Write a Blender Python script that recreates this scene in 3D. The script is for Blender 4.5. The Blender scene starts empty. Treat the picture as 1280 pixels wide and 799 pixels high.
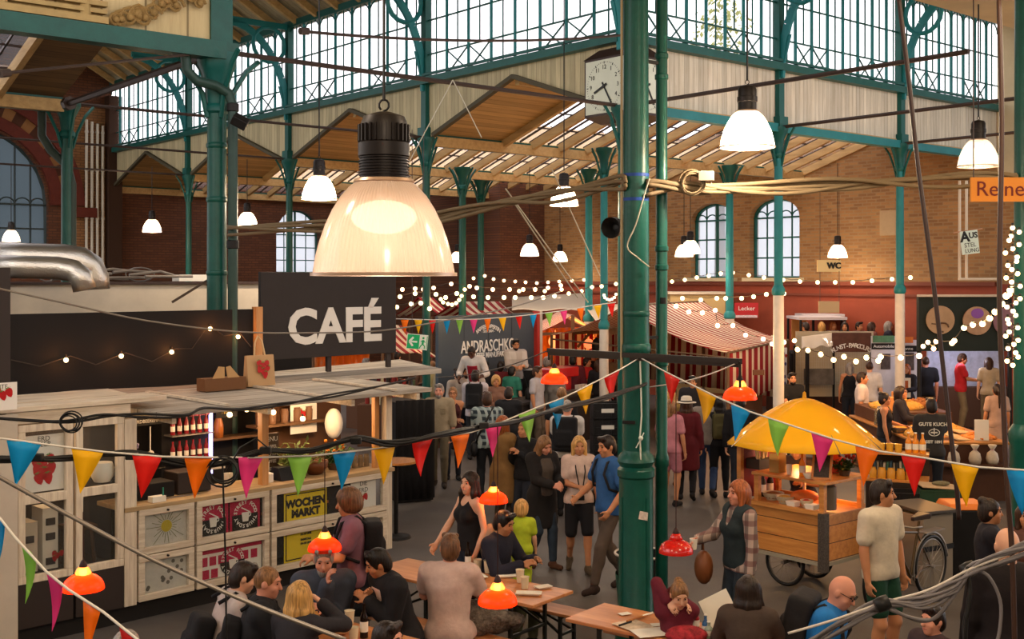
import bpy, bmesh, math, random
import numpy as np
from mathutils import Vector, Matrix, Euler
random.seed(7)
SC = bpy.context.scene
COL = SC.collection
PI = math.pi
FPX, CX, HY, CH = 1459.0, 640.0, 350.0, 3.6        # focal length in pixels, centre column, horizon row, eye height
def P(px, py, Y):
 return Vector(((px-CX)/FPX*Y, Y, CH-(py-HY)/FPX*Y))
def Gz(px, py, z=0.0):
 Y = (CH-z)*FPX/(py-HY)
 return Vector(((px-CX)/FPX*Y, Y, z))
def XY(px, Y, z=0.0):
 return Vector(((px-CX)/FPX*Y, Y, z))
ANG = math.radians(40.1)
UD = Vector((math.cos(ANG), math.sin(ANG), 0)); VD = Vector((-math.sin(ANG), math.cos(ANG), 0))
def UV(u, v, z=0.0):
 return UD*u+VD*v+Vector((0, 0, z))
def dirv(deg):
 """unit vector, degrees clockwise from straight ahead of the camera"""
 a = math.radians(deg); return Vector((math.sin(a), math.cos(a), 0))
ZUP = Vector((0, 0, 1))
# ------------------------------------------------------------------ materials
def lin(c):
 if isinstance(c, str):
  c = c.lstrip('#'); c = [int(c[i:i+2], 16)/255 for i in (0, 2, 4)]
  return tuple(x/12.92 if x <= .04045 else ((x+.055)/1.055)**2.4 for x in c)
 return tuple(c[:3])
MATS = {}
class NT:
 def __init__(s, m):
  s.t = m.node_tree; s.n = s.t.nodes; s.l = s.t.links
 def add(s, typ, **kw):
  n = s.n.new(typ)
  for k, v in kw.items():
   if k.startswith('i_'):
    n.inputs[k[2:].replace('_', ' ')].default_value = v
   else:
    setattr(n, k, v)
  return n
 def link(s, a, b): s.l.new(a, b)
def mat(name, col, rough=.6, metal=0., var=0., vscale=6., bump=0., bscale=40., emit=None, estr=0., spec=.28, alpha=None, trans=0., coat=0.):
 if name in MATS: return MATS[name]
 m = bpy.data.materials.new(name); m.use_nodes = True; MATS[name] = m
 t = NT(m); b = t.n['Principled BSDF']; c = lin(col)
 b.inputs['Base Color'].default_value = (*c, 1)
 b.inputs['Roughness'].default_value = rough; b.inputs['Metallic'].default_value = metal
 b.inputs['Specular IOR Level'].default_value = spec
 if coat: b.inputs['Coat Weight'].default_value = coat
 if trans: b.inputs['Transmission Weight'].default_value = trans
 if emit:
  b.inputs['Emission Color'].default_value = (*lin(emit), 1); b.inputs['Emission Strength'].default_value = estr
 if var or bump:
  tc = t.add('ShaderNodeTexCoord')
 if var:
  nz = t.add('ShaderNodeTexNoise', i_Scale=vscale, i_Detail=5., i_Roughness=.65)
  t.link(tc.outputs['Object'], nz.inputs['Vector'])
  mr = t.add('ShaderNodeMapRange'); mr.inputs['From Min'].default_value = .3; mr.inputs['From Max'].default_value = .7
  mr.inputs['To Min'].default_value = 1-var; mr.inputs['To Max'].default_value = 1+var*.6
  t.link(nz.outputs['Fac'], mr.inputs['Value'])
  mx = t.add('ShaderNodeVectorMath', operation='SCALE'); mx.inputs[0].default_value = c
  t.link(mr.outputs['Result'], mx.inputs['Scale']); t.link(mx.outputs['Vector'], b.inputs['Base Color'])
 if bump:
  n2 = t.add('ShaderNodeTexNoise', i_Scale=bscale, i_Detail=4.)
  t.link(tc.outputs['Object'], n2.inputs['Vector'])
  bp = t.add('ShaderNodeBump', i_Strength=bump, i_Distance=.02)
  t.link(n2.outputs['Fac'], bp.inputs['Height']); t.link(bp.outputs['Normal'], b.inputs['Normal'])
 return m
def wood(name, c1, c2, axis='X', scale=1., rough=.6, plank=0., gap='#1a1008', paxis='Y'):
 """grain along AXIS; planks of width PLANK metres along PAXIS"""
 if name in MATS: return MATS[name]
 m = bpy.data.materials.new(name); m.use_nodes = True; MATS[name] = m
 t = NT(m); b = t.n['Principled BSDF']; b.inputs['Roughness'].default_value = rough
 tc = t.add('ShaderNodeTexCoord'); mp = t.add('ShaderNodeMapping')
 sc = {'X': (1.2, 14, 14), 'Y': (14, 1.2, 14), 'Z': (14, 14, 1.2)}[axis]
 mp.inputs['Scale'].default_value = tuple(x*scale for x in sc)
 t.link(tc.outputs['Object'], mp.inputs['Vector'])
 nz = t.add('ShaderNodeTexNoise', i_Scale=1.0, i_Detail=6., i_Roughness=.7); t.link(mp.outputs['Vector'], nz.inputs['Vector'])
 rp = t.add('ShaderNodeValToRGB'); rp.color_ramp.elements[0].position = .35; rp.color_ramp.elements[1].position = .68
 rp.color_ramp.elements[0].color = (*lin(c1), 1); rp.color_ramp.elements[1].color = (*lin(c2), 1)
 t.link(nz.outputs['Fac'], rp.inputs['Fac']); out = rp.outputs['Color']
 if plank:
  sp = t.add('ShaderNodeSeparateXYZ'); t.link(tc.outputs['Object'], sp.inputs[0])
  dv = t.add('ShaderNodeMath', operation='DIVIDE'); t.link(sp.outputs[paxis], dv.inputs[0]); dv.inputs[1].default_value = plank
  fr = t.add('ShaderNodeMath', operation='FRACT'); t.link(dv.outputs[0], fr.inputs[0])
  lt = t.add('ShaderNodeMath', operation='LESS_THAN'); t.link(fr.outputs[0], lt.inputs[0]); lt.inputs[1].default_value = .05
  fl = t.add('ShaderNodeMath', operation='FLOOR'); t.link(dv.outputs[0], fl.inputs[0])
  wn = t.add('ShaderNodeTexWhiteNoise', noise_dimensions='1D'); t.link(fl.outputs[0], wn.inputs['W'])
  mr = t.add('ShaderNodeMapRange'); mr.inputs['To Min'].default_value = .8; mr.inputs['To Max'].default_value = 1.12
  t.link(wn.outputs['Value'], mr.inputs['Value'])
  vs = t.add('ShaderNodeVectorMath', operation='SCALE'); t.link(out, vs.inputs[0]); t.link(mr.outputs['Result'], vs.inputs['Scale'])
  mx = t.add('ShaderNodeMix', data_type='RGBA'); t.link(lt.outputs[0], mx.inputs['Factor'])
  t.link(vs.outputs['Vector'], mx.inputs['A']); mx.inputs['B'].default_value = (*lin(gap), 1); out = mx.outputs['Result']
 t.link(out, b.inputs['Base Color'])
 return m
def brick(name, c1, c2, mortar, w=.25, h=.075, axes='XZ', rough=.85, msize=.012):
 if name in MATS: return MATS[name]
 m = bpy.data.materials.new(name); m.use_nodes = True; MATS[name] = m
 t = NT(m); b = t.n['Principled BSDF']; b.inputs['Roughness'].default_value = rough
 tc = t.add('ShaderNodeTexCoord'); sp = t.add('ShaderNodeSeparateXYZ'); cb = t.add('ShaderNodeCombineXYZ')
 t.link(tc.outputs['Object'], sp.inputs[0]); t.link(sp.outputs[axes[0]], cb.inputs[0]); t.link(sp.outputs[axes[1]], cb.inputs[1])
 bt = t.add('ShaderNodeTexBrick'); t.link(cb.outputs[0], bt.inputs['Vector'])
 bt.inputs['Color1'].default_value = (*lin(c1), 1); bt.inputs['Color2'].default_value = (*lin(c2), 1); bt.inputs['Mortar'].default_value = (*lin(mortar), 1)
 bt.inputs['Scale'].default_value = 1.; bt.inputs['Mortar Size'].default_value = msize; bt.inputs['Brick Width'].default_value = w; bt.inputs['Row Height'].default_value = h
 nz = t.add('ShaderNodeTexNoise', i_Scale=.9, i_Detail=4.); t.link(tc.outputs['Object'], nz.inputs['Vector'])
 mr = t.add('ShaderNodeMapRange'); mr.inputs['To Min'].default_value = .65; mr.inputs['To Max'].default_value = 1.3; t.link(nz.outputs['Fac'], mr.inputs['Value'])
 vs = t.add('ShaderNodeVectorMath', operation='SCALE'); t.link(bt.outputs['Color'], vs.inputs[0]); t.link(mr.outputs['Result'], vs.inputs['Scale'])
 t.link(vs.outputs['Vector'], b.inputs['Base Color'])
 bp = t.add('ShaderNodeBump', i_Strength=.5, i_Distance=.02); bp.invert = True; t.link(bt.outputs['Fac'], bp.inputs['Height']); t.link(bp.outputs['Normal'], b.inputs['Normal'])
 return m
def stripes(name, ca, cb, axis, period, duty=.5, rough=.8, translucent=.3):
 if name in MATS: return MATS[name]
 m = bpy.data.materials.new(name); m.use_nodes = True; MATS[name] = m
 t = NT(m); b = t.n['Principled BSDF']; b.inputs['Roughness'].default_value = rough
 tc = t.add('ShaderNodeTexCoord'); sp = t.add('ShaderNodeSeparateXYZ'); t.link(tc.outputs['UV'], sp.inputs[0])
 dv = t.add('ShaderNodeMath', operation='DIVIDE'); t.link(sp.outputs[axis], dv.inputs[0]); dv.inputs[1].default_value = period
 fr = t.add('ShaderNodeMath', operation='FRACT'); t.link(dv.outputs[0], fr.inputs[0])
 lt = t.add('ShaderNodeMath', operation='LESS_THAN'); t.link(fr.outputs[0], lt.inputs[0]); lt.inputs[1].default_value = duty
 mx = t.add('ShaderNodeMix', data_type='RGBA'); t.link(lt.outputs[0], mx.inputs['Factor'])
 mx.inputs['A'].default_value = (*lin(ca), 1); mx.inputs['B'].default_value = (*lin(cb), 1)
 t.link(mx.outputs['Result'], b.inputs['Base Color'])
 if translucent:
  tr = t.add('ShaderNodeBsdfTranslucent'); t.link(mx.outputs['Result'], tr.inputs['Color'])
  ms = t.add('ShaderNodeMixShader'); ms.inputs[0].default_value = translucent
  t.link(b.outputs[0], ms.inputs[1]); t.link(tr.outputs[0], ms.inputs[2]); t.link(ms.outputs[0], t.n['Material Output'].inputs['Surface'])
 return m
def plaid(name, base, line1, line2, period=.09):
 if name in MATS: return MATS[name]
 m = bpy.data.materials.new(name); m.use_nodes = True; MATS[name] = m
 t = NT(m); b = t.n['Principled BSDF']; b.inputs['Roughness'].default_value = .85
 tc = t.add('ShaderNodeTexCoord'); sp = t.add('ShaderNodeSeparateXYZ'); t.link(tc.outputs['Object'], sp.inputs[0])
 ad = t.add('ShaderNodeMath', operation='ADD'); t.link(sp.outputs['X'], ad.inputs[0]); t.link(sp.outputs['Y'], ad.inputs[1])
 res = None; prev = None
 for src, col in ((ad.outputs[0], line1), (sp.outputs['Z'], line2)):
  dv = t.add('ShaderNodeMath', operation='DIVIDE'); t.link(src, dv.inputs[0]); dv.inputs[1].default_value = period
  fr = t.add('ShaderNodeMath', operation='FRACT'); t.link(dv.outputs[0], fr.inputs[0])
  lt = t.add('ShaderNodeMath', operation='LESS_THAN'); t.link(fr.outputs[0], lt.inputs[0]); lt.inputs[1].default_value = .42
  ml = t.add('ShaderNodeMath', operation='MULTIPLY'); t.link(lt.outputs[0], ml.inputs[0]); ml.inputs[1].default_value = .62
  mx = t.add('ShaderNodeMix', data_type='RGBA'); t.link(ml.outputs[0], mx.inputs['Factor'])
  if prev is None: mx.inputs['A'].default_value = (*lin(base), 1)
  else: t.link(prev, mx.inputs['A'])
  mx.inputs['B'].default_value = (*lin(col), 1); prev = mx.outputs['Result']
 t.link(prev, b.inputs['Base Color'])
 return m
def glassy(name, col, tr=.6, transl=.25, rough=.1, gloss=.15):
 """thin pane: transparent + translucent + gloss"""
 if name in MATS: return MATS[name]
 m = bpy.data.materials.new(name); m.use_nodes = True; MATS[name] = m
 t = NT(m); t.n.remove(t.n['Principled BSDF']); c = (*lin(col), 1)
 a = t.add('ShaderNodeBsdfTransparent'); a.inputs[0].default_value = c
 b = t.add('ShaderNodeBsdfTranslucent'); b.inputs[0].default_value = c
 d = t.add('ShaderNodeBsdfDiffuse'); d.inputs[0].default_value = c
 g = t.add('ShaderNodeBsdfGlossy'); g.inputs['Roughness'].default_value = rough
 m1 = t.add('ShaderNodeMixShader'); m1.inputs[0].default_value = .5; t.link(b.outputs[0], m1.inputs[1]); t.link(d.outputs[0], m1.inputs[2])
 m2 = t.add('ShaderNodeMixShader'); m2.inputs[0].default_value = tr; t.link(m1.outputs[0], m2.inputs[1]); t.link(a.outputs[0], m2.inputs[2])
 fr = t.add('ShaderNodeFresnel'); fr.inputs[0].default_value = 1.45
 ml = t.add('ShaderNodeMath', operation='MULTIPLY'); ml.inputs[1].default_value = gloss*5; ml.use_clamp = True; t.link(fr.outputs[0], ml.inputs[0])
 m3 = t.add('ShaderNodeMixShader'); t.link(ml.outputs[0], m3.inputs[0]); t.link(m2.outputs[0], m3.inputs[1]); t.link(g.outputs[0], m3.inputs[2])
 t.link(m3.outputs[0], t.n['Material Output'].inputs['Surface'])
 return m
def emis(name, col, s):
 if name in MATS: return MATS[name]
 m = bpy.data.materials.new(name); m.use_nodes = True; MATS[name] = m
 t = NT(m); t.n.remove(t.n['Principled BSDF'])
 e = t.add('ShaderNodeEmission'); e.inputs[0].default_value = (*lin(col), 1); e.inputs[1].default_value = s
 t.link(e.outputs[0], t.n['Material Output'].inputs['Surface'])
 return m
# ------------------------------------------------------------------ mesh builder
def frame(d):
 d = d.normalized(); a = ZUP if abs(d.z) < .95 else Vector((1, 0, 0))
 x = a.cross(d).normalized(); return x, d.cross(x).normalized(), d
class MB:
 def __init__(s): s.v = []; s.f = []; s.mi = []; s.uv = None
 def addv(s, pts): n = len(s.v); s.v.extend(tuple(p) for p in pts); return n
 def face(s, idx, m=0): s.f.append(tuple(idx)); s.mi.append(m)
 def poly(s, pts, m=0): n = s.addv(pts); s.face(range(n, n+len(pts)), m)
 def hexa(s, b, t, m=0):
  """closed block from bottom ring B and top ring T"""
  k = len(b); n = s.addv(b); s.addv(t)
  s.face([n+i for i in reversed(range(k))], m); s.face([n+k+i for i in range(k)], m)
  for i in range(k):
   j = (i+1) % k; s.face((n+i, n+j, n+k+j, n+k+i), m)
 def box(s, c, size, rz=0., R=None, m=0):
  c = Vector(c); R = R or Matrix.Rotation(rz, 3, 'Z'); x, y, z = (q/2 for q in size)
  f = lambda sx, sy, sz: c+R @ Vector((sx*x, sy*y, sz*z))
  s.hexa([f(-1, -1, -1), f(1, -1, -1), f(1, 1, -1), f(-1, 1, -1)], [f(-1, -1, 1), f(1, -1, 1), f(1, 1, 1), f(-1, 1, 1)], m)
 def bar(s, a, b, w, h, m=0, up=None):
  """rectangular bar from A to B, W across and H along UP"""
  a = Vector(a); b = Vector(b); d = (b-a).normalized(); up = Vector(up) if up else (ZUP if abs(d.z) < .95 else Vector((1, 0, 0)))
  x = d.cross(up).normalized()*w/2; y = x.cross(d).normalized()*h/2
  s.hexa([a-x-y, a+x-y, a+x+y, a-x+y][::-1], [b-x-y, b+x-y, b+x+y, b-x+y][::-1], m)
 def slab(s, pts, th, nrm=None, m=0):
  """planar polygon given thickness along its normal"""
  pts = [Vector(p) for p in pts]
  if nrm is None:
   nrm = (pts[1]-pts[0]).cross(pts[2]-pts[0])
  nrm = Vector(nrm).normalized()*th
  s.hexa(pts, [p+nrm for p in pts], m)
 def cyl(s, a, b, r0, r1=None, n=12, m=0, caps=True):
  a = Vector(a); b = Vector(b); r1 = r0 if r1 is None else r1; x, y, d = frame(b-a)
  k = s.addv([a+(x*math.cos(2*PI*i/n)+y*math.sin(2*PI*i/n))*r0 for i in range(n)]); s.addv([b+(x*math.cos(2*PI*i/n)+y*math.sin(2*PI*i/n))*r1 for i in range(n)])
  for i in range(n): j = (i+1) % n; s.face((k+i, k+j, k+n+j, k+n+i), m)
  if caps: s.face([k+i for i in reversed(range(n))], m); s.face([k+n+i for i in range(n)], m)
 def tube(s, pts, r, n=8, m=0, closed=False):
  pts = [Vector(p) for p in pts]; N = len(pts); rs = r if isinstance(r, (list, tuple)) else [r]*N
  ref = None; k0 = len(s.v)
  for i, p in enumerate(pts):
   if closed: d = pts[(i+1) % N]-pts[i-1]
   else: d = pts[min(i+1, N-1)]-pts[max(i-1, 0)]
   d = d.normalized() if d.length > 1e-9 else ZUP
   if ref is None: x, y, _ = frame(d)
   else:
    x = ref-d*ref.dot(d); x = x.normalized() if x.length > 1e-6 else frame(d)[0]; y = d.cross(x)
   ref = x
   s.addv([p+(x*math.cos(2*PI*q/n)+y*math.sin(2*PI*q/n))*rs[i] for q in range(n)])
  for i in range(N if closed else N-1):
   a = k0+i*n; b = k0+((i+1) % N)*n
   for q in range(n): w = (q+1) % n; s.face((a+q, a+w, b+w, b+q), m)
  if not closed:
   s.face([k0+q for q in reversed(range(n))], m); s.face([k0+(N-1)*n+q for q in range(n)], m)
 def lathe(s, prof, o=(0, 0, 0), n=24, m=0, d=None):
  """profile [(r, z)] turned about the axis D through O"""
  o = Vector(o); x, y, d = frame(Vector(d)) if d is not None else (Vector((1, 0, 0)), Vector((0, 1, 0)), ZUP)
  k = len(s.v); N = len(prof)
  for r, z in prof: s.addv([o+d*z+(x*math.cos(2*PI*i/n)+y*math.sin(2*PI*i/n))*max(r, 1e-5) for i in range(n)])
  for q in range(N-1):
   for i in range(n):
    j = (i+1) % n; a = k+q*n; s.face((a+i, a+j, a+n+j, a+n+i), m)
 def ball(s, c, r, n=12, k=8, m=0, R=None):
  c = Vector(c); rr = r if isinstance(r, (tuple, list)) else (r, r, r); R = R or Matrix.Identity(3); q0 = len(s.v)
  s.addv([c+R @ Vector((0, 0, -rr[2]))])
  for j in range(1, k):
   t = -PI/2+PI*j/k
   s.addv([c+R @ Vector((rr[0]*math.cos(t)*math.cos(2*PI*i/n), rr[1]*math.cos(t)*math.sin(2*PI*i/n), rr[2]*math.sin(t))) for i in range(n)])
  e = s.addv([c+R @ Vector((0, 0, rr[2]))])
  for i in range(n): s.face((q0, q0+1+(i+1) % n, q0+1+i), m)
  for j in range(k-2):
   a = q0+1+j*n
   for i in range(n): w = (i+1) % n; s.face((a+i, a+w, a+n+w, a+n+i), m)
  a = q0+1+(k-2)*n
  for i in range(n): s.face((a+i, a+(i+1) % n, e), m)
 def sheet(s, grid, m=0, uvs=None):
  """rows of points -> quads"""
  k = len(s.v); R = len(grid); C = len(grid[0])
  for row in grid: s.addv(row)
  for i in range(R-1):
   for j in range(C-1): s.face((k+i*C+j, k+i*C+j+1, k+(i+1)*C+j+1, k+(i+1)*C+j), m)
 def build(s, name, mats, parent=None, smooth=False, world=True, uvf=None, bevel=0., solid=0., subd=0, rz=None):
  me = bpy.data.meshes.new(name); v = s.v
  o = bpy.data.objects.new(name, me); COL.objects.link(o)
  if parent is not None:
   o.parent = parent
   if world:
    mw = wmat(parent).inverted(); v = [tuple(mw @ Vector(p)) for p in v]
  else:
   a = np.array(v); lo = a.min(0); hi = a.max(0); c = Vector(((lo[0]+hi[0])/2, (lo[1]+hi[1])/2, lo[2]))
   o.location = c
   if rz is None: v = [(p[0]-c.x, p[1]-c.y, p[2]-c.z) for p in v]
   else:
    o.rotation_euler = (0, 0, rz); Ri = Matrix.Rotation(-rz, 3, 'Z'); v = [tuple(Ri @ (Vector(p)-c)) for p in v]
  me.from_pydata(v, [], s.f); mats = mats if isinstance(mats, (list, tuple)) else [mats]
  for q in mats: me.materials.append(q)
  if len(mats) > 1: me.polygons.foreach_set('material_index', s.mi)
  if uvf:
   ul = me.uv_layers.new(name='UVMap'); sv = s.v
   for lp in me.loops: ul.data[lp.index].uv = uvf(Vector(sv[lp.vertex_index]))
  if smooth: me.polygons.foreach_set('use_smooth', [True]*len(me.polygons))
  if smooth == 'auto':
   bm = bmesh.new(); bm.from_mesh(me)
   for e in bm.edges:
    if len(e.link_faces) == 2 and e.calc_face_angle(0) > .7: e.smooth = False
   bm.to_mesh(me); bm.free()
  me.update()
  if solid: md = o.modifiers.new('solid', 'SOLIDIFY'); md.thickness = solid; md.offset = 0
  if bevel: md = o.modifiers.new('bevel', 'BEVEL'); md.width = bevel; md.segments = 2; md.limit_method = 'ANGLE'
  if subd: md = o.modifiers.new('sub', 'SUBSURF'); md.levels = subd; md.render_levels = subd
  return o
WM = {}
def wmat(o):
 m = o.matrix_basis.copy() if o.name not in WM else WM[o.name]
 p = o.parent
 while p is not None: m = p.matrix_basis @ m; p = p.parent
 return m
def tag(o, label, cat, group=None, kind=None):
 o['label'] = label; o['category'] = cat
 if group: o['group'] = group
 if kind: o['kind'] = kind
 return o
def struct(o, label=None, cat=None):
 o['kind'] = 'structure'
 if label: o['label'] = label
 if cat: o['category'] = cat
 return o
def thing(name, label, cat, loc=(0, 0, 0), rz=0., group=None):
 o = bpy.data.objects.new(name, None); COL.objects.link(o); o.empty_display_size = .1
 o.location = loc; o.rotation_euler = (0, 0, rz); tag(o, label, cat, group)
 return o
def dup(root, loc=None, rz=None, label=None, group=None, scale=None):
 def cp(o, par):
  c = o.copy(); COL.objects.link(c); c.parent = par
  for ch in list(o.children): cp(ch, c)
  return c
 r = cp(root, None)
 if loc is not None: r.location = loc
 if rz is not None: r.rotation_euler = (0, 0, rz)
 if scale is not None: r.scale = (scale,)*3
 if label: r['label'] = label
 if group: r['group'] = group
 return r
def text(s, size, name, m, parent, M, ext=.004, off=0., align='CENTER', shear=0., sx=1., world=True, spacing=1.):
 """lettering as a mesh; M places the x-y text plane in the world"""
 cu = bpy.data.curves.new('t', 'FONT'); cu.body = s; cu.size = size; cu.extrude = ext; cu.offset = off; cu.align_x = align; cu.align_y = 'CENTER'; cu.shear = shear; cu.space_character = spacing
 cu.resolution_u = 3
 o = bpy.data.objects.new('t', cu); COL.objects.link(o); bpy.context.view_layer.update()
 dg = bpy.context.evaluated_depsgraph_get(); me = bpy.data.meshes.new_from_object(o.evaluated_get(dg)); bpy.data.objects.remove(o)
 L = Matrix.Diagonal((sx, 1, 1, 1))
 if parent is not None and world: M = wmat(parent).inverted() @ M
 me.transform(M @ L); me.materials.clear(); me.materials.append(m); me.name = name
 ob = bpy.data.objects.new(name, me); COL.objects.link(ob); ob.parent = parent
 return ob
def facem(o, right, up=ZUP):
 """4x4 with x=right, y=up, z=normal towards the viewer"""
 r = Vector(right).normalized(); u = Vector(up); u = (u-r*u.dot(r)).normalized(); n = r.cross(u)
 return Matrix(((r.x, u.x, n.x, o[0]), (r.y, u.y, n.y, o[1]), (r.z, u.z, n.z, o[2]), (0, 0, 0, 1)))
def sag(a, b, s, n=16):
 a = Vector(a); b = Vector(b)
 return [a.lerp(b, t/n)-ZUP*(s*4*(t/n)*(1-t/n)) for t in range(n+1)]
def light(name, typ, loc, e, col, size=.05, **kw):
 d = bpy.data.lights.new(name, typ); d.energy = e; d.color = lin(col) if isinstance(col, str) else col
 if typ in ('POINT', 'SPOT'): d.shadow_soft_size = size
 for k, v in kw.items(): setattr(d, k, v)
 o = bpy.data.objects.new(name, d); COL.objects.link(o); o.location = loc
 return o
# ================================================================== the hall
U0, U1, V0, V1 = 6.83, 14.17, 13.9, 36.6      # nave running away to the left: between U0 and U1; V1 its end wall
BV, BU, UE, VN = 5.675, 4.25, 26.9, 7.7        # bays; end wall of the nave running away to the right; its near side
ZE, ZR, ZT = 6.54, 7.69, 9.8                   # eaves beam, sill rail and top of the clerestory
TEAL = mat('teal_paint', '#10524c', .42, var=.18, vscale=3)
TEAL2 = mat('teal_paint_light', '#1d7478', .45, var=.15, vscale=3)
GREENC = mat('green_column_paint', '#0b4a40', .36, var=.22, vscale=4, bump=.15, bscale=25)
WHITEC = mat('white_column_paint', '#c9c2b6', .5, var=.1)
DARKM = mat('dark_steel', '#1b1a1a', .5, metal=.3)
GREYM = mat('grey_steel', '#6d6660', .45, metal=.7)
RODM = mat('rod_steel', '#453a36', .5, metal=.4)
CREAM = mat('cream_plaster', '#c6b795', .8, var=.12, vscale=1.5)
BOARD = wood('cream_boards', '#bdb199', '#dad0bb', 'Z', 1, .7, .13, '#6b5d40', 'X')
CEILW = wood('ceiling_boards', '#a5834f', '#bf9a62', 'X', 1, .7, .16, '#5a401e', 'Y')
RAFT = wood('rafter_wood', '#a68654', '#c4a36c', 'Y', .7, .7)
BRICKR = brick('buff_brick', '#9c7243', '#7c5731', '#8d7350', .27, .085, 'YZ')
BRICKL = brick('brown_brick', '#6a3d22', '#56301a', '#4a2c1a', .27, .085, 'XZ')
RED = mat('red_dado', '#8a3f2a', .7, var=.15, vscale=1)
FLOORM = mat('asphalt_floor', '#57524e', .55, var=.3, vscale=.7, bump=.15, bscale=60)
PANE = glassy('clerestory_glass', '#f6f4f8', .9, gloss=.03)
PANEW = glassy('window_glass', '#a9aeb4', .42, gloss=.05)
# floor
b = MB(); b.poly([UV(-9, -8), UV(27.2, -8), UV(27.2, 37), UV(-9, 37)]); struct(b.build('floor', FLOORM))
def arched_wall(mb, pt, s0, s1, z0, z1, wins, dep=.4, n=12, ke=1.):
 """flat wall with round-headed openings (centre, width, sill, spring) and their reveals"""
 cur = s0
 for c, w, sill, spr in sorted(wins):
  a, e = c-w/2, c+w/2; r = w/2
  mb.poly([pt(cur, z0, 0), pt(a, z0, 0), pt(a, z1, 0), pt(cur, z1, 0)])
  mb.poly([pt(a, z0, 0), pt(e, z0, 0), pt(e, sill, 0), pt(a, sill, 0)])
  arc = [(c-r*math.cos(PI*i/n), spr+r*ke*math.sin(PI*i/n)) for i in range(n+1)]
  for (p, q) in zip(arc, arc[1:]):
   mb.poly([pt(p[0], p[1], 0), pt(q[0], q[1], 0), pt(q[0], z1, 0), pt(p[0], z1, 0)])
  ring = [(a, sill), (a, spr)]+arc[1:-1]+[(e, spr), (e, sill)]
  for p, q in zip(ring, ring[1:]+ring[:1]):
   mb.poly([pt(p[0], p[1], 0), pt(p[0], p[1], dep), pt(q[0], q[1], dep), pt(q[0], q[1], 0)])
  cur = e
 mb.poly([pt(cur, z0, 0), pt(s1, z0, 0), pt(s1, z1, 0), pt(cur, z1, 0)])
def arched_window(name, pt, c, w, sill, spr, dep=.25, vm=4, hm=4, pane=None, fm=None, tw=.07, ke=1.):
 r = w/2; o = MB(); n = 14
 arc = [(c-r*math.cos(PI*i/n), spr+r*ke*math.sin(PI*i/n)) for i in range(n+1)]
 ring = [(c-r, sill)]+arc+[(c+r, sill)]
 pts = [pt(s, z, dep) for s, z in ring]
 o.tube(pts, tw*.8, 5, closed=True)
 root = o.build(name, fm or TEAL); struct(root)
 m = MB()
 for k in range(1, vm):
  s = c-r+w*k/vm; zt = spr+ke*math.sqrt(max(r*r-(s-c)**2, 0)); th = tw if k == vm//2 and vm % 2 == 0 else tw*.45
  m.bar(pt(s, sill, dep), pt(s, zt, dep), th, th)
 for k in range(1, hm):
  z = sill+(spr-sill)*k/(hm-1); m.bar(pt(c-r, z, dep), pt(c+r, z, dep), tw*1.6 if k == hm-1 else tw*.4, tw*.5)
 for k in range(vm):
  s = c-r+w*(k+.5)/vm; q = w/vm/2
  m.tube([pt(s-q*math.cos(PI*i/8), spr+q*.9*math.sin(PI*i/8), dep) for i in range(9)], tw*.22, 5)
 m.build('muntin', fm or TEAL, root)
 p = MB(); p.poly([pt(s, z, dep+.02) for s, z in ring]); p.build('pane', pane or PANEW, root)
 return root
# ---- end wall of the right-hand nave and the low hall: buff brick over a red dado
ptR = lambda s, z, d: UV(UE+d, s, z)
b = MB(); WR = [(20.45, 1.72, 3.66, 5.37), (22.72, 1.62, 3.66, 5.37)]
arched_wall(b, ptR, V0, 30.2, 3.5, 7.9, WR, ke=.62)
struct(b.build('wall_right', BRICKR, rz=ANG))
b = MB(); b.poly([UV(UE, V0, 0), UV(UE, 30.2, 0), UV(UE, 30.2, 3.5), UV(UE, V0, 3.5)]); struct(b.build('wall_right_dado', RED, rz=ANG))
b = MB(); b.bar(UV(UE-.06, V0, 3.5), UV(UE-.06, 30.2, 3.5), .12, .1); b.bar(UV(UE-.04, V0, 3.2), UV(UE-.04, 30.2, 3.2), .06, .06); struct(b.build('trim_1', mat('dado_rail', '#6e3524', .6)))
arched_window('window_1', ptR, *WR[0], ke=.62, tw=.09); arched_window('window_2', ptR, *WR[1], ke=.62, tw=.09)
b = MB()
for c, w, si, sp in WR: b.bar(UV(UE-.05, c-w/2-.15, si-.05), UV(UE-.05, c+w/2+.15, si-.05), .25, .1)
struct(b.build('trim_2', CREAM))
b = MB(); b.slab([UV(UE-.02, 17.05, 4.75), UV(UE-.02, 16.5, 4.75), UV(UE-.02, 16.5, 5.4), UV(UE-.02, 17.05, 5.4)], .03); tag(b.build('wall_plaque', mat('plaque_stone', '#a08a6a', .8, var=.1)), 'blank pale square stone panel let into the buff brick wall', 'plaque')
# nave end wall (cream plaster with a tall arched window)
b = MB(); WN = [(11.6, 3.4, 5.9, 7.6)]
arched_wall(b, ptR, VN-1.5, V0, 5.6, 12, WN); struct(b.build('wall_nave_end', CREAM, rz=ANG))
b = MB(); b.poly([UV(UE, VN-1.5, 3.5), UV(UE, V0, 3.5), UV(UE, V0, 5.6), UV(UE, VN-1.5, 5.6)]); struct(b.build('wall_nave_end_brick', BRICKR, rz=ANG))
b = MB(); b.poly([UV(UE, VN-1.5, 0), UV(UE, V0, 0), UV(UE, V0, 3.5), UV(UE, VN-1.5, 3.5)]); struct(b.build('wall_nave_end_dado', RED, rz=ANG))
arched_window('window_3', ptR, *WN[0], vm=6, hm=4)
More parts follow.
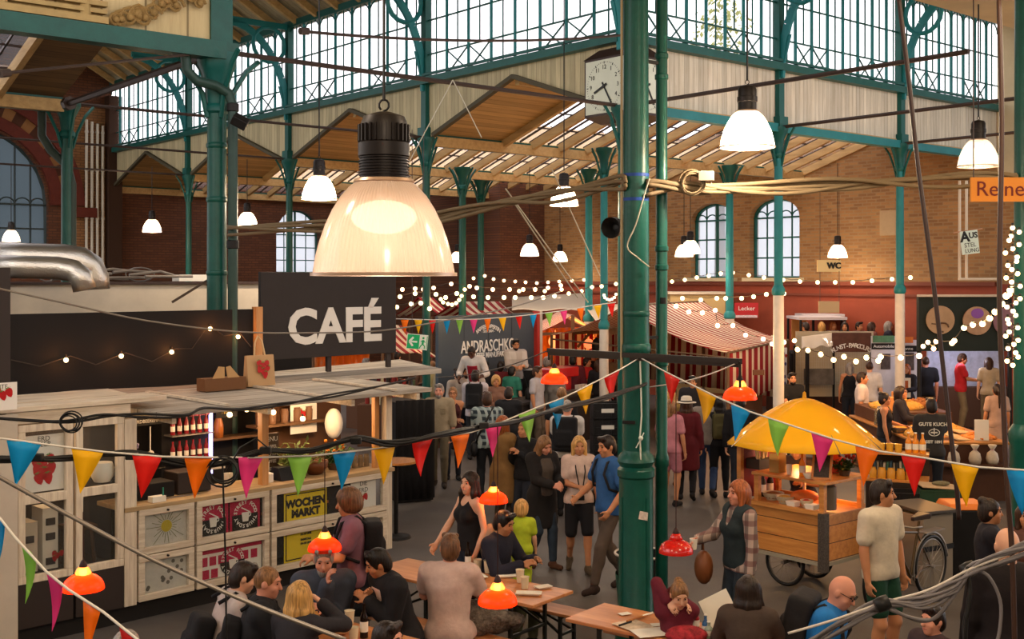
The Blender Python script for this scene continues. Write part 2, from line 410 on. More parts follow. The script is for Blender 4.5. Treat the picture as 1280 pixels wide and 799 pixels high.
# ---- far brown brick wall of the left-hand nave and low hall
ptL = lambda s, z, d: UV(s, V1+d, z)
b = MB(); WL = [(20.9, 1.75, 3.85, 5.2), (9.9, 4.6, 3.7, 5.9)]
arched_wall(b, ptL, U0-.3, U1, 0, 12, WL[1:]); arched_wall(b, ptL, U0-8, U0-.3, 0, 7.7, []); arched_wall(b, ptL, U1, UE, 0, 7.7, WL[:1]); struct(b.build('wall_left', BRICKL, rz=ANG))
arched_window('window_4', ptL, *WL[0]); 
DG = glassy('dark_glass', '#3a4348', .3, gloss=.05)
arched_window('window_5', ptL, *WL[1], vm=10, hm=4, pane=DG, fm=mat('dark_window_frame', '#24302f', .5), tw=.1)
# inner corner block between the two brick walls
b = MB(); b.poly([UV(UE, 30.2, 0), UV(24.9, 30.2, 0), UV(24.9, 30.2, 8), UV(UE, 30.2, 8)]); b.poly([UV(24.9, 30.2, 0), UV(24.9, V1, 0), UV(24.9, V1, 8), UV(24.9, 30.2, 8)])
struct(b.build('wall_corner', BRICKL, rz=ANG))
# arch surround of the big left window: red voussoir rings with a light band
b = MB(); c, w, si, sp = WL[1]
for r0, r1, d, mi in ((w/2+.05, w/2+.4, .16, 0), (w/2+.4, w/2+.75, .1, 1), (w/2+.75, w/2+1.05, .2, 0)):
 n = 28
 for i in range(n):
  a0, a1 = PI*i/n, PI*(i+1)/n; mi2 = mi if mi == 0 or i % 2 else 2
  f = lambda r, a, q: UV(c-r*math.cos(a), V1-q, sp+r*math.sin(a))
  b.hexa([f(r0, a0, 0), f(r0, a1, 0), f(r1, a1, 0), f(r1, a0, 0)], [f(r0, a0, d), f(r0, a1, d), f(r1, a1, d), f(r1, a0, d)], mi2)
b.box(UV(c+w/2+.95, V1-.15, sp-.2), (.9, .3, .3), ANG, m=0)
struct(b.build('trim_3', [mat('arch_red', '#5e2417', .7, var=.2), mat('arch_buff', '#8b6138', .8), mat('arch_dark', '#4a2a1a', .8)]))
# buff brick panel, pilaster and white pipes at the end of the left clerestory
b = MB(); b.poly([UV(12.9, V1-.06, 3), UV(13.95, V1-.06, 3), UV(13.95, V1-.06, 9), UV(12.9, V1-.06, 9)]); struct(b.build('wall_left_panel', brick('light_brick', '#9a6b40', '#85582f', '#6b4a2c', .27, .085, 'XZ'), rz=ANG))
b = MB(); b.box(UV(14.15, V1-.2, 4.7), (.42, .4, 9.4), ANG); struct(b.build('wall_left_pilaster', mat('brown_pilaster', '#3a2416', .8)))
PIPEW = mat('white_pipe_paint', '#c8bfae', .5)
for k in range(4):
 b = MB(); q = UV(13.3+k*.17, V1-.2, 0); b.tube([q+ZUP*3.0, q+ZUP*(8.6-.05*k)], .045, 8)
 for z in (4, 5.5, 7, 8.2): b.cyl(q+ZUP*z, q+ZUP*(z+.06), .06, n=8)
 tag(b.build('white_riser_pipe', PIPEW, smooth='auto'), 'white painted vertical pipe in the cluster of four beside the brown pilaster', 'pipe', 'white riser pipes')
# ---- cast-iron columns
def column(name, u, v, ztop, r, label, zpaint=None, w=None, cap=True, group=None):
 t = thing(name, label, 'column', w if w is not None else UV(u, v), ANG, group); t['kind'] = 'thing'
 zp = zpaint or 0.
 b = MB()
 if zp:
  c = MB(); c.lathe([(0, 0), (r*1.9, 0), (r*1.9, .25), (r*1.35, .4), (r*1.25, .5), (r*1.2, zp)], n=14); c.build('painted_base', WHITEC, t, 'auto', world=False)
  b.lathe([(r*1.2, zp), (r*1.5, zp+.03), (r*1.5, zp+.12), (r, zp+.2)], n=14)
 else: b.lathe([(0, 0), (r*2, 0), (r*2, .3), (r*1.4, .45)], n=14)
 b.lathe([(r, zp+.2), (r*1.02, zp+1.2), (r*.92, ztop-.55)], n=14)
 b.build('shaft', TEAL2 if zp else GREENC, t, 'auto', world=False)
 if cap:
  c = MB(); c.lathe([(r*.92, ztop-.6), (r*1.3, ztop-.56), (r*1.3, ztop-.5), (r*1.0, ztop-.46), (r*1.25, ztop-.25), (r*2.0, ztop-.1), (r*2.2, ztop-.06), (r*2.2, ztop), (0, ztop)], n=14)
  for k in range(4):
   a = PI/2*k; d = Vector((math.cos(a), math.sin(a), 0)); c.tube([d*r*.9+ZUP*(ztop-.75), d*r*1.6+ZUP*(ztop-.5), d*r*3+ZUP*(ztop-.2), d*r*4.4+ZUP*(ztop-.03)], r*.28, 5)
  c.build('capital', TEAL, t, 'auto', world=False)
 return t
names = ['first', 'second', 'third', 'fourth']
column('iron_column', U1, V0, ZE, .1, 'green iron column carrying the corner of the two clerestories behind the clock')
for k in range(1, 4): column('iron_column', U1, V0+BV*k, ZE, .085, 'slim green iron column, %s under the zigzag cream fascia from the clock' % names[k-1])
for j, nm in ((1, 'slim teal iron column with white base, first under the straight cream fascia after the clock'), (2, 'slim teal iron column with white base, second under the straight cream fascia after the clock')):
 column('iron_column', U1+BU*j, V0, ZE, .085, nm, 3.3)
column('iron_column', U0, V0+BV, ZE, .1, 'slim dark green iron column before the big arched window')
for px, Y, lab, zp in ((578, 30.5, 'slim green inner column, first behind the zigzag fascia column nearest the big lamp', 0), (601, 34, 'slim dark inner column, thinner one just beyond the far green inner column', 0),
 (736, 31, 'slim dark green inner column with white base behind the main green column', 2.5), (755, 26, 'slim teal inner column with white base just beside the main green column', 2.5), (912, 30, 'slim teal inner column with white base between the two arched windows', 2.6)):
 column('iron_column', 0, 0, ZE, .1 if Y > 28 else .085, lab, zp, XY(px, Y))
# upper posts and curved brackets of the clerestory
def bracket(base, dirn, lab):
 t = thing('roof_bracket', lab, 'bracket', base, math.atan2(dirn.y, dirn.x), 'curved roof brackets'); o = MB()
 o.box((0, 0, (ZT-ZE)/2), (.16, .16, ZT-ZE)); o.box((0, 0, .1), (.26, .26, .2)); o.build('post', TEAL, t, world=False)
 a = MB(); q = [Vector((.05+1.55*(1-math.cos(x)), 0, .95+2.2*math.sin(x))) for x in [PI/2*i/10 for i in range(11)]]
 for p0, p1 in zip(q, q[1:]): a.bar(p0, p1, .07, .16)
 a.slab([Vector((.05, -.02, .9)), Vector((.05, -.02, 1.7)), Vector((.3, -.02, 1.75)), Vector((.17, -.02, 1.3))], .04); a.build('brace', TEAL2, t, world=False)
 c = MB(); c.tube([Vector((.55+.42*math.cos(x), 0, 2.72+.42*math.sin(x))) for x in [2*PI*i/16 for i in range(16)]], .05, 6, closed=True)
 c.bar((0, 0, 3.2), (1.65, 0, 3.2), .07, .14); c.build('ring', TEAL2, t, world=False)
for k in range(4): bracket(UV(U1, V0+BV*k, ZE), -UD, 'curved green roof bracket, %s along the zigzag clerestory from the clock' % names[k])
for j in range(1, 3): bracket(UV(U1+BU*j, V0, ZE), -VD, 'curved teal roof bracket, %s along the straight clerestory from the clock' % names[j-1])
# ---- clerestory windows
wn = [6]
def clerestory(A, B, inn, n=8):
 d = (B-A); L = d.length; d.normalize(); q = lambda s, z, o=0.: A+d*s+ZUP*z+inn*o
 f = MB(); f.bar(q(0, ZR, .05), q(L, ZR, .05), .22, .14); f.bar(q(0, ZT), q(L, ZT), .14, .16); f.bar(q(0, ZR+.12, .12), q(L, ZR+.12, .12), .05, .05)
 root = f.build('window_%d' % wn[0], TEAL); struct(root); wn[0] += 1
 m = MB(); st = L/n
 for k in range(n+1):
  if 0 < k < n: m.bar(q(k*st, ZR), q(k*st, ZT), .05, .06)
 m.build('mullion', TEAL2, root)
 m = MB()
 for k in range(n): m.bar(q((k+.5)*st, ZR+(.0 if k in (0, 3, 4, 7) else .55)), q((k+.5)*st, ZT), .022, .03)
 for z in (ZR+.55, ZR+1.25): m.bar(q(0, z), q(L, z), .03, .03)
 for k in (1, 2, 5, 6):
  m.bar(q(k*st, ZR+.05), q((k+1)*st, ZR+.55), .025, .025); m.bar(q(k*st, ZR+.55), q((k+1)*st, ZR+.05), .025, .025)
 for k in range(n): m.tube([q((k+.5)*st-st/2*math.cos(PI*i/8), ZT-.32+.26*math.sin(PI*i/8)) for i in range(9)], .018, 5)
 m.build('glazing_bar', TEAL, root)
 m = MB(); m.poly([q(0, ZR, -.05), q(L, ZR, -.05), q(L, ZT, -.05), q(0, ZT, -.05)]); m.build('pane', PANE, root)
for k in range(4): clerestory(UV(U1, V0+BV*k), UV(U1, V0+BV*(k+1)), -UD)
for j in range(3): clerestory(UV(U1+BU*j, V0), UV(min(U1+BU*(j+1), UE), V0), -VD, 8)
# ---- fascias
b = MB()
for k in range(4):
 v = V0+BV*k; q = lambda s, z: UV(U1+.02, v+s, z)
 n = [q(0.08, ZR), q(0.08, ZE), q(.35, ZE+.05), q(BV/2, 7.45)]; b.slab([n[0], n[1], n[2], n[3], q(BV/2, ZR)], .05, UD)
 b.slab([q(BV/2, ZR), q(BV/2, 7.45), q(BV-.35, ZE+.05), q(BV-.08, ZE), q(BV-.08, ZR)], .05, UD)
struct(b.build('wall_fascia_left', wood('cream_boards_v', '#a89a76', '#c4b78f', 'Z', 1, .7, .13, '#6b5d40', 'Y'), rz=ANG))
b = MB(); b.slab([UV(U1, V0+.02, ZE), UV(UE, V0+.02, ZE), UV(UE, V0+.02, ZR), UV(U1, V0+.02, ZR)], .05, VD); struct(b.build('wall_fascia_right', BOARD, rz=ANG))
b = MB(); b.bar(UV(U1, V0, ZE-.02), UV(UE, V0, ZE-.02), .2, .16); struct(b.build('trim_4', TEAL2))
b = MB()
for k in range(4):
 v = V0+BV*k
 b.bar(UV(U1-.04, v+.3, ZE+.02), UV(U1-.04, v+BV/2, 7.42), .1, .08); b.bar(UV(U1-.04, v+BV/2, 7.42), UV(U1-.04, v+BV-.3, ZE+.02), .1, .08)
struct(b.build('trim_5', mat('gable_edge', '#4a4433', .7)))
# fascia of the near left block: beam, boards, moulding and the ornamented corner
b = MB(); b.bar(UV(-4, V0, ZE), UV(U0, V0, ZE), .24, .22); struct(b.build('trim_6', GREENC))
b = MB(); b.slab([UV(-4, V0+.05, ZE+.1), UV(U0, V0+.05, ZE+.1), UV(U0, V0+.05, 9.8), UV(-4, V0+.05, 9.8)], .05, VD)
struct(b.build('wall_fascia_near', wood('cream_panels', '#b09a6c', '#c9b383', 'Z', .6, .7, .55, '#7a6843', 'X'), rz=ANG))
b = MB(); MOLD = mat('moulding', '#a78d5b', .7, var=.15)
for z, h, d in ((ZE+.16, .08, .12), (ZE+.27, .05, .08), (ZE+.36, .06, .1)): b.bar(UV(-4, V0-d/2, z), UV(5.3, V0-d/2, z), d, h)
for i in range(10): b.bar(UV(-3.5+i*.95, V0-.05, ZE+.14), UV(-3.5+i*.95, V0-.05, ZE+.46), .08, .1)
struct(b.build('trim_7', MOLD))
b = MB(); rr = random.Random(3)
for i in range(16):
 u = 5.4+rr.random()*1.25; z = ZE+.2+((u-5.4)/1.25)**1.4*.95*rr.uniform(.4, 1); r = rr.uniform(.07, .16); q = UV(u, V0-.04, z)
 b.tube([q+UD*(r*(1-t/14)*math.cos(t*.75))+ZUP*(r*(1-t/14)*math.sin(t*.75)) for t in range(13)], .022, 5); b.ball(q-VD*.02, .045, 8, 6)
struct(b.build('trim_8', mat('ornament', '#8f7242', .7, var=.2)))
# roofs of the low halls: gabled bays, boarded near the fascia, glazed and raftered beyond
CEILSH = wood('shaded_ceiling_boards', '#5a4226', '#6e5331', 'X', 1, .7, .16, '#33220f', 'Y')  # the ceiling boards again, left block's shade put into darker tones
def low_roof(u0, u1, v, name, board, cm=None):
 zr, ze = 7.5, ZE+.05; vm = v+BV/2; ve = v+BV
 pt = lambda u, s, o=0.: UV(u, vm+(ve-vm)*s, zr+(ze-zr)*s+o)
 nb = lambda u, s, o=0.: UV(u, vm-(vm-v)*s, zr+(ze-zr)*s+o)
 w = MB(); a, e = board
 w.slab([pt(a, 0), pt(a, 1), pt(e, 1), pt(e, 0)], .05, (0, 0, 1)); w.slab([nb(u0, 0), nb(u1, 0), nb(u1, 1), nb(u0, 1)], .05, (0, 0, 1))
 root = struct(w.build('ceiling_'+name, cm or CEILW, rz=ANG))
 r = MB(); lo, hi = (e, u1) if a == u0 else (u0, a); n = max(int((hi-lo)/.8), 1)
 for i in range(n+1): u = lo+(hi-lo)*i/n; r.bar(pt(u, 0, -.06), pt(u, 1, -.06), .1, .18)
 r.bar(pt(u0, .97, -.15), pt(u1, .97, -.15), .12, .2); r.bar(pt(u0, .02, -.1), pt(u1, .02, -.1), .12, .2)
 r.build('rafter', RAFT, root)
 g = MB(); n2 = n*3
 for i in range(n2): u = lo+(hi-lo)*i/n2; g.bar(pt(u, 0, .06), pt(u, 1, .06), .03, .04)
 for s in (.25, .5, .75): g.bar(pt(lo, s, .06), pt(hi, s, .06), .03, .03)
 g.build('glazing_bar', RODM, root)
 g = MB(); g.poly([pt(lo, 0, .09), pt(lo, 1, .09), pt(hi, 1, .09), pt(hi, 0, .09)]); g.build('pane', PANE, root)
 h = MB(); h.bar(UV(u0, ve, ZE-.05), UV(u1, ve, ZE-.05), .18, .24); h.build('valley_beam', TEAL, root)
for k in range(4): low_roof(U1+.1, UE, V0+BV*k, 'low_hall_%d' % k, (U1+.1, U1+(2.3 if k else 2.0)))
low_roof(-4, U0-.1, V0, 'near_block', (5.7, U0-.1), CEILSH)
low_roof(-4, U0-.1, V0+BV, 'far_block', (-1, U0-.1), CEILSH)
# roofs of the two tall naves
NR = wood('nave_roof_boards', '#8f8467', '#a99d7b', 'X', 1, .7, .2, '#4a4230', 'Y')
b = MB(); um = (U0+U1)/2
for s in (U0-.3, U1+.3): b.slab([UV(s, V0, ZT), UV(s, V1, ZT), UV(um, V1, 12), UV(um, V0, 12)], .08, (0, 0, 1))
struct(b.build('ceiling_left_nave', NR, rz=ANG)); b = MB(); vm = (V0+VN)/2
for s in (VN-.3, V0+.3): b.slab([UV(-4, s, ZT), UV(UE, s, ZT), UV(UE, vm, 12), UV(-4, vm, 12)], .08, (0, 0, 1))
struct(b.build('ceiling_right_nave', wood('nave_roof_boards2', '#8f8467', '#a99d7b', 'Y', 1, .7, .2, '#4a4230', 'X'), rz=ANG))
b = MB()
for k in range(1, 14):
 u = U1+k*1.0
 if u < UE: b.bar(UV(u, V0, ZT+.02), UV(u, vm, 11.9), .1, .16); b.bar(UV(u, VN, ZT+.02), UV(u, vm, 11.9), .1, .16)
for k in range(0, 24): v = V0+.5+k*.95; b.bar(UV(U1, v, ZT+.02), UV(um, v, 11.9), .1, .16); b.bar(UV(U0, v, ZT+.02), UV(um, v, 11.9), .1, .16)
struct(b.build('ceiling_nave_rafters', RAFT))
# ---- tie rods across the naves
def rod(a, e, r, lab, s=0., m=None, n=2):
 o = MB(); o.tube(sag(a, e, s, 14) if s else [a, e], r, 6); o.cyl(a, Vector(a)+(Vector(e)-Vector(a)).normalized()*.12, r*2.2, n=8)
 tag(o.build('tie_rod', m or RODM, smooth='auto'), lab, 'tie rod', None, 'thing')
for k, nm in ((0, 'clock corner column'), (1, 'first slim column past the clock'), (2, 'second slim column past the clock'), (3, 'third slim column past the clock')):
 if k == 0: rod(UV(U1, V0, ZE), UV(U0, V0, ZE), .035, 'iron tie rod spanning the nave from the clock corner to the stout green column')
 else: rod(UV(U1, V0+BV*k, ZE), UV(U0, V0+BV*k, ZE), .028, 'iron tie rod spanning the nave from the %s' % nm)
for j, nm in ((0, 'just right of the clock'), (1, 'at the first white-based teal column'), (2, 'at the second white-based teal column')):
 rod(UV(U1+BU*j, V0, ZE), UV(U1+BU*j, VN, ZE), .035, 'iron tie rod spanning the nave starting %s' % nm)
rod(P(375, 39, 14), P(778, 44, 18), .02, 'long thin red-brown rod crossing before the zigzag clerestory glass', .1)
rod(P(0, 92, 12), P(258, 66, 15), .02, 'thin dark rod below the near green beam')
rod(P(84, 130, 18.5), P(262, 68, 15), .05, 'dark sloping strut between the slim dark column and the stout green column')
# the gallery side behind the viewpoint: ceiling and rear walls of the same hall
b = MB(); b.slab([UV(-9, -8, 7), UV(27, -8, 7), UV(27, VN, 7), UV(-9, VN, 7)], .1, (0, 0, 1)); struct(b.build('ceiling_gallery', CREAM))
b = MB(); b.poly([UV(-9, -8, 0), UV(-9, V1, 0), UV(-9, V1, 6.2), UV(-9, -8, 6.2)]); struct(b.build('wall_rear', CREAM)); b = MB(); b.poly([UV(-9, -8, 0), UV(27, -8, 0), UV(27, -8, 6.2), UV(-9, -8, 6.2)]); struct(b.build('wall_near', CREAM))
# a tree standing outside, seen through the clerestory
t = thing('tree', 'yellow-green tree crown outside the clerestory glass right of the clock', 'tree', XY(900, 52)); o = XY(900, 52); rg = random.Random(21); b = MB(); b.cyl(o, o+ZUP*13, .3, .15, 8); b.build('trunk', mat('bark', '#4a3a2a', .9), t); b = MB()
for k in range(420):
 c = o+Vector((rg.gauss(0, .55), rg.gauss(0, .6), 14.6+rg.gauss(0, 1.1))); w = Vector((rg.uniform(-1, 1), rg.uniform(-1, 1), rg.uniform(-1, 1))).normalized(); s = w.cross(ZUP).normalized()*.1; b.poly([c-w*.16, c+s, c+w*.16, c-s])
b.build('foliage', mat('tree_leaf', '#8a8f45', .7, var=.4, vscale=2), t)
# ================================================================== columns, pipes, clock, lamps, bunting, cables near the camera
RUBBER = mat('black_rubber', '#141313', .5)
STEELW = mat('steel_wire', '#8a827a', .4, metal=.6)
BEIGEP = mat('beige_conduit', '#a08c6a', .5)
# main column
MX = XY(795, 11.1)
t = thing('iron_column', 'stout bright green iron column in the centre with a knotted white string', 'column', MX); t['kind'] = 'thing'
b = MB(); b.lathe([(.0, 0), (.2, 0), (.2, .25), (.165, .3), (.162, 1.72)], MX, 24)
for k in range(4): a = 2*PI*k/4+.55; d = Vector((math.cos(a), math.sin(a), 0)); b.bar(MX+d*.162+ZUP*.35, MX+d*.162+ZUP*1.55, .012, .012, up=d)
b.build('pedestal', GREENC, t, 'auto')
for pr in ([(.16, 1.72), (.178, 1.74), (.178, 1.8), (.15, 1.83), (.18, 1.88), (.165, 1.93), (.135, 1.96), (.13, 2.0)], [(.125, 2.9), (.14, 2.92), (.14, 2.98), (.125, 3.0)], [(.122, 3.25), (.13, 3.26), (.13, 3.3), (.122, 3.31)]): b = MB(); b.lathe(pr, MX, 24); b.build('ring_moulding', GREENC, t, 'auto')
for z in (4.35, 4.58): b = MB(); b.lathe([(.124, z), (.126, z+.03)], MX, 24); b.build('blue_tape', mat('tape_blue', '#1c3f8a', .5), t, 'auto')
b = MB(); b.lathe([(.132, 1.95), (.125, 3.3), (.117, 6.6), (0, 6.6)], MX, 24); b.build('shaft', GREENC, t, 'auto')
b = MB(); b.tube([MX+Vector((-.14, -.02, 2.75)), MX+Vector((-.138, -.02, 6.6))], .013, 6); b.build('conduit', BEIGEP, t)
b = MB(); b.tube([P(800, 449, 10.97), P(801, 480, 10.96), P(802, 520, 10.95), P(800, 545, 10.94), P(801, 576, 10.94)], .008, 5); b.ball(P(801, 548, 10.93), .022, 8, 6); b.tube([P(801, 549, 10.93), P(795, 560, 10.93)], .006, 5); b.tube([P(801, 549, 10.93), P(805, 541, 10.93)], .006, 5); b.build('string', mat('white_string', '#c9cfc4', .8), t)
b = MB(); c = P(804, 645, 10.925); b.slab([c+Vector((-.045, 0, -.03)), c+Vector((.04, 0, -.045)), c+Vector((.045, 0, .03)), c+Vector((-.03, 0, .045))], .003, (0, -1, 0)); b.build('sticker', mat('sticker_pale', '#c9bdb4', .6, var=.3, vscale=40), t)
b = MB(); c = P(786, 528, 10.97); b.box(c, (.12, .01, .03), -.2); b.build('label_strip', DARKM, t)
# downpipe beside it
DX = XY(827, 11.22)
t = thing('downpipe', 'round green downpipe standing just beside the stout centre column', 'pipe', DX); t['kind'] = 'thing'
b = MB(); b.lathe([(0, 0), (.062, 0), (.06, 1.8), (.072, 1.82), (.072, 1.9), (.057, 1.94), (.055, 6.7), (0, 6.7)], DX, 18); b.build('pipe', GREENC, t, 'auto')
for z in (2.8, 3.72, 3.9, 5.55, 5.75): b = MB(); b.lathe([(.055, z-.03), (.066, z-.02), (.066, z+.02), (.055, z+.03)], DX, 18); b.build('collar', GREENC, t, 'auto')
for z in (3.05, 5.68): b = MB(); b.bar(MX+Vector((.1, 0, z)), DX+Vector((0, 0, z)), .03, .03); b.build('clamp', DARKM, t)
b = MB(); c = P(769, 284, 11.45); b.lathe([(0, -.1), (.06, -.1), (.1, .02), (.105, .1), (.09, .09), (.03, .0), (0, .0)], c, 18, d=(-.5, -.8, -.1)); b.bar(c, c+Vector((.14, -.1, .0)), .03, .03); tag(b.build('loudspeaker', RUBBER, smooth='auto'), 'black horn loudspeaker fixed behind the left edge of the centre column', 'loudspeaker')
# cross arm on the column
b = MB(); A, B = P(686, 438, 12.15), P(925, 452, 9.75); MXA = MX+Vector((0, -.16, 0)); b.bar(A, B, .05, .045); b.bar(A-ZUP*.02, B-ZUP*.02, .012, .06)
b.cyl(B, B-ZUP*.22, .012, n=6); b.cyl(A, A-ZUP*.1, .012, n=6); tag(b.build('cross_arm', mat('arm_iron', '#2c2622', .5, metal=.4)), 'dark iron arm fixed across the stout centre column, lamps at both ends', 'arm')
# second stout column and its pipe with an elbow
SX = XY(271, 15.15)
t = thing('iron_column', 'stout dark green iron column behind the black cafe wall, with capital', 'column', SX); t['kind'] = 'thing'
b = MB(); b.lathe([(0, 0), (.2, 0), (.2, .3), (.15, .4), (.132, .5), (.122, 6.0)], SX, 20)
for z in (3.65, 4.6, 5.3): b.lathe([(.122, z), (.136, z+.02), (.136, z+.06), (.122, z+.08)], SX, 20)
b.build('shaft', GREENC, t, 'auto')
b = MB(); b.lathe([(.122, 5.75), (.16, 5.78), (.16, 5.84), (.13, 5.88), (.15, 6.1), (.21, 6.3), (.25, 6.38), (.25, 6.54), (0, 6.54)], SX, 20)
for k in range(4):
 a = PI/2*k+ANG; d = Vector((math.cos(a), math.sin(a), 0)); b.tube([SX+d*.13+ZUP*5.7, SX+d*.2+ZUP*6.0, SX+d*.42+ZUP*6.35, SX+d*.6+ZUP*6.5], .035, 6)
b.build('capital', TEAL, t, 'auto')
b = MB(); b.box(SX+ZUP*7.2, (.3, .3, 1.3), ANG); b.box(SX+Vector((-.13, -.1, 7.2)), (.06, .06, 1.3), ANG); b.box(SX+ZUP*6.6, (.42, .42, .12), ANG); b.build('upper_post', GREENC, t)
EX = XY(291, 15.0)
t = thing('downpipe', 'dark downpipe with a swan-neck bend beside the stout dark green column', 'pipe', EX); t['kind'] = 'thing'
b = MB(); b.tube([EX, EX+ZUP*5.85, EX+Vector((-.05, 0, 6.0)), EX+Vector((-.2, -.1, 6.08)), EX+Vector((-.4, -.22, 6.12)), EX+Vector((-.52, -.25, 6.25)), EX+Vector((-.55, -.25, 6.55))], .065, 12); b.build('pipe', mat('downpipe_dark', '#243d36', .45, var=.15), t, 'auto')
for z in (5.76, 4.0): b = MB(); b.lathe([(.065, z), (.08, z+.01), (.08, z+.1), (.065, z+.11)], EX, 14); b.build('collar', DARKM, t, 'auto')
b = MB(); c = P(300, 152, 14.6); b.box(c, (.2, .16, .12), R=Euler((.5, .5, .2)).to_matrix()); b.bar(c, c+Vector((-.12, .3, .1)), .03, .03); tag(b.build('floodlight', DARKM, bevel=.01), 'small dark floodlight beside the swan-neck downpipe', 'floodlight')
TX = XY(90, 19.4)
b = MB(); b.tube([TX+ZUP*2.5, TX+ZUP*5.2, TX+Vector((-.08, 0, 5.5)), TX+Vector((-.35, 0, 5.75)), TX+Vector((-.5, 0, 6.0)), TX+Vector((-.5, 0, 6.4))], .07, 10); tag(b.build('downpipe', mat('downpipe_brown', '#2c3a32', .5), smooth='auto'), 'downpipe with a crooked brown top beside the slim column before the arched window', 'pipe', None, 'thing')
# right-hand column at the edge of the view
RXp = XY(1284, 12)
t = thing('iron_column', 'stout dark green iron column wrapped in fairy lights beside the food buffet', 'column', RXp); t['kind'] = 'thing'
b = MB(); b.lathe([(0, 0), (.2, 0), (.2, .3), (.17, .35), (.165, 1.9), (.18, 1.95), (.18, 2.05), (.135, 2.12)], RXp, 20); b.build('pedestal', GREENC, t, 'auto')
b = MB(); b.lathe([(.135, 2.1), (.12, 6.6), (0, 6.6)], RXp, 20); b.build('shaft', GREENC, t, 'auto')
# ---- clock
cs = .99; CP = P(782, 103, 19.5); C0 = Vector((CP.x, CP.y, 0)); cz = CP.z-cs/2
t = thing('station_clock', 'square white-faced hall clock in a brown case showing about twenty past eight', 'clock', C0+UD*cs/2+VD*cs/2+ZUP*cz, ANG)
b = MB(); h = cs/2; b.box((0, 0, cs/2), (cs, cs, cs)); b.hexa([Vector((x*h*1.04, y*h*1.04, cs)) for x, y in ((-1, -1), (1, -1), (1, 1), (-1, 1))], [Vector((x*h*.55, y*h*.55, cs+.22)) for x, y in ((-1, -1), (1, -1), (1, 1), (-1, 1))]); b.hexa([Vector((x*h*.6, y*h*.6, -.12)) for x, y in ((-1, -1), (1, -1), (1, 1), (-1, 1))], [Vector((x*h*1.02, y*h*1.02, 0)) for x, y in ((-1, -1), (1, -1), (1, 1), (-1, 1))])
b.box((0, 0, cs+.35), (.1, .1, .5)); b.build('case', mat('clock_case', '#3a2a24', .5), t, world=False)
FACE = mat('clock_face', '#c8ccb8', .35, var=.05); INK = mat('clock_ink', '#191b19', .5)
for sd in (0, 1):
 R = Matrix.Rotation(0 if sd else -PI/2, 4, 'Z')      # faces -Y (local) or -X (local)
 M = R @ facem((0, -h-.012, cs/2), (1, 0, 0))
 f = MB(); q = cs*.46; f.slab([M @ Vector((-q, -q, -.012)), M @ Vector((q, -q, -.012)), M @ Vector((q, q, -.012)), M @ Vector((-q, q, -.012))], .012, M.to_3x3() @ Vector((0, 0, 1)))
 fo = f.build('dial', FACE, t, world=False)
 f = MB()
 for k in range(60):
  a = 2*PI*k/60; r0, r1, w2 = (.385, .425, .016) if k % 5 == 0 else (.4, .42, .006)
  f.bar(M @ Vector((r0*math.sin(a), r0*math.cos(a), .003)), M @ Vector((r1*math.sin(a), r1*math.cos(a), .003)), w2, .003, up=M.to_3x3() @ Vector((0, 0, 1)))
 for ang, L, w2, z in ((150, .36, .03, .012), (247, .25, .038, .018)):
  a = math.radians(ang); f.bar(M @ Vector((-.08*math.sin(a), -.08*math.cos(a), z)), M @ Vector((L*math.sin(a), L*math.cos(a), z)), w2, .005, up=M.to_3x3() @ Vector((0, 0, 1)))
 f.cyl(M @ Vector((0, 0, .005)), M @ Vector((0, 0, .026)), .03, n=12); f.build('hands_and_marks', INK, fo, world=False)
 for k in range(1, 13):
  a = 2*PI*k/12; text(str(k), .105, 'numeral', INK, fo, M @ Matrix.Translation((.325*math.sin(a), .325*math.cos(a), .003)), .002, world=False)
# ---- big industrial pendant lamps
HOUS = mat('lamp_housing', '#1d1817', .45, metal=.3); ALU = mat('lamp_rim', '#b59a86', .35, metal=.6)
def prismatic(name, col, rib, tr, st=.55):
 m = glassy(name, col, tr, st, .15, .12); t = NT(m)
 tc = t.add('ShaderNodeTexCoord'); sp = t.add('ShaderNodeSeparateXYZ'); t.link(tc.outputs['Object'], sp.inputs[0])
 an = t.add('ShaderNodeMath', operation='ARCTAN2'); t.link(sp.outputs['X'], an.inputs[0]); t.link(sp.outputs['Y'], an.inputs[1])
 ml = t.add('ShaderNodeMath', operation='MULTIPLY'); ml.inputs[1].default_value = rib; t.link(an.outputs[0], ml.inputs[0])
 sn = t.add('ShaderNodeMath', operation='SINE'); t.link(ml.outputs[0], sn.inputs[0])
 bp = t.add('ShaderNodeBump', i_Strength=.6, i_Distance=.004); t.link(sn.outputs[0], bp.inputs['Height'])
 for n in t.n:
  if n.bl_idname in ('ShaderNodeBsdfGlossy', 'ShaderNodeBsdfTranslucent', 'ShaderNodeBsdfDiffuse'): t.link(bp.outputs[0], n.inputs['Normal'])
 return m
SHADE1 = prismatic('prismatic_shade_warm', '#d9bda6', 90, .3); SHADE2 = prismatic('prismatic_shade', '#f2ead8', 60, .25)
BULBW = emis('lamp_bulb', '#fff1e0', 6)
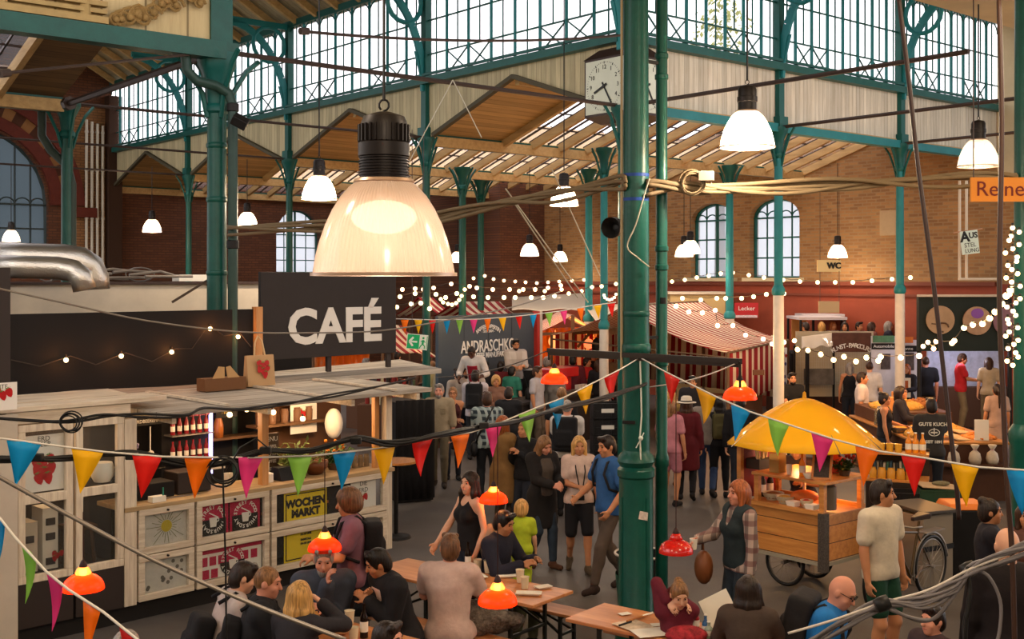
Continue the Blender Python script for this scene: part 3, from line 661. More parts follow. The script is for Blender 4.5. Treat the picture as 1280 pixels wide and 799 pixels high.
def pendant(px, pyrim, dia, Y, label, watts, shade, drop=None, bulb=True, col='#ffe6c8', big=False, off=False):
 c = P(px, pyrim, Y); R = dia/2; t = thing('pendant_lamp', label, 'lamp', c); H = R*1.3
 prof = [(1, 0), (.985, .06), (.955, .2), (.9, .36), (.82, .54), (.72, .7), (.6, .85), (.48, .95), (.4, 1.0)]
 b = MB(); n = 64 if big else 28; b.lathe([(R*r, H*z) for r, z in prof], n=n); b.build('shade', shade, t, True, world=False)
 b = MB(); b.lathe([(R*.985, -.012*dia), (R*1.03, -.012*dia), (R*1.03, .012*dia), (R*.985, .012*dia), (R*.985, -.012*dia)], n=n); b.build('rim', ALU, t, 'auto', world=False); b = MB(); b.lathe([(R*.41, H-.01), (R*.43, H), (R*.41, H+.02*dia)], n=n); b.build('shade_collar', ALU, t, 'auto', world=False)
 b = MB(); hr = R*.34; z0 = H
 b.lathe([(0, z0-.02*dia), (hr, z0-.02*dia), (hr*1.0, z0+.17*dia), (hr*1.08, z0+.18*dia), (hr*1.08, z0+.27*dia), (hr, z0+.28*dia), (hr, z0+.4*dia), (hr*.85, z0+.46*dia), (hr*.3, z0+.49*dia), (0, z0+.49*dia)], n=20)
 if big:
  for k in range(9): z = z0+.0*dia+.02*dia*k; b.lathe([(hr, z), (hr*1.05, z+.004*dia), (hr*1.05, z+.01*dia), (hr, z+.014*dia)], n=32)
  for k in range(28): a = 2*PI*k/28; d = Vector((math.cos(a), math.sin(a), 0)); b.bar(d*hr*1.03+ZUP*(z0+.28*dia), d*hr*1.03+ZUP*(z0+.4*dia), .012*dia, .02*dia, up=d)
 b.build('housing', HOUS, t, 'auto', world=False)
 b = MB(); zt = z0+.49*dia; b.tube([(0, 0, zt)]+[(.035*dia*math.cos(a), 0, zt+.05*dia+.04*dia*math.sin(a)) for a in [-PI/2+PI*2*i/10 for i in range(10)]], .008*dia, 5)
 top = (drop if drop else 9.6)-c.z; b.tube([(0, 0, zt+.08*dia), (0, 0, top)], .006 if big else .01, 5); b.build('hanging_cord', RUBBER, t, world=False)
 if bulb:
  b = MB(); b.ball((0, 0, H*.55), (R*.22, R*.22, R*.34), 12, 8) if not big else b.ball((0, 0, H*.62), (R*.46, R*.46, R*.24), 24, 14); b.build('bulb', BULBW if not big else emis('lamp_bulb_big', '#fff0dc', 1.6), t, True, world=False)
  lo = light('lamp_light', 'POINT', c+ZUP*(H*.12), watts, col, R*.35)
pendant(480, 343, .56, 4.6, 'huge glowing prismatic lamp hanging close before the cafe sign', 4.5, SHADE1, 6.4, big=True, col='#ffeedd')
pendant(934, 184, .5, 10.7, 'bright white lamp hanging just right of the clock and centre column', 90, SHADE2)
pendant(1223, 208, .5, 14.4, 'pale ribbed lamp before the cream wall above the orange sign', 6, SHADE2, bulb=True)
pendant(399, 249, .5, 16.6, 'bright white lamp hanging above the far arched window, behind the huge lamp', 80, SHADE2)
pendant(705, 257, .5, 20.3, 'bright white lamp hanging below the clock, behind the cable bundle', 80, SHADE2)
pendant(190, 290, .5, 31, 'small white lamp against the brown wall beside the white pipes', 50, SHADE2, 6.6)
pendant(309, 282, .5, 29, 'small white lamp beside the stout dark green column', 50, SHADE2, 6.6)
pendant(662, 320, .5, 31, 'small warm lamp low against the dark brown wall, nearest the centre', 50, SHADE2, 6.6)
pendant(700, 327, .5, 38, 'smallest white lamp low against the dark wall, left of the green column pair', 40, SHADE2, 6.6)
pendant(863, 317, .5, 29.5, 'white lamp hanging before the edge of the first arched window', 60, SHADE2, 6.6)
pendant(855, 321, .5, 31.5, 'white lamp half hidden behind the lamp by the first arched window', 40, SHADE2, 6.6)
pendant(1047, 322, .5, 30, 'white ribbed lamp hanging right above the yellow WC sign', 50, SHADE2, 6.6)
pendant(572, 328, .5, 52*.7, 'tiny white lamp just right of the huge lamp rim', 30, SHADE2, 6.6)
pendant(14, 302, .45, 30, 'small dim lamp before the dark arched window above the silver duct', 15, SHADE2, 6.6)
# ---- orange enamel-shaped pendant lamps
def trans_plastic(name, col, tl=.6):
 m = mat(name, col, .25, coat=.3); t = NT(m); tr = t.add('ShaderNodeBsdfTranslucent'); tr.inputs[0].default_value = (*lin(col), 1)
 ms = t.add('ShaderNodeMixShader'); ms.inputs[0].default_value = tl; t.link(t.n['Principled BSDF'].outputs[0], ms.inputs[1]); t.link(tr.outputs[0], ms.inputs[2]); t.link(ms.outputs[0], t.n['Material Output'].inputs['Surface']); return m
ORSH = trans_plastic('orange_shade', '#ee3a12', .6); RDSH = mat('red_shade', '#c41a14', .18, coat=.6)
BULBO = emis('orange_lamp_bulb', '#ffcf80', 5)
def orange_lamp(px, pyrim, wpx, label, pytop, lit=True, dia=.285):
 Y = dia*FPX/wpx; c = P(px, pyrim, Y); R = dia/2; t = thing('orange_pendant_lamp' if lit else 'red_pendant_lamp', label, 'lamp', c, group='dome lamps over the tables')
 b = MB(); pr = [(1, 0), (1.0, .1), (.96, .22), (.86, .36), (.68, .49), (.48, .57), (.36, .6)]
 b.lathe([(R*r, R*z*1.25) for r, z in pr], n=36); b.build('shade', ORSH if lit else RDSH, t, True, world=False)
 b = MB(); b.lathe([(R*.36, R*.75), (R*.4, R*.8), (R*.26, R*1.08), (R*.2, R*1.12)], n=20); b.build('collar', glassy('lamp_collar', '#ffb070', .4) if lit else RDSH, t, True, world=False)
 b = MB(); b.lathe([(0, R*1.05), (R*.19, R*1.08), (R*.19, R*1.2), (R*.1, R*1.4), (R*.05, R*1.45), (0, R*1.5)], n=14); zt = P(px, pytop, Y).z-c.z; b.tube([(0, 0, R*1.4), (0, 0, zt)], .004, 5); b.build('cord', mat('lamp_cord', '#2a0f0c', .5), t, 'auto', world=False)
 b = MB(); b.ball((0, 0, R*.86), R*.2, 12, 8); b.build('bulb', BULBO if lit else mat('dead_bulb', '#d9cfc4', .3), t, True, world=False)
 if lit: light('orange_lamp_light', 'POINT', c+ZUP*(R*.5), 2.2, '#ffb066', R*.3)
orange_lamp(693, 479, 34, 'orange dome lamp hanging from the far end of the dark cross arm', 438)
orange_lamp(925, 499, 42, 'orange dome lamp hanging from the near end of the cross arm before the striped curtain', 452)
orange_lamp(617, 628, 36, 'orange dome lamp beside the person in the black top, over the wooden table', 532)
orange_lamp(622, 755, 49, 'orange dome lamp nearest the seated person in the pinkish T-shirt', 534)
orange_lamp(406, 688, 42, 'orange dome lamp over the seated person in the denim jacket', 562)
orange_lamp(104, 737, 51, 'orange dome lamp alone before the dark panel below the glazed booth', 640)
orange_lamp(845, 691, 43, 'unlit red dome lamp hanging beside the foot of the stout centre column', 478, lit=False)
b = MB(); b.tube([P(278, 575, 7), P(280, 640, 7), P(282, 700, 7), P(283, 800, 7)], .006, 6); tag(b.build('cable', RUBBER), 'thin black cord hanging straight down before the pink posters', 'cord')
# ---- bunting
FC = {'b': mat('flag_blue', '#0d9ad6', .5), 'y': mat('flag_yellow', '#f2bf0a', .5), 'r': mat('flag_red', '#e5251c', .5), 'o': mat('flag_orange', '#f57c0a', .5), 'p': mat('flag_pink', '#e8418f', .5), 'g': mat('flag_green', '#9ad25a', .5)}
for k in FC:
 tt = NT(FC[k]); c = FC[k].node_tree.nodes['Principled BSDF'].inputs['Base Color'].default_value[:]
 tr = tt.add('ShaderNodeBsdfTranslucent'); tr.inputs[0].default_value = c; ms = tt.add('ShaderNodeMixShader'); ms.inputs[0].default_value = .35
 tt.link(tt.n['Principled BSDF'].outputs[0], ms.inputs[1]); tt.link(tr.outputs[0], ms.inputs[2]); tt.link(ms.outputs[0], tt.n['Material Output'].inputs['Surface'])
STR = mat('bunting_string', '#c9c4bc', .8); FNAME = {'b': 'blue', 'y': 'yellow', 'r': 'red', 'o': 'orange', 'p': 'pink', 'g': 'green'}
def interp(tab, x):
 for (a, ya), (c, yc) in zip(tab, tab[1:]):
  if x <= c: return ya+(yc-ya)*(x-a)/(c-a)
 return tab[-1][1]
def bunting(label, pts, flags, ytab, h=.236, r=.006, drop=.8):
 """pts: string pixels; flags: (colour, left px, left py, right px, right py)"""
 s = MB(); w = [P(x, y, interp(ytab, x)) for x, y in pts]; s.tube(w, r, 6)
 t = thing('bunting', label, 'bunting', w[len(w)//2]); s.build('string', STR, t, True); rg = random.Random(len(flags))
 for c, x0, y0, x1, y1 in flags:
  A, B = P(x0, y0, interp(ytab, x0)), P(x1, y1, interp(ytab, x1)); d = (B-A).normalized()
  dn = -(ZUP-d*d.z).normalized(); dn = (dn*drop-ZUP*(1-drop)).normalized(); nrm = d.cross(dn).normalized(); tip = (A+B)/2+dn*h+nrm*rg.uniform(-.02, .02); N = 5
  f = MB(); bl = rg.uniform(-.03, .03); g = []
  for i in range(N+1):
   tt_ = i/N; g.append([A.lerp(tip, tt_)+nrm*bl*tt_*(1-tt_)*2, ((A+B)/2).lerp(tip, tt_)+nrm*(bl+.012)*(tt_+.15)*(1-tt_)*2, B.lerp(tip, tt_)+nrm*bl*tt_*(1-tt_)*2])
  f.sheet(g); o = f.build('pennant', FC[c], t, True, solid=.0015); o['label'] = FNAME[c]+' pennant'
bunting('long bunting from the cafe booth up to the centre column', [(-40, 545), (8, 549), (60, 556), (130, 565), (203, 571), (266, 572), (328, 572), (390, 570), (444, 564), (494, 558), (540, 548), (587, 541), (627, 528), (670, 510), (705, 497), (741, 479), (775, 462), (800, 447)],
 [('b', 8, 549, 52, 555), ('y', 89, 560, 130, 565), ('r', 165, 568, 203, 571), ('o', 230, 571, 266, 572), ('p', 298, 572, 329, 572), ('g', 359, 570, 390, 570), ('b', 415, 565, 445, 564), ('y', 466, 559, 494, 558), ('r', 515, 553, 541, 548), ('o', 563, 544, 587, 541), ('p', 607, 535, 628, 528), ('g', 648, 519, 670, 510), ('b', 685, 504, 705, 497), ('y', 721, 489, 741, 479), ('r', 755, 472, 775, 462)],
 [(-40, 5.9), (0, 6), (300, 6.6), (528, 7.5), (660, 8.9), (775, 10.6), (800, 10.93)])
bunting('long bunting from the centre column down past the yellow umbrella', [(800, 447), (830, 464), (850, 474), (895, 496), (938, 515), (986, 531), (1041, 549), (1098, 564), (1158, 573), (1223, 584), (1280, 588), (1330, 590)],
 [('r', 830, 465, 850, 474), ('y', 870, 485, 895, 496), ('b', 914, 506, 938, 515), ('g', 960, 523, 987, 531), ('p', 1014, 541, 1042, 549), ('o', 1069, 557, 1099, 564), ('r', 1126, 568, 1158, 573), ('y', 1189, 579, 1224, 584), ('b', 1258, 587, 1296, 590)],
 [(800, 10.93), (840, 9.6), (900, 8.2), (1000, 7.6), (1200, 6.6), (1330, 6.0)])
bunting('short steep bunting hanging close before the white booth edge', [(-12, 634), (0, 648), (18, 671), (58, 715), (85, 737), (130, 766), (172, 800), (200, 825)],
 [('b', -10, 637, 6, 656), ('g', 27, 681, 45, 701), ('p', 58, 715, 78, 732), ('o', 104, 750, 126, 763), ('r', 149, 782, 172, 800)],
 [(-12, 5.3), (0, 5.2), (200, 4.6)], drop=.35)
bunting('small distant bunting along the dark blue stall board', [(474, 398), (540, 400), (600, 399), (640, 396), (668, 393), (700, 389), (740, 382), (770, 378)],
 [('o', 501, 400, 511, 400), ('y', 518, 400, 528, 400), ('r', 536, 400, 545, 400), ('b', 554, 400, 563, 400), ('g', 570, 400, 579, 400), ('p', 587, 399, 597, 399), ('o', 605, 398, 614, 398), ('y', 623, 397, 633, 396), ('r', 644, 395, 653, 394), ('b', 662, 393, 671, 393), ('g', 681, 391, 691, 390), ('p', 700, 389, 709, 388), ('o', 721, 386, 730, 385), ('y', 742, 382, 752, 381), ('r', 759, 380, 769, 379)],
 [(470, 22.0), (770, 22.0)], h=.27, r=.01)
# ---- cables
def cable(label, pts, r, m=RUBBER, name='cable', rnd=0., n=1):
 b = MB(); w = [Vector(p) for p in pts]; out = []
 for i in range(len(w)-1):
  p0 = w[max(i-1, 0)]; p1 = w[i]; p2 = w[i+1]; p3 = w[min(i+2, len(w)-1)]
  for k in range(5):
   t_ = k/5; out.append(.5*((2*p1)+(p2-p0)*t_+(2*p0-5*p1+4*p2-p3)*t_*t_+(3*p1-p0-3*p2+p3)*t_**3))
 out.append(w[-1]); rg = random.Random(len(pts)*7+n)
 for q in range(n):
  a = rg.uniform(0, 6.28); f = [rg.uniform(-1, 1) for _ in range(4)]
  o2 = [p+Vector((0, math.cos(a+i*.25)*rnd*.6, math.sin(a+i*.25+f[0])*rnd+rnd*.5*math.sin(i*.5+f[1]*3))) for i, p in enumerate(out)]
  b.tube(o2, r, 6)
 return tag(b.build(name, m, smooth=True), label, 'cable', None, 'thing')
def loops(c, R, n, r, d=(0, -1, 0), sq=.9, m=None):
 b = MB(); x, y, dd = frame(Vector(d)); rg = random.Random(n)
 for k in range(n):
  rr2 = R*rg.uniform(.75, 1.05); o = Vector(c)+x*rg.uniform(-.1, .1)*R+y*rg.uniform(-.1, .1)*R+dd*rg.uniform(-.03, .03)
  b.tube([o+x*rr2*math.cos(2*PI*i/20)+y*rr2*sq*math.sin(2*PI*i/20) for i in range(20)], r, 5, closed=True)
 return b
Q = lambda *a: [P(x, y, Y) for x, y, Y in a]
cable('black power cable bundle strung along the long bunting before the cafe', Q((-30, 571, 6.2), (40, 573, 6.2), (100, 574, 6.3), (165, 570, 6.4), (230, 577, 6.5), (275, 577, 6.6), (330, 563, 6.7), (390, 565, 6.9), (445, 551, 7.1), (490, 553, 7.3), (540, 543, 7.5), (600, 533, 7.9), (650, 527, 8.4), (700, 513, 9), (760, 495, 10), (808, 478, 10.9)), .011, rnd=.016, n=4)
for x, y, Y, nm in ((46, 572, 6.2, 'behind the blue pennant'), (165, 570, 6.4, 'at the red pennant before the hut'), (332, 563, 6.7, 'between the pink and green pennants'), (445, 551, 7.1, 'between the blue and yellow pennants'), (605, 532, 7.9, 'at the mustard coat'), (698, 514, 9, 'at the blue pennant near the column')): b = MB(); b.box(P(x, y, Y-.03), (.065, .045, .04)); tag(b.build('cable_connector', RUBBER, bevel=.006), 'black cable connector on the black bundle '+nm, 'connector')
b = loops(P(280, 588, 6.55), .095, 3, .006); b.tube(Q((283, 590, 6.55), (300, 560, 6.6), (320, 548, 6.6), (335, 560, 6.65)), .005, 5); tag(b.build('cable_coil', RUBBER, smooth=True), 'loose black cable loops hanging between the orange and pink pennants', 'cable')
cable('dark cable sagging across the top of the glazed booth', Q((-20, 522, 9.6), (40, 527, 9.7), (85, 527, 9.8), (130, 519, 10), (170, 519, 10.2), (230, 520, 10.5), (255, 511, 10.8), (300, 512, 11.3), (350, 505, 11.9), (400, 497, 12.6), (455, 487, 13.4), (500, 478, 14.1), (520, 472, 14.4)), .012, rnd=.012, n=2)
b = loops(P(88, 528, 9.75), .09, 5, .006); tag(b.build('cable_coil', RUBBER, smooth=True), 'black cable coil hung on the lintel of the glazed booth', 'cable')
cable('grey steel cable crossing steeply before the pink posters', Q((-15, 588, 4.4), (20, 608, 4.4), (110, 657, 4.4), (200, 704, 4.4), (320, 757, 4.4), (432, 800, 4.4)), .0085, STEELW)
cable('thin grey wire sagging across the cafe sign', Q((-10, 359, 9), (90, 381, 9.5), (183, 401, 10.2), (300, 415, 11), (400, 416, 12), (480, 413, 13), (560, 400, 14.5), (640, 384, 16), (700, 365, 17.5)), .009, mat('grey_wire', '#7d766c', .5))
cable('dark slack wire running from the cafe roof to the cross arm', Q((545, 472, 14.5), (590, 468, 13.8), (640, 456, 13), (686, 438, 12.15)), .006, mat('slack_wire', '#4a4440', .5))
cable('white cord from the cross arm end towards the centre column', Q((925, 452, 9.75), (890, 467, 9.9), (850, 478, 10.2), (812, 484, 11)), .006, STR)
cable('long dark hanging strand before the green and purple stall', Q((1122, -10, 7.6), (1136, 100, 7.55), (1147, 200, 7.5), (1160, 300, 7.4), (1172, 400, 7.3), (1183, 500, 7.2), (1195, 600, 7.1), (1199, 648, 7.05)), .014, mat('dark_strand', '#2a1712', .5), n=2, rnd=.008)
cable('long dark hanging strand beside the fairy light column', Q((1248, -10, 7.2), (1252, 150, 7.1), (1250, 300, 7), (1250, 400, 6.95), (1254, 500, 6.9), (1258, 600, 6.85), (1265, 690, 6.8), (1269, 810, 6.75)), .015, mat('dark_strand2', '#3a241a', .5), n=2, rnd=.008)
cable('bundle of beige cables strung from the stout dark column to the centre column', Q((285, 287, 14.9), (400, 283, 14), (480, 278, 13.4), (550, 271, 12.9), (640, 255, 12.2), (700, 243, 11.7), (770, 229, 11.15), (782, 226, 11.0)), .022, mat('beige_cable', '#6e5d44', .7), rnd=.05, n=4)
cable('bundle of beige cables strung from the centre column to the fairy light column', Q((808, 236, 11), (850, 233, 11.1), (900, 232, 11.2), (1000, 233, 11.4), (1100, 230, 11.6), (1200, 226, 11.8), (1270, 222, 11.95)), .022, MATS['beige_cable'], rnd=.05, n=6)
b = loops(P(866, 229, 11.05), .115, 7, .008, sq=1.0); tag(b.build('cable_coil', MATS['beige_cable'], smooth=True), 'round coil of beige cable tied to the bundle right of the centre column', 'cable')
b = MB(); b.box(P(883, 220, 11.0), (.14, .06, .09), -.3); b.tube(Q((876, 214, 11), (890, 215, 11), (889, 230, 11)), .008, 5); tag(b.build('junction_box', mat('junction_grey', '#8f8573', .5), bevel=.01), 'small grey box beside the beige cable coil', 'box')
cable('white cable looping down the face of the centre column', Q((812, 223, 10.95), (805, 245, 10.94), (795, 280, 10.93), (784, 308, 10.93), (797, 322, 10.94), (812, 334, 10.96)), .007, mat('pale_cable', '#a9a391', .6))
for lab, a, e, r in (('pair of thin guy wires slanting down from the beige cables, upper one', (632, 236, 12.4), (735, 378, 13.5), .008), ('pair of thin guy wires slanting down from the beige cables, lower one', (640, 250, 12.4), (722, 372, 13.6), .008),
 ('thin wire slanting from the zigzag fascia down behind the huge lamp', (566, 100, 13), (510, 205, 12), .006), ('thin wire slanting from the zigzag fascia towards the clock', (566, 100, 13), (602, 172, 12.5), .006), ('thin wire from the lamp tie to the cable bundle past the bright lamp', (690, 212, 12.5), (750, 345, 13), .007)):
 b = MB(); b.tube([P(*a), P(*e)], r, 5); tag(b.build('guy_wire', MATS['pale_cable']), lab, 'wire')
cable('white rope with a bundle of grey cables at the lower right', Q((985, 792, 5.2), (1040, 776, 5.15), (1103, 754, 5.1), (1160, 738, 5.05), (1212, 712, 5.0), (1250, 697, 4.95), (1300, 676, 4.9)), .006, mat('white_rope', '#c4bcb2', .7), 'rope')
GC = mat('grey_cables', '#6f6a6c', .5)
cable('bundle of grey cables tied below the white rope', Q((1000, 815, 5.2), (1050, 785, 5.15), (1103, 757, 5.1), (1150, 755, 5.05), (1190, 735, 5.02), (1212, 714, 5), (1250, 700, 4.95), (1300, 680, 4.9)), .007, GC, rnd=.022, n=8)
cable('grey cable looping low between the two ties of the rope', Q((1106, 757, 5.1), (1140, 771, 5.08), (1168, 772, 5.05), (1190, 752, 5.02), (1210, 718, 5)), .008, GC, n=2, rnd=.01)
cable('black cables hanging straight down from the tie of the rope', Q((1210, 712, 5), (1212, 745, 5), (1206, 780, 5), (1205, 812, 5)), .008, RUBBER, n=4, rnd=.03)
cable('grey cable arching down beside the black hanging cables', Q((1214, 712, 5), (1235, 720, 4.98), (1250, 750, 4.97), (1250, 785, 4.96), (1244, 812, 4.95)), .008, GC, n=1)
for x, y, nm in ((1103, 755, 'left'), (1211, 712, 'right')): b = MB(); b.lathe([(.0, -.03), (.03, -.03), (.034, 0), (.03, .03), (0, .03)], P(x, y, 5.04), 10, d=(.9, 0, .4)); tag(b.build('cable_tie', RUBBER, smooth=True), 'black tape tie binding the grey cables to the rope, %s one' % nm, 'tie')
# silver ducts on the dark booth roof
SIL = mat('silver_duct', '#b9b4ac', .28, metal=.9, bump=.3, bscale=60)
def duct(pts, r, label):
 b = MB(); b.tube(pts, r, 18); b2 = MB()
 o = tag(b.build('ventilation_duct', SIL, smooth=True), label, 'duct')
duct(Q((-10, 320, 13.6), (35, 322, 13.7), (80, 323, 13.8), (100, 326, 13.8), (112, 334, 13.85), (118, 348, 13.9), (119, 362, 13.9)), .17, 'upper silver ventilation duct bending down over the dark cafe wall')
duct(Q((-10, 333, 13.0), (35, 334, 13.1), (72, 335, 13.2), (92, 339, 13.2), (102, 347, 13.2), (106, 362, 13.2)), .13, 'lower silver ventilation duct tucked under the larger duct')
# ================================================================== the cafe hut on the left
CA = Vector((-3.99, 12.31, 0)); CAA = math.radians(46.5)
ca = Vector((math.cos(CAA), math.sin(CAA), 0)); cn = Vector((-math.sin(CAA), math.cos(CAA), 0))
def CK(x, y, z=0.): return CA+ca*x+cn*y+ZUP*z
WHW = wood('white_weathered_wood', '#b3a18a', '#ddd0ba', 'X', 1.3, .7); WHV = wood('white_weathered_wood_v', '#b8a690', '#e0d3bd', 'Z', 1.3, .7)
ROOFW = wood('roof_planks', '#8d8478', '#bdb2a2', 'X', .8, .75, .32, '#5b5148', 'Y'); PINE = wood('pine_wood', '#b27d45', '#d09a5c', 'X', 1, .6); PINEV = wood('pine_wood_v', '#a8733e', '#c8925a', 'Z', 1, .6)
BLACKW = mat('black_board', '#120e0d', .75); BROWNB = mat('brown_black_panel', '#2e2522', .6); PALEB = mat('pale_booth_board', '#bcb0a0', .7, var=.06)
GLS = glassy('shop_glass', '#f2f4f3', .95, .2, .05, .05); PAPER = mat('paper_white', '#ddd8cc', .7); CHALK = mat('chalk_white', '#cfcac0', .8); SLATE = mat('slate_black', '#1a1816', .7)
hut = thing('cafe_hut', 'white weathered wooden cafe hut with window-frame counter and flat plank roof', 'hut', CK(0, 0), CAA)
def kframe(mb, x0, x1, z0, z1, y, w=.07, d=.06, bars=()):
 mb.box(CK((x0+x1)/2, y, z0+w/2), (x1-x0, d, w), CAA); mb.box(CK((x0+x1)/2, y, z1-w/2), (x1-x0, d, w), CAA)
 for x in (x0+w/2, x1-w/2): mb.box(CK(x, y, (z0+z1)/2), (w, d*.98, z1-z0-2*w), CAA)
def kpane(x0, x1, z0, z1, y, m, par, name='pane'):
 b = MB(); b.poly([CK(x0, y, z0), CK(x1, y, z0), CK(x1, y, z1), CK(x0, y, z1)]); return b.build(name, m, par)
# counter of old window frames
for (x0, x1) in ((.03, .69), (.72, 1.67), (1.7, 3.44)):
 for (z0, z1) in ((.2, .68), (.69, 1.17)):
  b = MB(); kframe(b, x0, x1, z0, z1, -.03); f = b.build('window_frame', WHW, hut, bevel=.006); kpane(x0+.07, x1-.07, z0+.07, z1-.07, -.025, GLS, f)
  b = MB(); b.cyl(CK((x0+x1)/2, -.065, z1-.035), CK((x0+x1)/2, -.085, z1-.035), .012, n=8); b.build('latch', DARKM, f)
b = MB(); b.box(CK(1.72, .25, 1.19), (3.7, .62, .05), CAA); b.build('counter_top', wood('counter_wood', '#8f7550', '#b3976c', 'X', 1, .6), hut, bevel=.008)
b = MB(); b.box(CK(1.75, .52, .68), (3.45, .03, 1.0), CAA); b.box(CK(1.75, .3, .19), (3.45, .6, .03), CAA); b.build('counter_back', mat('counter_back', '#241d19', .8), hut)
b = MB(); b.box(CK(1.12, .3, .09), (4.74, .56, .18), CAA); b.build('plinth', mat('plinth_black', '#171413', .7), hut)
for x, w, m in ((-.06, .14, WHV), (1.69, .09, PINEV), (3.5, .1, WHV), (3.38, .07, PINEV)):
 b = MB(); zb = .18 if w > .095 else 1.21; b.box(CK(x, .02 if w > .095 else .1, (zb+2.14)/2), (w, w, 2.14-zb), CAA); b.build('post', m, hut, bevel=.006)
# glazed booth
for (x0, x1) in ((-1.25, -.69), (-.66, -.14)):
 b = MB(); kframe(b, x0, x1, .62, 2.18, -.03, .075); b.box(CK((x0+x1)/2, -.03, 1.44), (x1-x0-.1, .058, .09), CAA); f = b.build('window_frame', WHV, hut, bevel=.006); kpane(x0+.07, x1-.07, .69, 1.40, -.02, GLS, f); kpane(x0+.07, x1-.07, 1.49, 2.11, -.02, GLS, f)
 b = MB(); b.box(CK((x0+x1)/2, -.03, .4), (x1-x0, .05, .43), CAA); b.build('lower_panel', BROWNB, hut)
b = MB(); b.box(CK(-.72, .0, 2.25), (1.3, .14, .12), CAA); b.box(CK(-.62, .15, 2.34), (1.9, .5, .05), CAA); b.build('lintel', WHW, hut, bevel=.006)
b = MB(); b.box(CK(-1.9, -.06, 1.15), (1.26, .08, 2.3), CAA); b.build('side_board', PALEB, hut)
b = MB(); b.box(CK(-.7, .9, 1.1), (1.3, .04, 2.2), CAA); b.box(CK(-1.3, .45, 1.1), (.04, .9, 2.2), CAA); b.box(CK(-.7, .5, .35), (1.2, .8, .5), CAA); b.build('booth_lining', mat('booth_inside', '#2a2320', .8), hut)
b = MB(); p0 = P(0, 410, 11.5); b.box(p0+Vector((-.06, 0, .02)), (.3, .06, 1.15), CAA); b.build('end_board', BROWNB, hut)
# roof
b = MB(); b.slab([CK(.1, -.42, 2.17), CK(3.95, -.34, 2.17), CK(3.8, 1.2, 2.22), CK(-.1, 1.2, 2.22)], .05, (0, 0, 1)); b.build('roof', ROOFW, hut, bevel=.006)
b = MB(); b.slab([CK(-.25, 1.22, 2.2), CK(5.6, 1.25, 2.22), CK(5.75, 2.35, 2.3), CK(-.2, 1.47, 2.26)], .07, (0, 0, 1)); b.build('rear_roof', ROOFW, hut, bevel=.006)
b = MB()
for x in (.9, 2.2, 3.3): b.bar(CK(x, -.38, 2.24), CK(x-.1, 1.15, 2.29), .06, .025)
for x in (.3, 1.5, 2.7, 3.75): b.bar(CK(x, -.3, 2.12), CK(x, 1.1, 2.16), .05, .08)
b.build('batten', WHW, hut)
b = MB(); b.slab([CK(-1.3, .25, 2.33), CK(.1, .25, 2.33), CK(.1, .75, 2.36), CK(-1.3, .75, 2.36)], .04, (0, 0, 1)); b.build('booth_roof', WHW, hut)
# back wall: tall black boards
b = MB(); b.box(CK(.3, 1.54, 1.62), (4.4, .06, 3.2), CAA); b.build('back_wall', BLACKW, hut)
b = MB(); b.box(CK(3.1, 1.3, 1.1), (1.3, .05, 2.2), CAA); b.build('rear_screen', mat('rear_screen', '#5a3a22', .8), hut)
b = MB(); b.box(CK(2.56, 1.5, 2.7), (.1, .1, 1.1), CAA); b.build('frame_post', PINEV, hut); 
for x, y, z, L in ((2.1, 1.34, 1.62, .8), (2.75, 1.1, 1.75, 1.1)): b = MB(); b.box(CK(x, y, z), (L, .24, .03), CAA); b.build('shelf', mat('shelf_dark', '#5e4228', .7), hut)
# sign
sg = thing('cafe_sign', 'large dark grey sign board on posts with big white lettering', 'sign', CK(3.0, 1.7, 2.28), CAA)
def SG(x, z, y=0.): return CK(2.72+x, 1.68+y, z)
b = MB(); b.box(SG(1.17, 3.12), (2.35, .06, 1.17), CAA); b.build('board', mat('sign_grey', '#2c2624', .7, var=.08), sg, bevel=.005)
for x in (.06, 1.17, 2.26): b = MB(); b.box(SG(x, 2.62, .05), (.07, .05, .72), CAA); b.build('post', BROWNB, sg)
SGW = mat('sign_white', '#d9d4cb', .6)
text('CAFÉ', .66, 'lettering', SGW, sg, facem(SG(1.24, 2.94, -.034), ca), .006, .022, sx=1.06)
# kiosk behind: white fascia with a red stripe
kk = thing('kiosk', 'long white kiosk top with a red lower band behind the black cafe wall', 'kiosk', CK(1.6, 4.0), CAA)
b = MB(); b.box(CK(1.6, 4.3, 1.5), (6.2, 2.2, 3.0), CAA); b.build('body', BLACKW, kk); b = MB(); b.box(CK(1.6, 4.25, 3.32), (6.4, 2.4, .44), CAA); b.build('fascia', mat('kiosk_white', '#c9bca8', .6, var=.06), kk); b = MB(); b.box(CK(1.6, 4.25, 3.05), (6.38, 2.38, .1), CAA); b.build('red_band', mat('kiosk_red', '#7a2420', .6), kk)
b = MB(); b.box(CK(1.6, 4.25, 3.555), (6.5, 2.5, .03), CAA); b.build('roof_edge', mat('kiosk_edge', '#3a2a24', .6), kk)
b = MB(); b.bar(P(215, 378, 15.0), P(262, 349, 15.2), .03, .03); tag(b.build('stay_bar', mat('stay_brown', '#4a3a2e', .6)), 'slanting brown stay bar before the white kiosk top beside the dark column', 'bar')
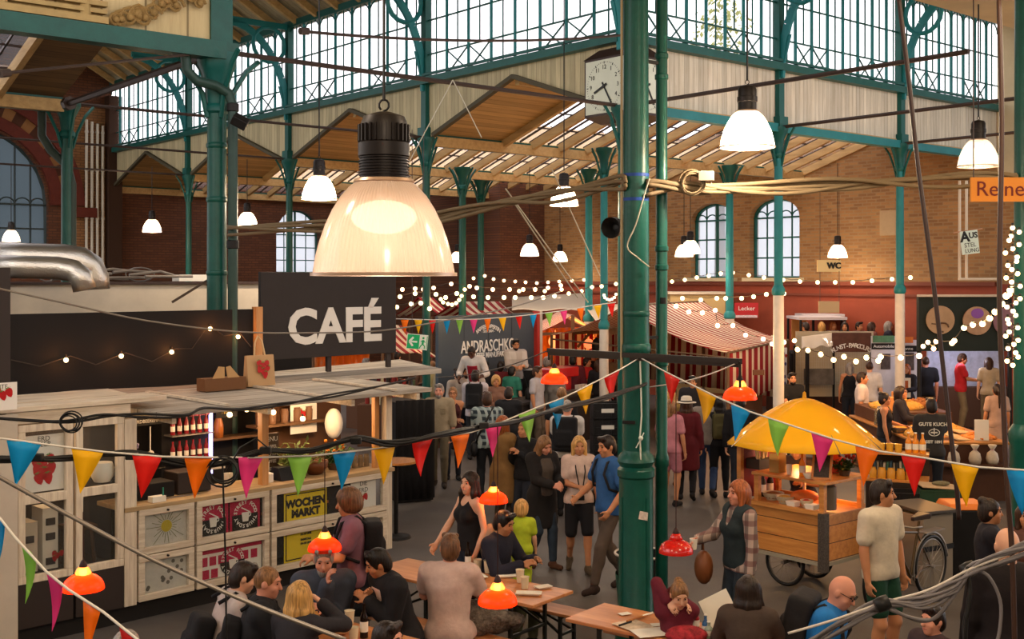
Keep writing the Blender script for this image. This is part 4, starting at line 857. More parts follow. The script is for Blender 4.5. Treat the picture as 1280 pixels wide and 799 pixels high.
for i, (px, w, lab) in enumerate(((60, .5, 'pile of grey cable and offcuts on the kiosk roof beside the ducts'), (175, .7, 'pale pipes lying on the kiosk roof below the small white lamp'), (238, .3, 'small blue-white box lying on the kiosk roof beside the dark column'))):
 c = XY(px, 16.2+i*.8, 3.58); b = MB(); rg = random.Random(i)
 if i < 2:
  for k in range(7): o = c+Vector((rg.uniform(-w, w), rg.uniform(-.1, .1), .03+.02*k)); b.tube([o-ca*rg.uniform(.2, .5), o+ZUP*rg.uniform(0, .06), o+ca*rg.uniform(.2, .5)], .022, 6)
  b.tube([c+Vector((w*math.cos(a)*.3, 0, .1+.1*math.sin(a))) for a in [i2*.5 for i2 in range(13)]], .012, 5)
 else: b.box(c+ZUP*.05, (.5, .2, .1), CAA)
 tag(b.build('pipe_offcuts' if i < 2 else 'box', STEELW if i != 2 else PAPER), lab, 'offcuts' if i < 2 else 'box')
# ---- posters
PINKP = mat('poster_pink', '#b0103f', .5); BLKP = mat('poster_black', '#16110f', .5); YELP = mat('poster_yellow', '#e2c81e', .5); WHP = mat('poster_white', '#e3ded6', .5); GRNL = mat('leaf_green', '#5f7f3a', .6); REDS = mat('berry_red', '#b3161a', .4)
def kdisc(mb, c, r0, r1, a0=0., a1=2*PI, n=24, m=0, off=0.):
 o = lambda r, a: c+ca*r*math.cos(a)+ZUP*r*math.sin(a)-cn*off
 for i in range(n):
  p, q = a0+(a1-a0)*i/n, a0+(a1-a0)*(i+1)/n
  mb.poly([o(r0, p), o(r1, p), o(r1, q), o(r0, q)] if r0 > 0 else [o(0, p), o(r1, p), o(r1, q)], m)
def arctext(s, c, R, a0, a1, size, m, par, right, nrm, outward=True, off=0.):
 n = len(s)
 for i, ch in enumerate(s):
  if ch == ' ': continue
  a = a0+(a1-a0)*(i+.5)/n; o = c+right*R*math.cos(a)+ZUP*R*math.sin(a)+nrm*off
  tg = (right*math.sin(a)-ZUP*math.cos(a)); upv = right*math.cos(a)+ZUP*math.sin(a)
  text(ch, size, 'letter', m, par, facem(o, tg, upv), .0008, size*.02)
def streetfood(c, R, par):
 b = MB(); kdisc(b, c, .0, R*.98, 0, PI, 24, 0, .002); kdisc(b, c, 0, R*.98, PI, 2*PI, 24, 1, .002); b.build('roundel', [PINKP, BLKP], par)
 b = MB(); o = lambda x, z: c+ca*x*R+ZUP*z*R-cn*.005
 b.poly([o(-.3, .12), o(-.22, -.5), o(.22, -.5), o(.3, .12)]); b.bar(o(-.32, .46), o(.38, .08), R*.07, .002, up=-cn); b.tube([o(.27, .05), o(.42, .0), o(.4, -.12), o(.26, -.2)], R*.035, 4); b.build('cup_print', WHP, par)
 arctext('STREET FOOD', c, R*.78, math.radians(178), math.radians(2), R*.34, WHP, par, ca, -cn, off=.006)
 arctext('THURSDAY', c, R*.78, math.radians(-12), math.radians(-168), R*.34, WHP, par, ca, -cn, off=.006)
for i, (x, lab) in enumerate(((.95, 'pink and black poster with a cup in a circle of lettering, beside the daisy pane'), (1.37, 'pink and black poster with a cup in a circle of lettering, beside the wooden post'))):
 t = thing('poster', lab, 'poster', CK(x, -.02, .73), CAA); b = MB(); w, h = .2, .19; zc = .93
 b.box(CK(x, -.004, zc), (2*w, .004, 2*h), CAA); b.build('sheet', PINKP, t); b = MB(); b.box(CK(x, -.0085, zc-h*.5), (1.7*w, .003, h), CAA); b.build('black_panel', BLKP, t); streetfood(CK(x, -.012, zc+.005), .17, t)
t = thing('poster', 'white poster of small pink squares with one large lettered roundel, lower middle pane', 'poster', CK(1.18, -.02, .27), CAA)
b = MB(); b.box(CK(1.19, -.004, .44), (.8, .004, .33), CAA); b.build('sheet', WHP, t); b = MB(); b.box(CK(1.19, -.0085, .58), (.8, .003, .05), CAA)
for x, z in ((.84, .47), (.95, .47), (1.06, .47), (1.37, .47), (1.49, .47), (.86, .33), (.97, .33)): b.box(CK(x, -.0085, z), (.085, .003, .1), CAA)
b.build('pink_squares', PINKP, t); streetfood(CK(1.2, -.012, .43), .165, t)
t = thing('market_sign', 'yellow sign sheet with bold black lettering behind the double window frame', 'sign', CK(2.2, .05, .25), CAA)
b = MB(); b.box(CK(2.22, .0, .68), (.62, .006, .82), CAA); b.build('sheet', YELP, t)
b = MB(); kframe(b, 1.93, 2.51, .29, 1.07, -.006, .012, .004); b.build('border', BLKP, t)
text('WOCHEN', .125, 'lettering', BLKP, t, facem(CK(2.22, -.006, .95), ca), .001, .008); text('MARKT', .125, 'lettering', BLKP, t, facem(CK(2.22, -.006, .83), ca), .001, .008)
for z, s, w in ((.62, .04, 'DIENSTAG & FREITAG'), (.575, .035, '10-18 UHR'), (.51, .035, 'SAMSTAG'), (.465, .035, '10-18 UHR')): text(w, s, 'small_lettering', BLKP, t, facem(CK(2.22, -.006, z), ca), .001, .002)
# flower panes, strawberry posters
t = thing('poster', 'white pane sheet painted with a large yellow daisy centre and grey rays', 'poster', CK(.36, -.02, .75), CAA); b = MB(); b.box(CK(.36, -.004, .93), (.52, .004, .34), CAA); b.build('sheet', mat('daisy_sheet', '#c8c4bb', .6, var=.1, vscale=15), t)
b = MB(); kdisc(b, CK(.38, -.008, .95), 0, .065); b.build('daisy_centre', mat('daisy_yellow', '#b8a428', .6), t); b = MB()
for k in range(22): a = 2*PI*k/22; r1 = .12+.06*(k % 3); c = CK(.38, -.009, .95); b.bar(c+ca*.07*math.cos(a)+ZUP*.07*math.sin(a), c+ca*r1*math.cos(a)+ZUP*min(r1*math.sin(a), .14), .006, .002, up=-cn)
b.build('rays', mat('ray_grey', '#7f8060', .7), t)
t = thing('poster', 'pale pane sheet with scattered grey seed heads below the daisy pane', 'poster', CK(.36, -.02, .27), CAA); b = MB(); b.box(CK(.36, -.004, .44), (.52, .004, .34), CAA); b.build('sheet', MATS['daisy_sheet'], t); b = MB(); rg = random.Random(2)
for k in range(12): kdisc(b, CK(.14+rg.random()*.44, -.008, .3+rg.random()*.26), 0, .022, n=10)
b.build('seed_heads', mat('seed_grey', '#6a645c', .8), t)
def berries(mb, c, s, right, up, nrm, n=7, seed=1):
 rg = random.Random(seed); spots = [(-.45, .5), (.4, .45), (-.05, .25), (-.4, -.05), (.45, -.05), (0, -.3), (.25, -.62), (-.3, -.6), (.05, .7)][:n]
 for x, z in spots:
  o = c+right*x*s+up*z*s; a = rg.uniform(-.6, .6); R = Matrix((right, up, nrm)).transposed() @ Matrix.Rotation(a, 3, 'Z')
  k = len(mb.v); pr = [(0, -.42), (.16, -.28), (.27, -.02), (.27, .18), (.14, .3), (-.14, .3), (-.27, .18), (-.27, -.02), (-.16, -.28)]
  mb.poly([o+R @ Vector((p*s, q*s, 0)) for p, q in pr], 0)
  for b2 in (-.9, -.3, .3, .9): mb.poly([o+R @ Vector((0, .26*s, .002)), o+R @ Vector((math.sin(b2-.25)*.3*s, (.28+.2*math.cos(b2))*s*.8, .002)), o+R @ Vector((math.sin(b2+.25)*.3*s, (.28+.2*math.cos(b2))*s*.8, .002))], 1)
def berry_poster(lab, o, w, h, right, nrm, txt=None, n=7, s=.16, sub=None, seed=1, bc=(.5, .42)):
 t = thing('poster', lab, 'poster', o); b = MB(); c = lambda x, z, q=0.: o+right*(x-.5)*w+ZUP*z*h+nrm*q
 b.slab([c(0, 0), c(1, 0), c(1, 1), c(0, 1)], .004, nrm); b.build('sheet', WHP, t)
 b = MB(); berries(b, c(bc[0], bc[1], .008), s, right, ZUP, nrm, n, seed); b.build('strawberry_print', [REDS, GRNL], t)
 for i, (tx, z, sz) in enumerate(txt or ()): text(tx, sz, 'lettering', mat('print_grey', '#4c4a44', .7), t, facem(c(.5, z, .006), right), .0008, 0)
berry_poster('large strawberry poster in the upper left pane of the glazed booth', CK(-.97, .0, 1.5), .42, .56, ca, -cn, [('ERD', .93, .07), ('BEER', .83, .07)], 8, .17)
berry_poster('strawberry leaf poster at the left end of the booth above the lintel', P(4, 513, 11.0), .26, .26, ca, -cn, [('ITF', .85, .06)], 3, .13)
berry_poster('strawberry poster hanging inside the hut beside the right posts', CK(3.0, 1.1, 1.6), .42, .5, ca, -cn, None, 6, .14, seed=4)
berry_poster('strawberry and lettering sheet in the right end pane of the counter', CK(3.1, .0, .72), .4, .4, ca, -cn, [('DIE', .85, .08), ('ERD', .65, .08)], 4, .13, bc=(.45, .3))
berry_poster('narrow strawberry sheet in the lower right end pane of the counter', CK(3.2, .0, .27), .22, .36, ca, -cn, None, 5, .1)
# things seen inside the booth and behind the counter glass
def simple(name, lab, cat, b, m, grp=None, **kw): return tag(b.build(name, m, **kw), lab, cat, grp)
for i, (x, z, w, h, m, lab) in enumerate(((-1.05, .9, .2, .5, PALEB, 'pale grey bin front behind the lower left booth pane'), (-.82, .85, .16, .62, PAPER, 'white drawer cabinet behind the lower left booth pane'))):
 t = thing('cabinet', lab, 'cabinet', CK(x, .2, .62), CAA); b = MB(); b.box(CK(x, .3, .62+h/2+.05), (w, .25, h), CAA); b.build('body', m, t)
 for zz in (.75, 1.0, 1.15):
  if zz < .62+h: b = MB(); b.box(CK(x, .17, zz), (w*.6, .012, .07), CAA); b.build('drawer', BROWNB, t)
b = MB(); berries(b, CK(-.75, .15, .78), .09, ca, ZUP, -cn, 4, 3); simple('strawberry_print', 'small red strawberry cut-out at the foot of the white booth cabinet', 'print', b, [REDS, GRNL])
t = thing('bar_stool', 'dark wooden stool inside the booth behind the lower right pane', 'stool', CK(-.4, .45, .6), CAA)
b = MB(); b.box(CK(-.4, .45, 1.0), (.3, .3, .04), CAA); b.build('seat', mat('stool_dark', '#4a3526', .6), t)
for x in (-.13, .13):
 for y in (-.13, .13): b = MB(); b.bar(CK(-.4+x, .45+y, .6), CK(-.4+x*.8, .45+y*.8, .98), .03, .03); b.build('leg', MATS['stool_dark'], t)
b = MB(); b.lathe([(0, 0), (.08, 0), (.11, .05), (.12, .14), (.1, .2), (0, .2)], CK(-.3, .1, 1.5), 16); simple('bowl', 'white bowl on the sill of the upper right booth pane', 'bowl', b, PAPER, smooth='auto')
for i, (x, w, h, m, lab) in enumerate(((1.85, .07, .36, PINEV, 'orange upright slat behind the market sign pane, nearest the post'), (2.25, .05, .36, PINEV, 'orange upright slat behind the market sign pane, second'), (2.62, .06, .4, PINEV, 'orange upright slat behind the market sign pane, third'))):
 b = MB(); b.box(CK(x, .2, .72+h/2), (w, .04, h), CAA); b.box(CK(x, .22, .72+h*.35), (.2, .03, .03), CAA); simple('upright_slat', lab, 'slat', b, mat('orange_wood', '#b5602a', .6))
t = thing('teal_apron', 'teal cloth hanging behind the lower pane of the market sign', 'cloth', CK(1.85, .25, .2), CAA); b = MB()
b.sheet([[CK(1.75+.2*i/6, .22+.02*math.sin(i*1.7), .62-.38*j/5) for i in range(7)] for j in range(6)]); b.build('cloth', mat('teal_cloth', '#2a6a66', .8), t, True, solid=.004)
# ---- counter goods
def cup_stack(o, n, r, m, lab, grp=None):
 t = thing('cup_stack', lab, 'cups', o); 
 for k in range(n):
  b = MB(); z = k*r*.55; b.lathe([(r*.7, z), (r, z+r*2.2), (r*1.06, z+r*2.2), (r*1.02, z+r*2.12), (r*.72, z+.004), (0, z+.004)], o, 14); b.build('cup', m, t, 'auto')
cup_stack(CK(1.32, .3, 1.215), 5, .035, PAPER, 'stack of white paper cups on the counter beside the wooden post'); cup_stack(CK(1.42, .38, 1.215), 4, .035, PAPER, 'shorter stack of white paper cups behind the taller stack by the post')
cup_stack(CK(1.87, .3, 1.215), 8, .036, mat('cream_cup', '#d8cdb8', .6), 'tall stack of cream cups on the counter before the chalk board')
t = thing('counter_machine', 'low black machine on the counter behind the red pennant', 'machine', CK(.55, .25, 1.215), CAA); b = MB(); b.box(CK(.35, .35, 1.3), (.5, .3, .17), CAA); b.build('body', BLACKW, t, bevel=.01); b = MB(); b.box(CK(.85, .35, 1.34), (.42, .3, .24), CAA); b.build('rear_body', BROWNB, t, bevel=.01); b = MB(); b.box(CK(.55, .12, 1.22), (.6, .03, .012), CAA); b.build('tray', STEELW, t)
t = thing('card_tray', 'small white card tray on the counter edge below the red pennant', 'tray', CK(.3, .05, 1.215), CAA); b = MB(); b.box(CK(.3, .05, 1.245), (.16, .1, .06), CAA); b.build('body', PAPER, t); b = MB(); b.box(CK(.36, .03, 1.3), (.012, .012, .12), CAA); b.build('pen', mat('green_pen', '#2f7f6a', .5), t)
t = thing('price_box', 'small white lettered box on the counter behind the black machine', 'box', CK(1.4, .7, 1.215), CAA); b = MB(); b.box(CK(1.35, .62, 1.43), (.26, .1, .1), CAA); b.build('body', PAPER, t); text('MENU', .07, 'lettering', BLKP, t, facem(CK(1.35, .565, 1.43), ca), .001)
t = thing('till', 'dark card reader till on the counter right of the wooden post', 'till', CK(2.0, .2, 1.215), CAA); b = MB(); b.hexa([CK(1.95, .1, 1.215), CK(2.3, .1, 1.215), CK(2.3, .35, 1.215), CK(1.95, .35, 1.215)], [CK(1.97, .2, 1.36), CK(2.28, .2, 1.36), CK(2.28, .33, 1.36), CK(1.97, .33, 1.36)]); b.build('body', DARKM, t); b = MB(); b.lathe([(0, 0), (.06, 0), (.06, .1), (0, .12)], CK(1.83, .2, 1.215), 12); b.build('receipt_roll', PAPER, t)
t = thing('bread_basket', 'round brown wooden bowl on the counter behind the blue pennant', 'bowl', CK(2.6, .2, 1.215)); b = MB(); b.lathe([(0, 0), (.08, 0), (.15, .09), (.16, .17), (.14, .16), (.07, .03), (0, .02)], CK(2.55, .25, 1.215), 20); b.build('bowl', mat('bowl_brown', '#6a3d20', .5), t, True)
for i in range(5):
 b = MB(); o = CK(3.0+.1*i, .3, 1.215); b.lathe([(0, 0), (.035, 0), (.037, .11), (.03, .13), (.03, .15), (0, .15)], o, 12); t = tag(b.build('glass_jar', glassy('jar_glass', '#c9b79a', .6)), 'small preserve jar in the row of five on the counter by the right post', 'jar', 'preserve jars'); t
# plants
def plant(o, r, h, n, lab, col, cat='plant', name='potted_plant', pot=True, seed=1, tip=None):
 t = thing(name, lab, cat, o); rg = random.Random(seed)
 if pot: b = MB(); b.lathe([(0, 0), (r*.35, 0), (r*.45, h*.25), (r*.4, h*.25), (0, h*.2)], o, 14); b.build('pot', mat('pot_brown', '#5a4330', .7), t, 'auto')
 b = MB()
 for k in range(n):
  a = rg.uniform(0, 6.28); e = rg.uniform(.2, 1.2); L = h*rg.uniform(.5, .9); d = Vector((math.cos(a)*math.cos(e), math.sin(a)*math.cos(e), math.sin(e))); s0 = o+ZUP*h*.2; s1 = s0+d*L*.6; s2 = s1+(d+Vector((0, 0, -.4)))*L*.5*min(1, r/h)
  b.tube([s0, s1, s2], .004, 4)
  for q in range(5):
   p = s0.lerp(s1, .4+q*.15) if q < 4 else s2; w = Vector((rg.uniform(-1, 1), rg.uniform(-1, 1), rg.uniform(-.3, .8))).normalized(); sd = w.cross(ZUP).normalized()*.022; b.poly([p, p+w*.04+sd, p+w*.1, p+w*.04-sd])
 b.build('foliage', col, t)
 if tip:
  b = MB()
  for k in range(14): b.ball(o+Vector((rg.uniform(-r, r)*.7, rg.uniform(-r, r)*.5, h*rg.uniform(.5, 1.0))), .022, 7, 5)
  b.build('flowers', tip, t, True)
LF = mat('plant_green', '#3f5a2c', .6, var=.3, vscale=20); LF2 = mat('plant_green_light', '#6d7f3f', .6, var=.3, vscale=20)
plant(CK(2.35, .36, 1.215), .28, .5, 70, 'leafy green potted plant on the counter right of the chalk board', LF2, seed=3)
plant(CK(2.95, .36, 1.215), .26, .36, 50, 'low green plant with an orange flower on the counter near the right posts', LF, seed=5, tip=mat('flower_orange', '#d07a20', .6))
plant(CK(.25, .5, 1.3), .22, .55, 30, 'dried dark flower bunch standing at the left end of the counter opening', mat('dried_leaf', '#4a4026', .8), pot=True, seed=8, tip=mat('dried_lilac', '#8d7f94', .8))
# fridge of bottles, boards, lamps inside the hut
t = thing('bottle_fridge', 'glass-fronted drinks fridge with a lit violet edge inside the hut', 'fridge', CK(1.35, 1.1, 1.0), CAA)
b = MB(); b.box(CK(1.32, 1.35, 1.6), (.62, .3, 1.0), CAA); b.build('body', BLACKW, t); b = MB(); b.box(CK(1.66, 1.17, 1.65), (.035, .03, .85), CAA); b.build('light_strip', emis('violet_strip', '#c9b4ff', 2.2), t); 
for z in (1.45, 1.75): b = MB(); b.box(CK(1.32, 1.1, z), (.56, .2, .015), CAA); b.build('shelf', STEELW, t)
b = MB(); b.box(CK(1.5, 1.17, 2.02), (.28, .02, .14), CAA); b.build('header_panel', mat('fridge_header', '#a8485c', .5), t)
BOTC = [mat('bottle_red', '#7a1820', .2), mat('bottle_dark', '#2a1512', .2), mat('bottle_violet', '#4a2c5a', .2)]
pb = None
for i in range(12):
 o = CK(1.09+(i % 6)*.09, 1.08, 1.46+.3*(i//6)); 
 if pb is None:
  t2 = thing('soda_bottle', 'small soda bottle in a row of six on the fridge shelves', 'bottle', o, group='soda bottles in the fridge'); b = MB(); b.lathe([(0, 0), (.028, 0), (.028, .13), (.012, .18), (.012, .22), (0, .22)], o, 10); b.build('glass', BOTC[0], t2, 'auto'); b = MB(); b.lathe([(.0285, .04), (.0285, .1)], o, 10); b.build('bottle_label', PAPER, t2); pb = t2
 else: dup(pb, o)
t = thing('menu_board', 'wide black chalk menu board under the hut roof beside the fridge', 'board', CK(.75, 1.2, 1.9), CAA); b = MB(); b.box(CK(.72, 1.15, 1.98), (.62, .03, .16), CAA); b.build('board', SLATE, t)
text('HEISSE WAFFELN', .06, 'lettering', CHALK, t, facem(CK(.72, 1.13, 2.015), ca), .001); text('MIT ERDBEEREN', .055, 'lettering', CHALK, t, facem(CK(.72, 1.13, 1.945), ca), .001)
t = thing('ladle', 'white ladle hanging below the chalk menu board', 'ladle', CK(.8, 1.12, 1.5)); b = MB(); b.bar(CK(.82, 1.12, 1.88), CK(.82, 1.12, 1.6), .02, .008); b.ball(CK(.82, 1.1, 1.57), .035, 10, 6); b.build('ladle', CHALK, t)
t = thing('chalk_board', 'brown upright chalk board with written lines standing on the counter', 'board', CK(2.05, .5, 1.215), CAA); b = MB(); b.box(CK(2.05, .5, 1.49), (.26, .03, .5), CAA); b.build('board', mat('brown_slate', '#4a3a2c', .8), t)
for i, s in enumerate(('MENU', 'WAFFEL', 'KUCHEN', 'KAFFEE', 'TEE')): text(s, .055 if i else .08, 'lettering', CHALK, t, facem(CK(2.05, .48, 1.67-.09*i), ca), .001)
t = thing('menu_board', 'small dark board lettered in yellow beside the fridge light', 'board', CK(1.85, 1.2, 1.8), CAA); b = MB(); b.box(CK(1.9, 1.2, 2.0), (.3, .02, .22), CAA); b.build('board', SLATE, t); text('TORTE', .07, 'lettering', mat('chalk_yellow', '#c9a850', .8), t, facem(CK(1.9, 1.18, 2.04), ca), .001); text('TEE', .06, 'lettering', MATS['chalk_yellow'], t, facem(CK(1.86, 1.18, 1.96), ca), .001)
t = thing('carafe', 'tall amber carafe on the shelf above the cream cup stack', 'carafe', CK(1.85, 1.3, 1.635)); b = MB(); b.lathe([(0, 0), (.06, 0), (.065, .15), (.04, .24), (.045, .28), (0, .28)], CK(1.85, 1.3, 1.635), 14); b.build('carafe', mat('amber', '#a8622a', .3), t, True)
for i in range(5): b = MB(); o = CK(2.32+.19*i, 1.1, 1.765); b.lathe([(0, 0), (.05, 0), (.055, .14), (.045, .16), (.05, .18), (0, .18)], o, 12); tag(b.build('storage_jar', mat('jar_brown', '#6b4a30', .4), smooth='auto'), 'brown storage jar in the row of five on the rear shelf', 'jar', 'storage jars')
t = thing('white_sack', 'white cloth sack hanging inside the hut beside the strawberry poster', 'sack', CK(3.25, .8, 1.6)); b = MB(); b.ball(CK(3.3, .85, 1.72), (.12, .1, .2), 14, 10); b.build('sack', PAPER, t, True)
# tote bag and paper bags on the roof
t = thing('tote_bag', 'natural cloth tote bag with a red strawberry print standing on the hut roof', 'bag', CK(2.2, .95, 2.27), CAA); b = MB(); b.hexa([CK(2.02, .9, 2.28), CK(2.42, .9, 2.28), CK(2.42, 1.02, 2.28), CK(2.02, 1.02, 2.28)], [CK(2.02, .94, 2.66), CK(2.42, .94, 2.66), CK(2.42, .98, 2.66), CK(2.02, .98, 2.66)]); b.build('bag', mat('tote_cloth', '#b8946a', .8), t)
for x in (2.14, 2.27): pass
b = MB(); b.tube([CK(2.14, .95, 2.64), CK(2.15, .95, 2.82), CK(2.19, .95, 2.9), CK(2.25, .95, 2.84), CK(2.3, .95, 2.64)], .012, 6); b.build('handle', mat('tote_handle', '#c9ab80', .8), t); b = MB(); berries(b, CK(2.23, .885, 2.5), .13, ca, ZUP, -cn, 7, 6); b.build('strawberry_print', [REDS, GRNL], t)
for i, (x, lab) in enumerate(((1.5, 'brown open paper carrier bag on the hut roof, farthest from the tote bag'), (1.78, 'brown open paper carrier bag on the hut roof, next to the tote bag'))):
 t = thing('paper_bag', lab, 'bag', CK(x, .9, 2.25), CAA); b = MB(); bt = [CK(x+dx, .9+dy, 2.27) for dx, dy in ((-.14, -.1), (.14, -.1), (.14, .1), (-.14, .1))]; tp = [CK(x+dx, .9+dy, 2.42) for dx, dy in ((-.15, -.1), (.14, -.1), (.15, .1), (-.14, .1))]; b.hexa(bt, tp); b.build('bag', mat('kraft', '#6e4a2e', .8), t); b = MB(); s = 1 if i else -1; b.poly([CK(x-.12*s, .8, 2.42), CK(x+.05*s, .8, 2.42), CK(x-.06*s, .84, 2.56), CK(x-.13*s, .82, 2.55)]); b.build('flap', mat('kraft_light', '#b08a5c', .8), t, solid=.006)
# warm bulbs in and above the hut
BULB = emis('warm_bulb', '#ffcf90', 3.2)
def bulb_at(mb, o, r): mb.ball(o, r, 10, 7)
def string_lights(lab, pts, bulbs, r=.035, wire=.006, m=None, drop=.06, hidewire=False):
 t = thing('string_light', lab, 'string light', Vector(pts[0])); b = MB(); b.tube(pts, wire, 5); b.build('wire', mat('light_wire', '#3b332c', .6), t)
 for o in bulbs:
  b = MB(); o = Vector(o); b.cyl(o+ZUP*drop, o+ZUP*r*.8, .012, n=6); s = b.build('socket', RUBBER, t); b = MB(); bulb_at(b, o, r); x = b.build('bulb', m or BULB, t, True)
 return t
pts = [CK(-.6, 1.47, 2.72), CK(.05, 1.47, 2.74), CK(.35, 1.47, 2.66), CK(.7, 1.47, 2.76), CK(1.1, 1.47, 2.66), CK(1.42, 1.47, 2.78), CK(1.7, 1.47, 2.78), CK(2.0, 1.45, 3.05), CK(2.4, 1.45, 2.95)]
BW = [P(81, 450, 13.25), P(150, 445, 13.75), P(213, 440, 14.3), P(261, 411, 14.7), P(296, 421, 14.95)]
string_lights('five small amber bulbs strung across the tall black cafe wall', [P(14, 450, 12.85), P(50, 458, 13.05), P(88, 445, 13.3), P(120, 456, 13.5), P(157, 441, 13.8), P(190, 452, 14.05), P(220, 436, 14.35), P(240, 436, 14.5), P(261, 406, 14.7), P(280, 420, 14.8), P(300, 417, 14.95), P(314, 434, 15.0)], [o-cn*.03 for o in BW], .028)
for o in BW: light('bulb_light', 'POINT', o-cn*.12, 1.0, '#ff9a48', .03)
hb = [CK(1.93, .8, 2.02), CK(2.2, .75, 2.0), CK(2.32, .8, 1.95), CK(2.62, .6, 1.86), CK(1.56, .6, 2.0)]
string_lights('five warm bulbs hanging under the hut roof behind the counter', [CK(1.3, .7, 2.13), CK(1.93, .8, 2.12), CK(2.3, .8, 2.1), CK(2.62, .6, 2.1), CK(3.2, .6, 2.14)], hb, .034)
for o in (CK(.6, .5, 1.95), CK(1.56, .55, 1.95), CK(2.3, .6, 1.9), CK(2.9, .5, 1.95)): light('hut_light', 'POINT', o, 7, '#ffcf9c', .08)
light('booth_light', 'POINT', CK(-.7, .4, 1.9), 4, '#ffcf9a', .1)
# ================================================================== market stalls
STRIPE = stripes('striped_canvas', '#e0d2ba', '#9c1c22', 'X', .3, .5); STRIPE2 = stripes('striped_curtain', '#ddceb4', '#9a181e', 'X', .28, .5, translucent=.4)
WHITEC2 = trans_plastic('white_canvas', '#d8cdbb', .35); WHITEC2.node_tree.nodes['Principled BSDF'].inputs['Roughness'].default_value = .8
ORCLOTH = trans_plastic('orange_lit_cloth', '#c9752e', .4)
def awning(name, lab, a, b, c, d, m, sagz=.12, nu=14, nv=8, cat='awning', par=None):
 """canvas from ridge A-B to eave D-C, stripes across it"""
 a, b, c, d = map(Vector, (a, b, c, d)); ax = (b-a).normalized(); g = []
 for j in range(nv+1):
  s = j/nv; p, q = a.lerp(d, s), b.lerp(c, s); dz = -sagz*4*s*(1-s)
  g.append([p.lerp(q, i/nu)+ZUP*(dz+.03*math.sin(i*2*PI/nu*2)*s) for i in range(nu+1)])
 mb = MB(); mb.sheet(g); o = mb.build(name, m, par, True, uvf=lambda v: ((v-a).dot(ax), 0), solid=.008)
 if par is None: tag(o, lab, cat)
 return o
# ---- the big striped stall right of the column
RL, RR, E1, E2 = Vector((2.5, 26.2, 3.02)), Vector((5.15, 31.4, 3.02)), Vector((4.44, 24, 2.1)), Vector((6.9, 29.2, 2.1))
st = thing('market_stall', 'market stall with a large sagging red and white striped roof and curtains', 'stall', (4.3, 27.5, 0))
awning('roof_canvas', '', RL, RR, E2, E1, STRIPE, .16, par=st)
B1, B2 = RL*2-E1, RR*2-E2; B1.z = B2.z = 2.1; B1 = RL+(B1-RL)*.8; B2 = RR+(B2-RR)*.8
awning('rear_roof_canvas', '', RL, RR, B2, B1, STRIPE, .1, par=st)
def curtain(p, q, z0, m, par, name='curtain', wob=.04, n=40):
 p, q = Vector(p), Vector(q); ax = (q-p).normalized(); nn = ax.cross(ZUP); L = (q-p).length; g = []
 for z in (p.z, (p.z+z0)/2, z0): g.append([Vector((p.x, p.y, z))+ax*L*i/n+nn*wob*math.sin(i*1.35) for i in range(n+1)])
 b = MB(); b.sheet(g); return b.build(name, m, par, True, uvf=lambda v: ((v-p).dot(ax), 0), solid=.006)
curtain(E1+Vector((.05, .1, -.02)), E2+Vector((-.3, -.6, -.02)), 1.0, STRIPE2, st)
curtain(B1+Vector((.1, .2, 0)), B2, .6, STRIPE2, st, 'rear_curtain'); curtain(RR.lerp(B2, .9), RR.lerp(E2, .9), .8, STRIPE2, st, 'end_curtain')
for p, nm in ((E1, 0), (E2, 0), (B1, 0), (B2, 0), (RL, 1), (RR, 1)): b = MB(); b.cyl((p.x, p.y, 0), p, .035, n=8); b.build('pole', mat('pole_wood', '#5e4732', .7), st)
b = MB(); b.cyl(RL, RR, .03, n=8); b.build('ridge_pole', MATS['pole_wood'], st); b = MB(); b.cyl(E1, E2, .025, n=8); b.cyl(E1-ZUP*.1, B1-ZUP*.1, .02, n=8); b.build('rail', MATS['pole_wood'], st)
b = MB(); b.box((4.6, 26.9, .42), (1.6, 3.2, .84), -.44); b.build('table', mat('stall_table', '#5a3a26', .8), st)
light('stall_light', 'POINT', (4.3, 26.6, 1.9), 25, '#ffb070', .1)
t = thing('printed_cloth', 'white hanging cloth printed with blue and red figures at the end of the striped stall', 'cloth', E2.xy.to_3d()); c0 = P(973, 460, 28.9); b = MB(); b.sheet([[c0+Vector((-.22+.44*i/6, .04*math.sin(i*1.5), .5-1.05*j/6)) for i in range(7)] for j in range(7)]); b.build('cloth', mat('print_cloth', '#ccd3e0', .8), t, True, solid=.006)
b = MB(); rg = random.Random(5); rb = MB()
for k in range(22): (b if k % 3 else rb).ball(c0+Vector((rg.uniform(-.18, .18), -.06, rg.uniform(-.48, .42))), (.03, .008, .045), 7, 5)
b.build('blue_print', mat('print_blue', '#37427e', .8), t); rb.build('red_print', mat('print_red', '#a32f33', .8), t)
b = MB(); b.slab([P(948, 466, 24.4)+Vector(q) for q in ((-.12, 0, -.05), (.12, 0, -.05), (.12, 0, .06), (-.12, 0, .06))], .02, (0, -1, 0)); tag(b.build('price_sign', mat('sign_brown', '#5a3a2a', .7)), 'small brown sign hanging on the striped curtain above the orange lamp', 'sign')
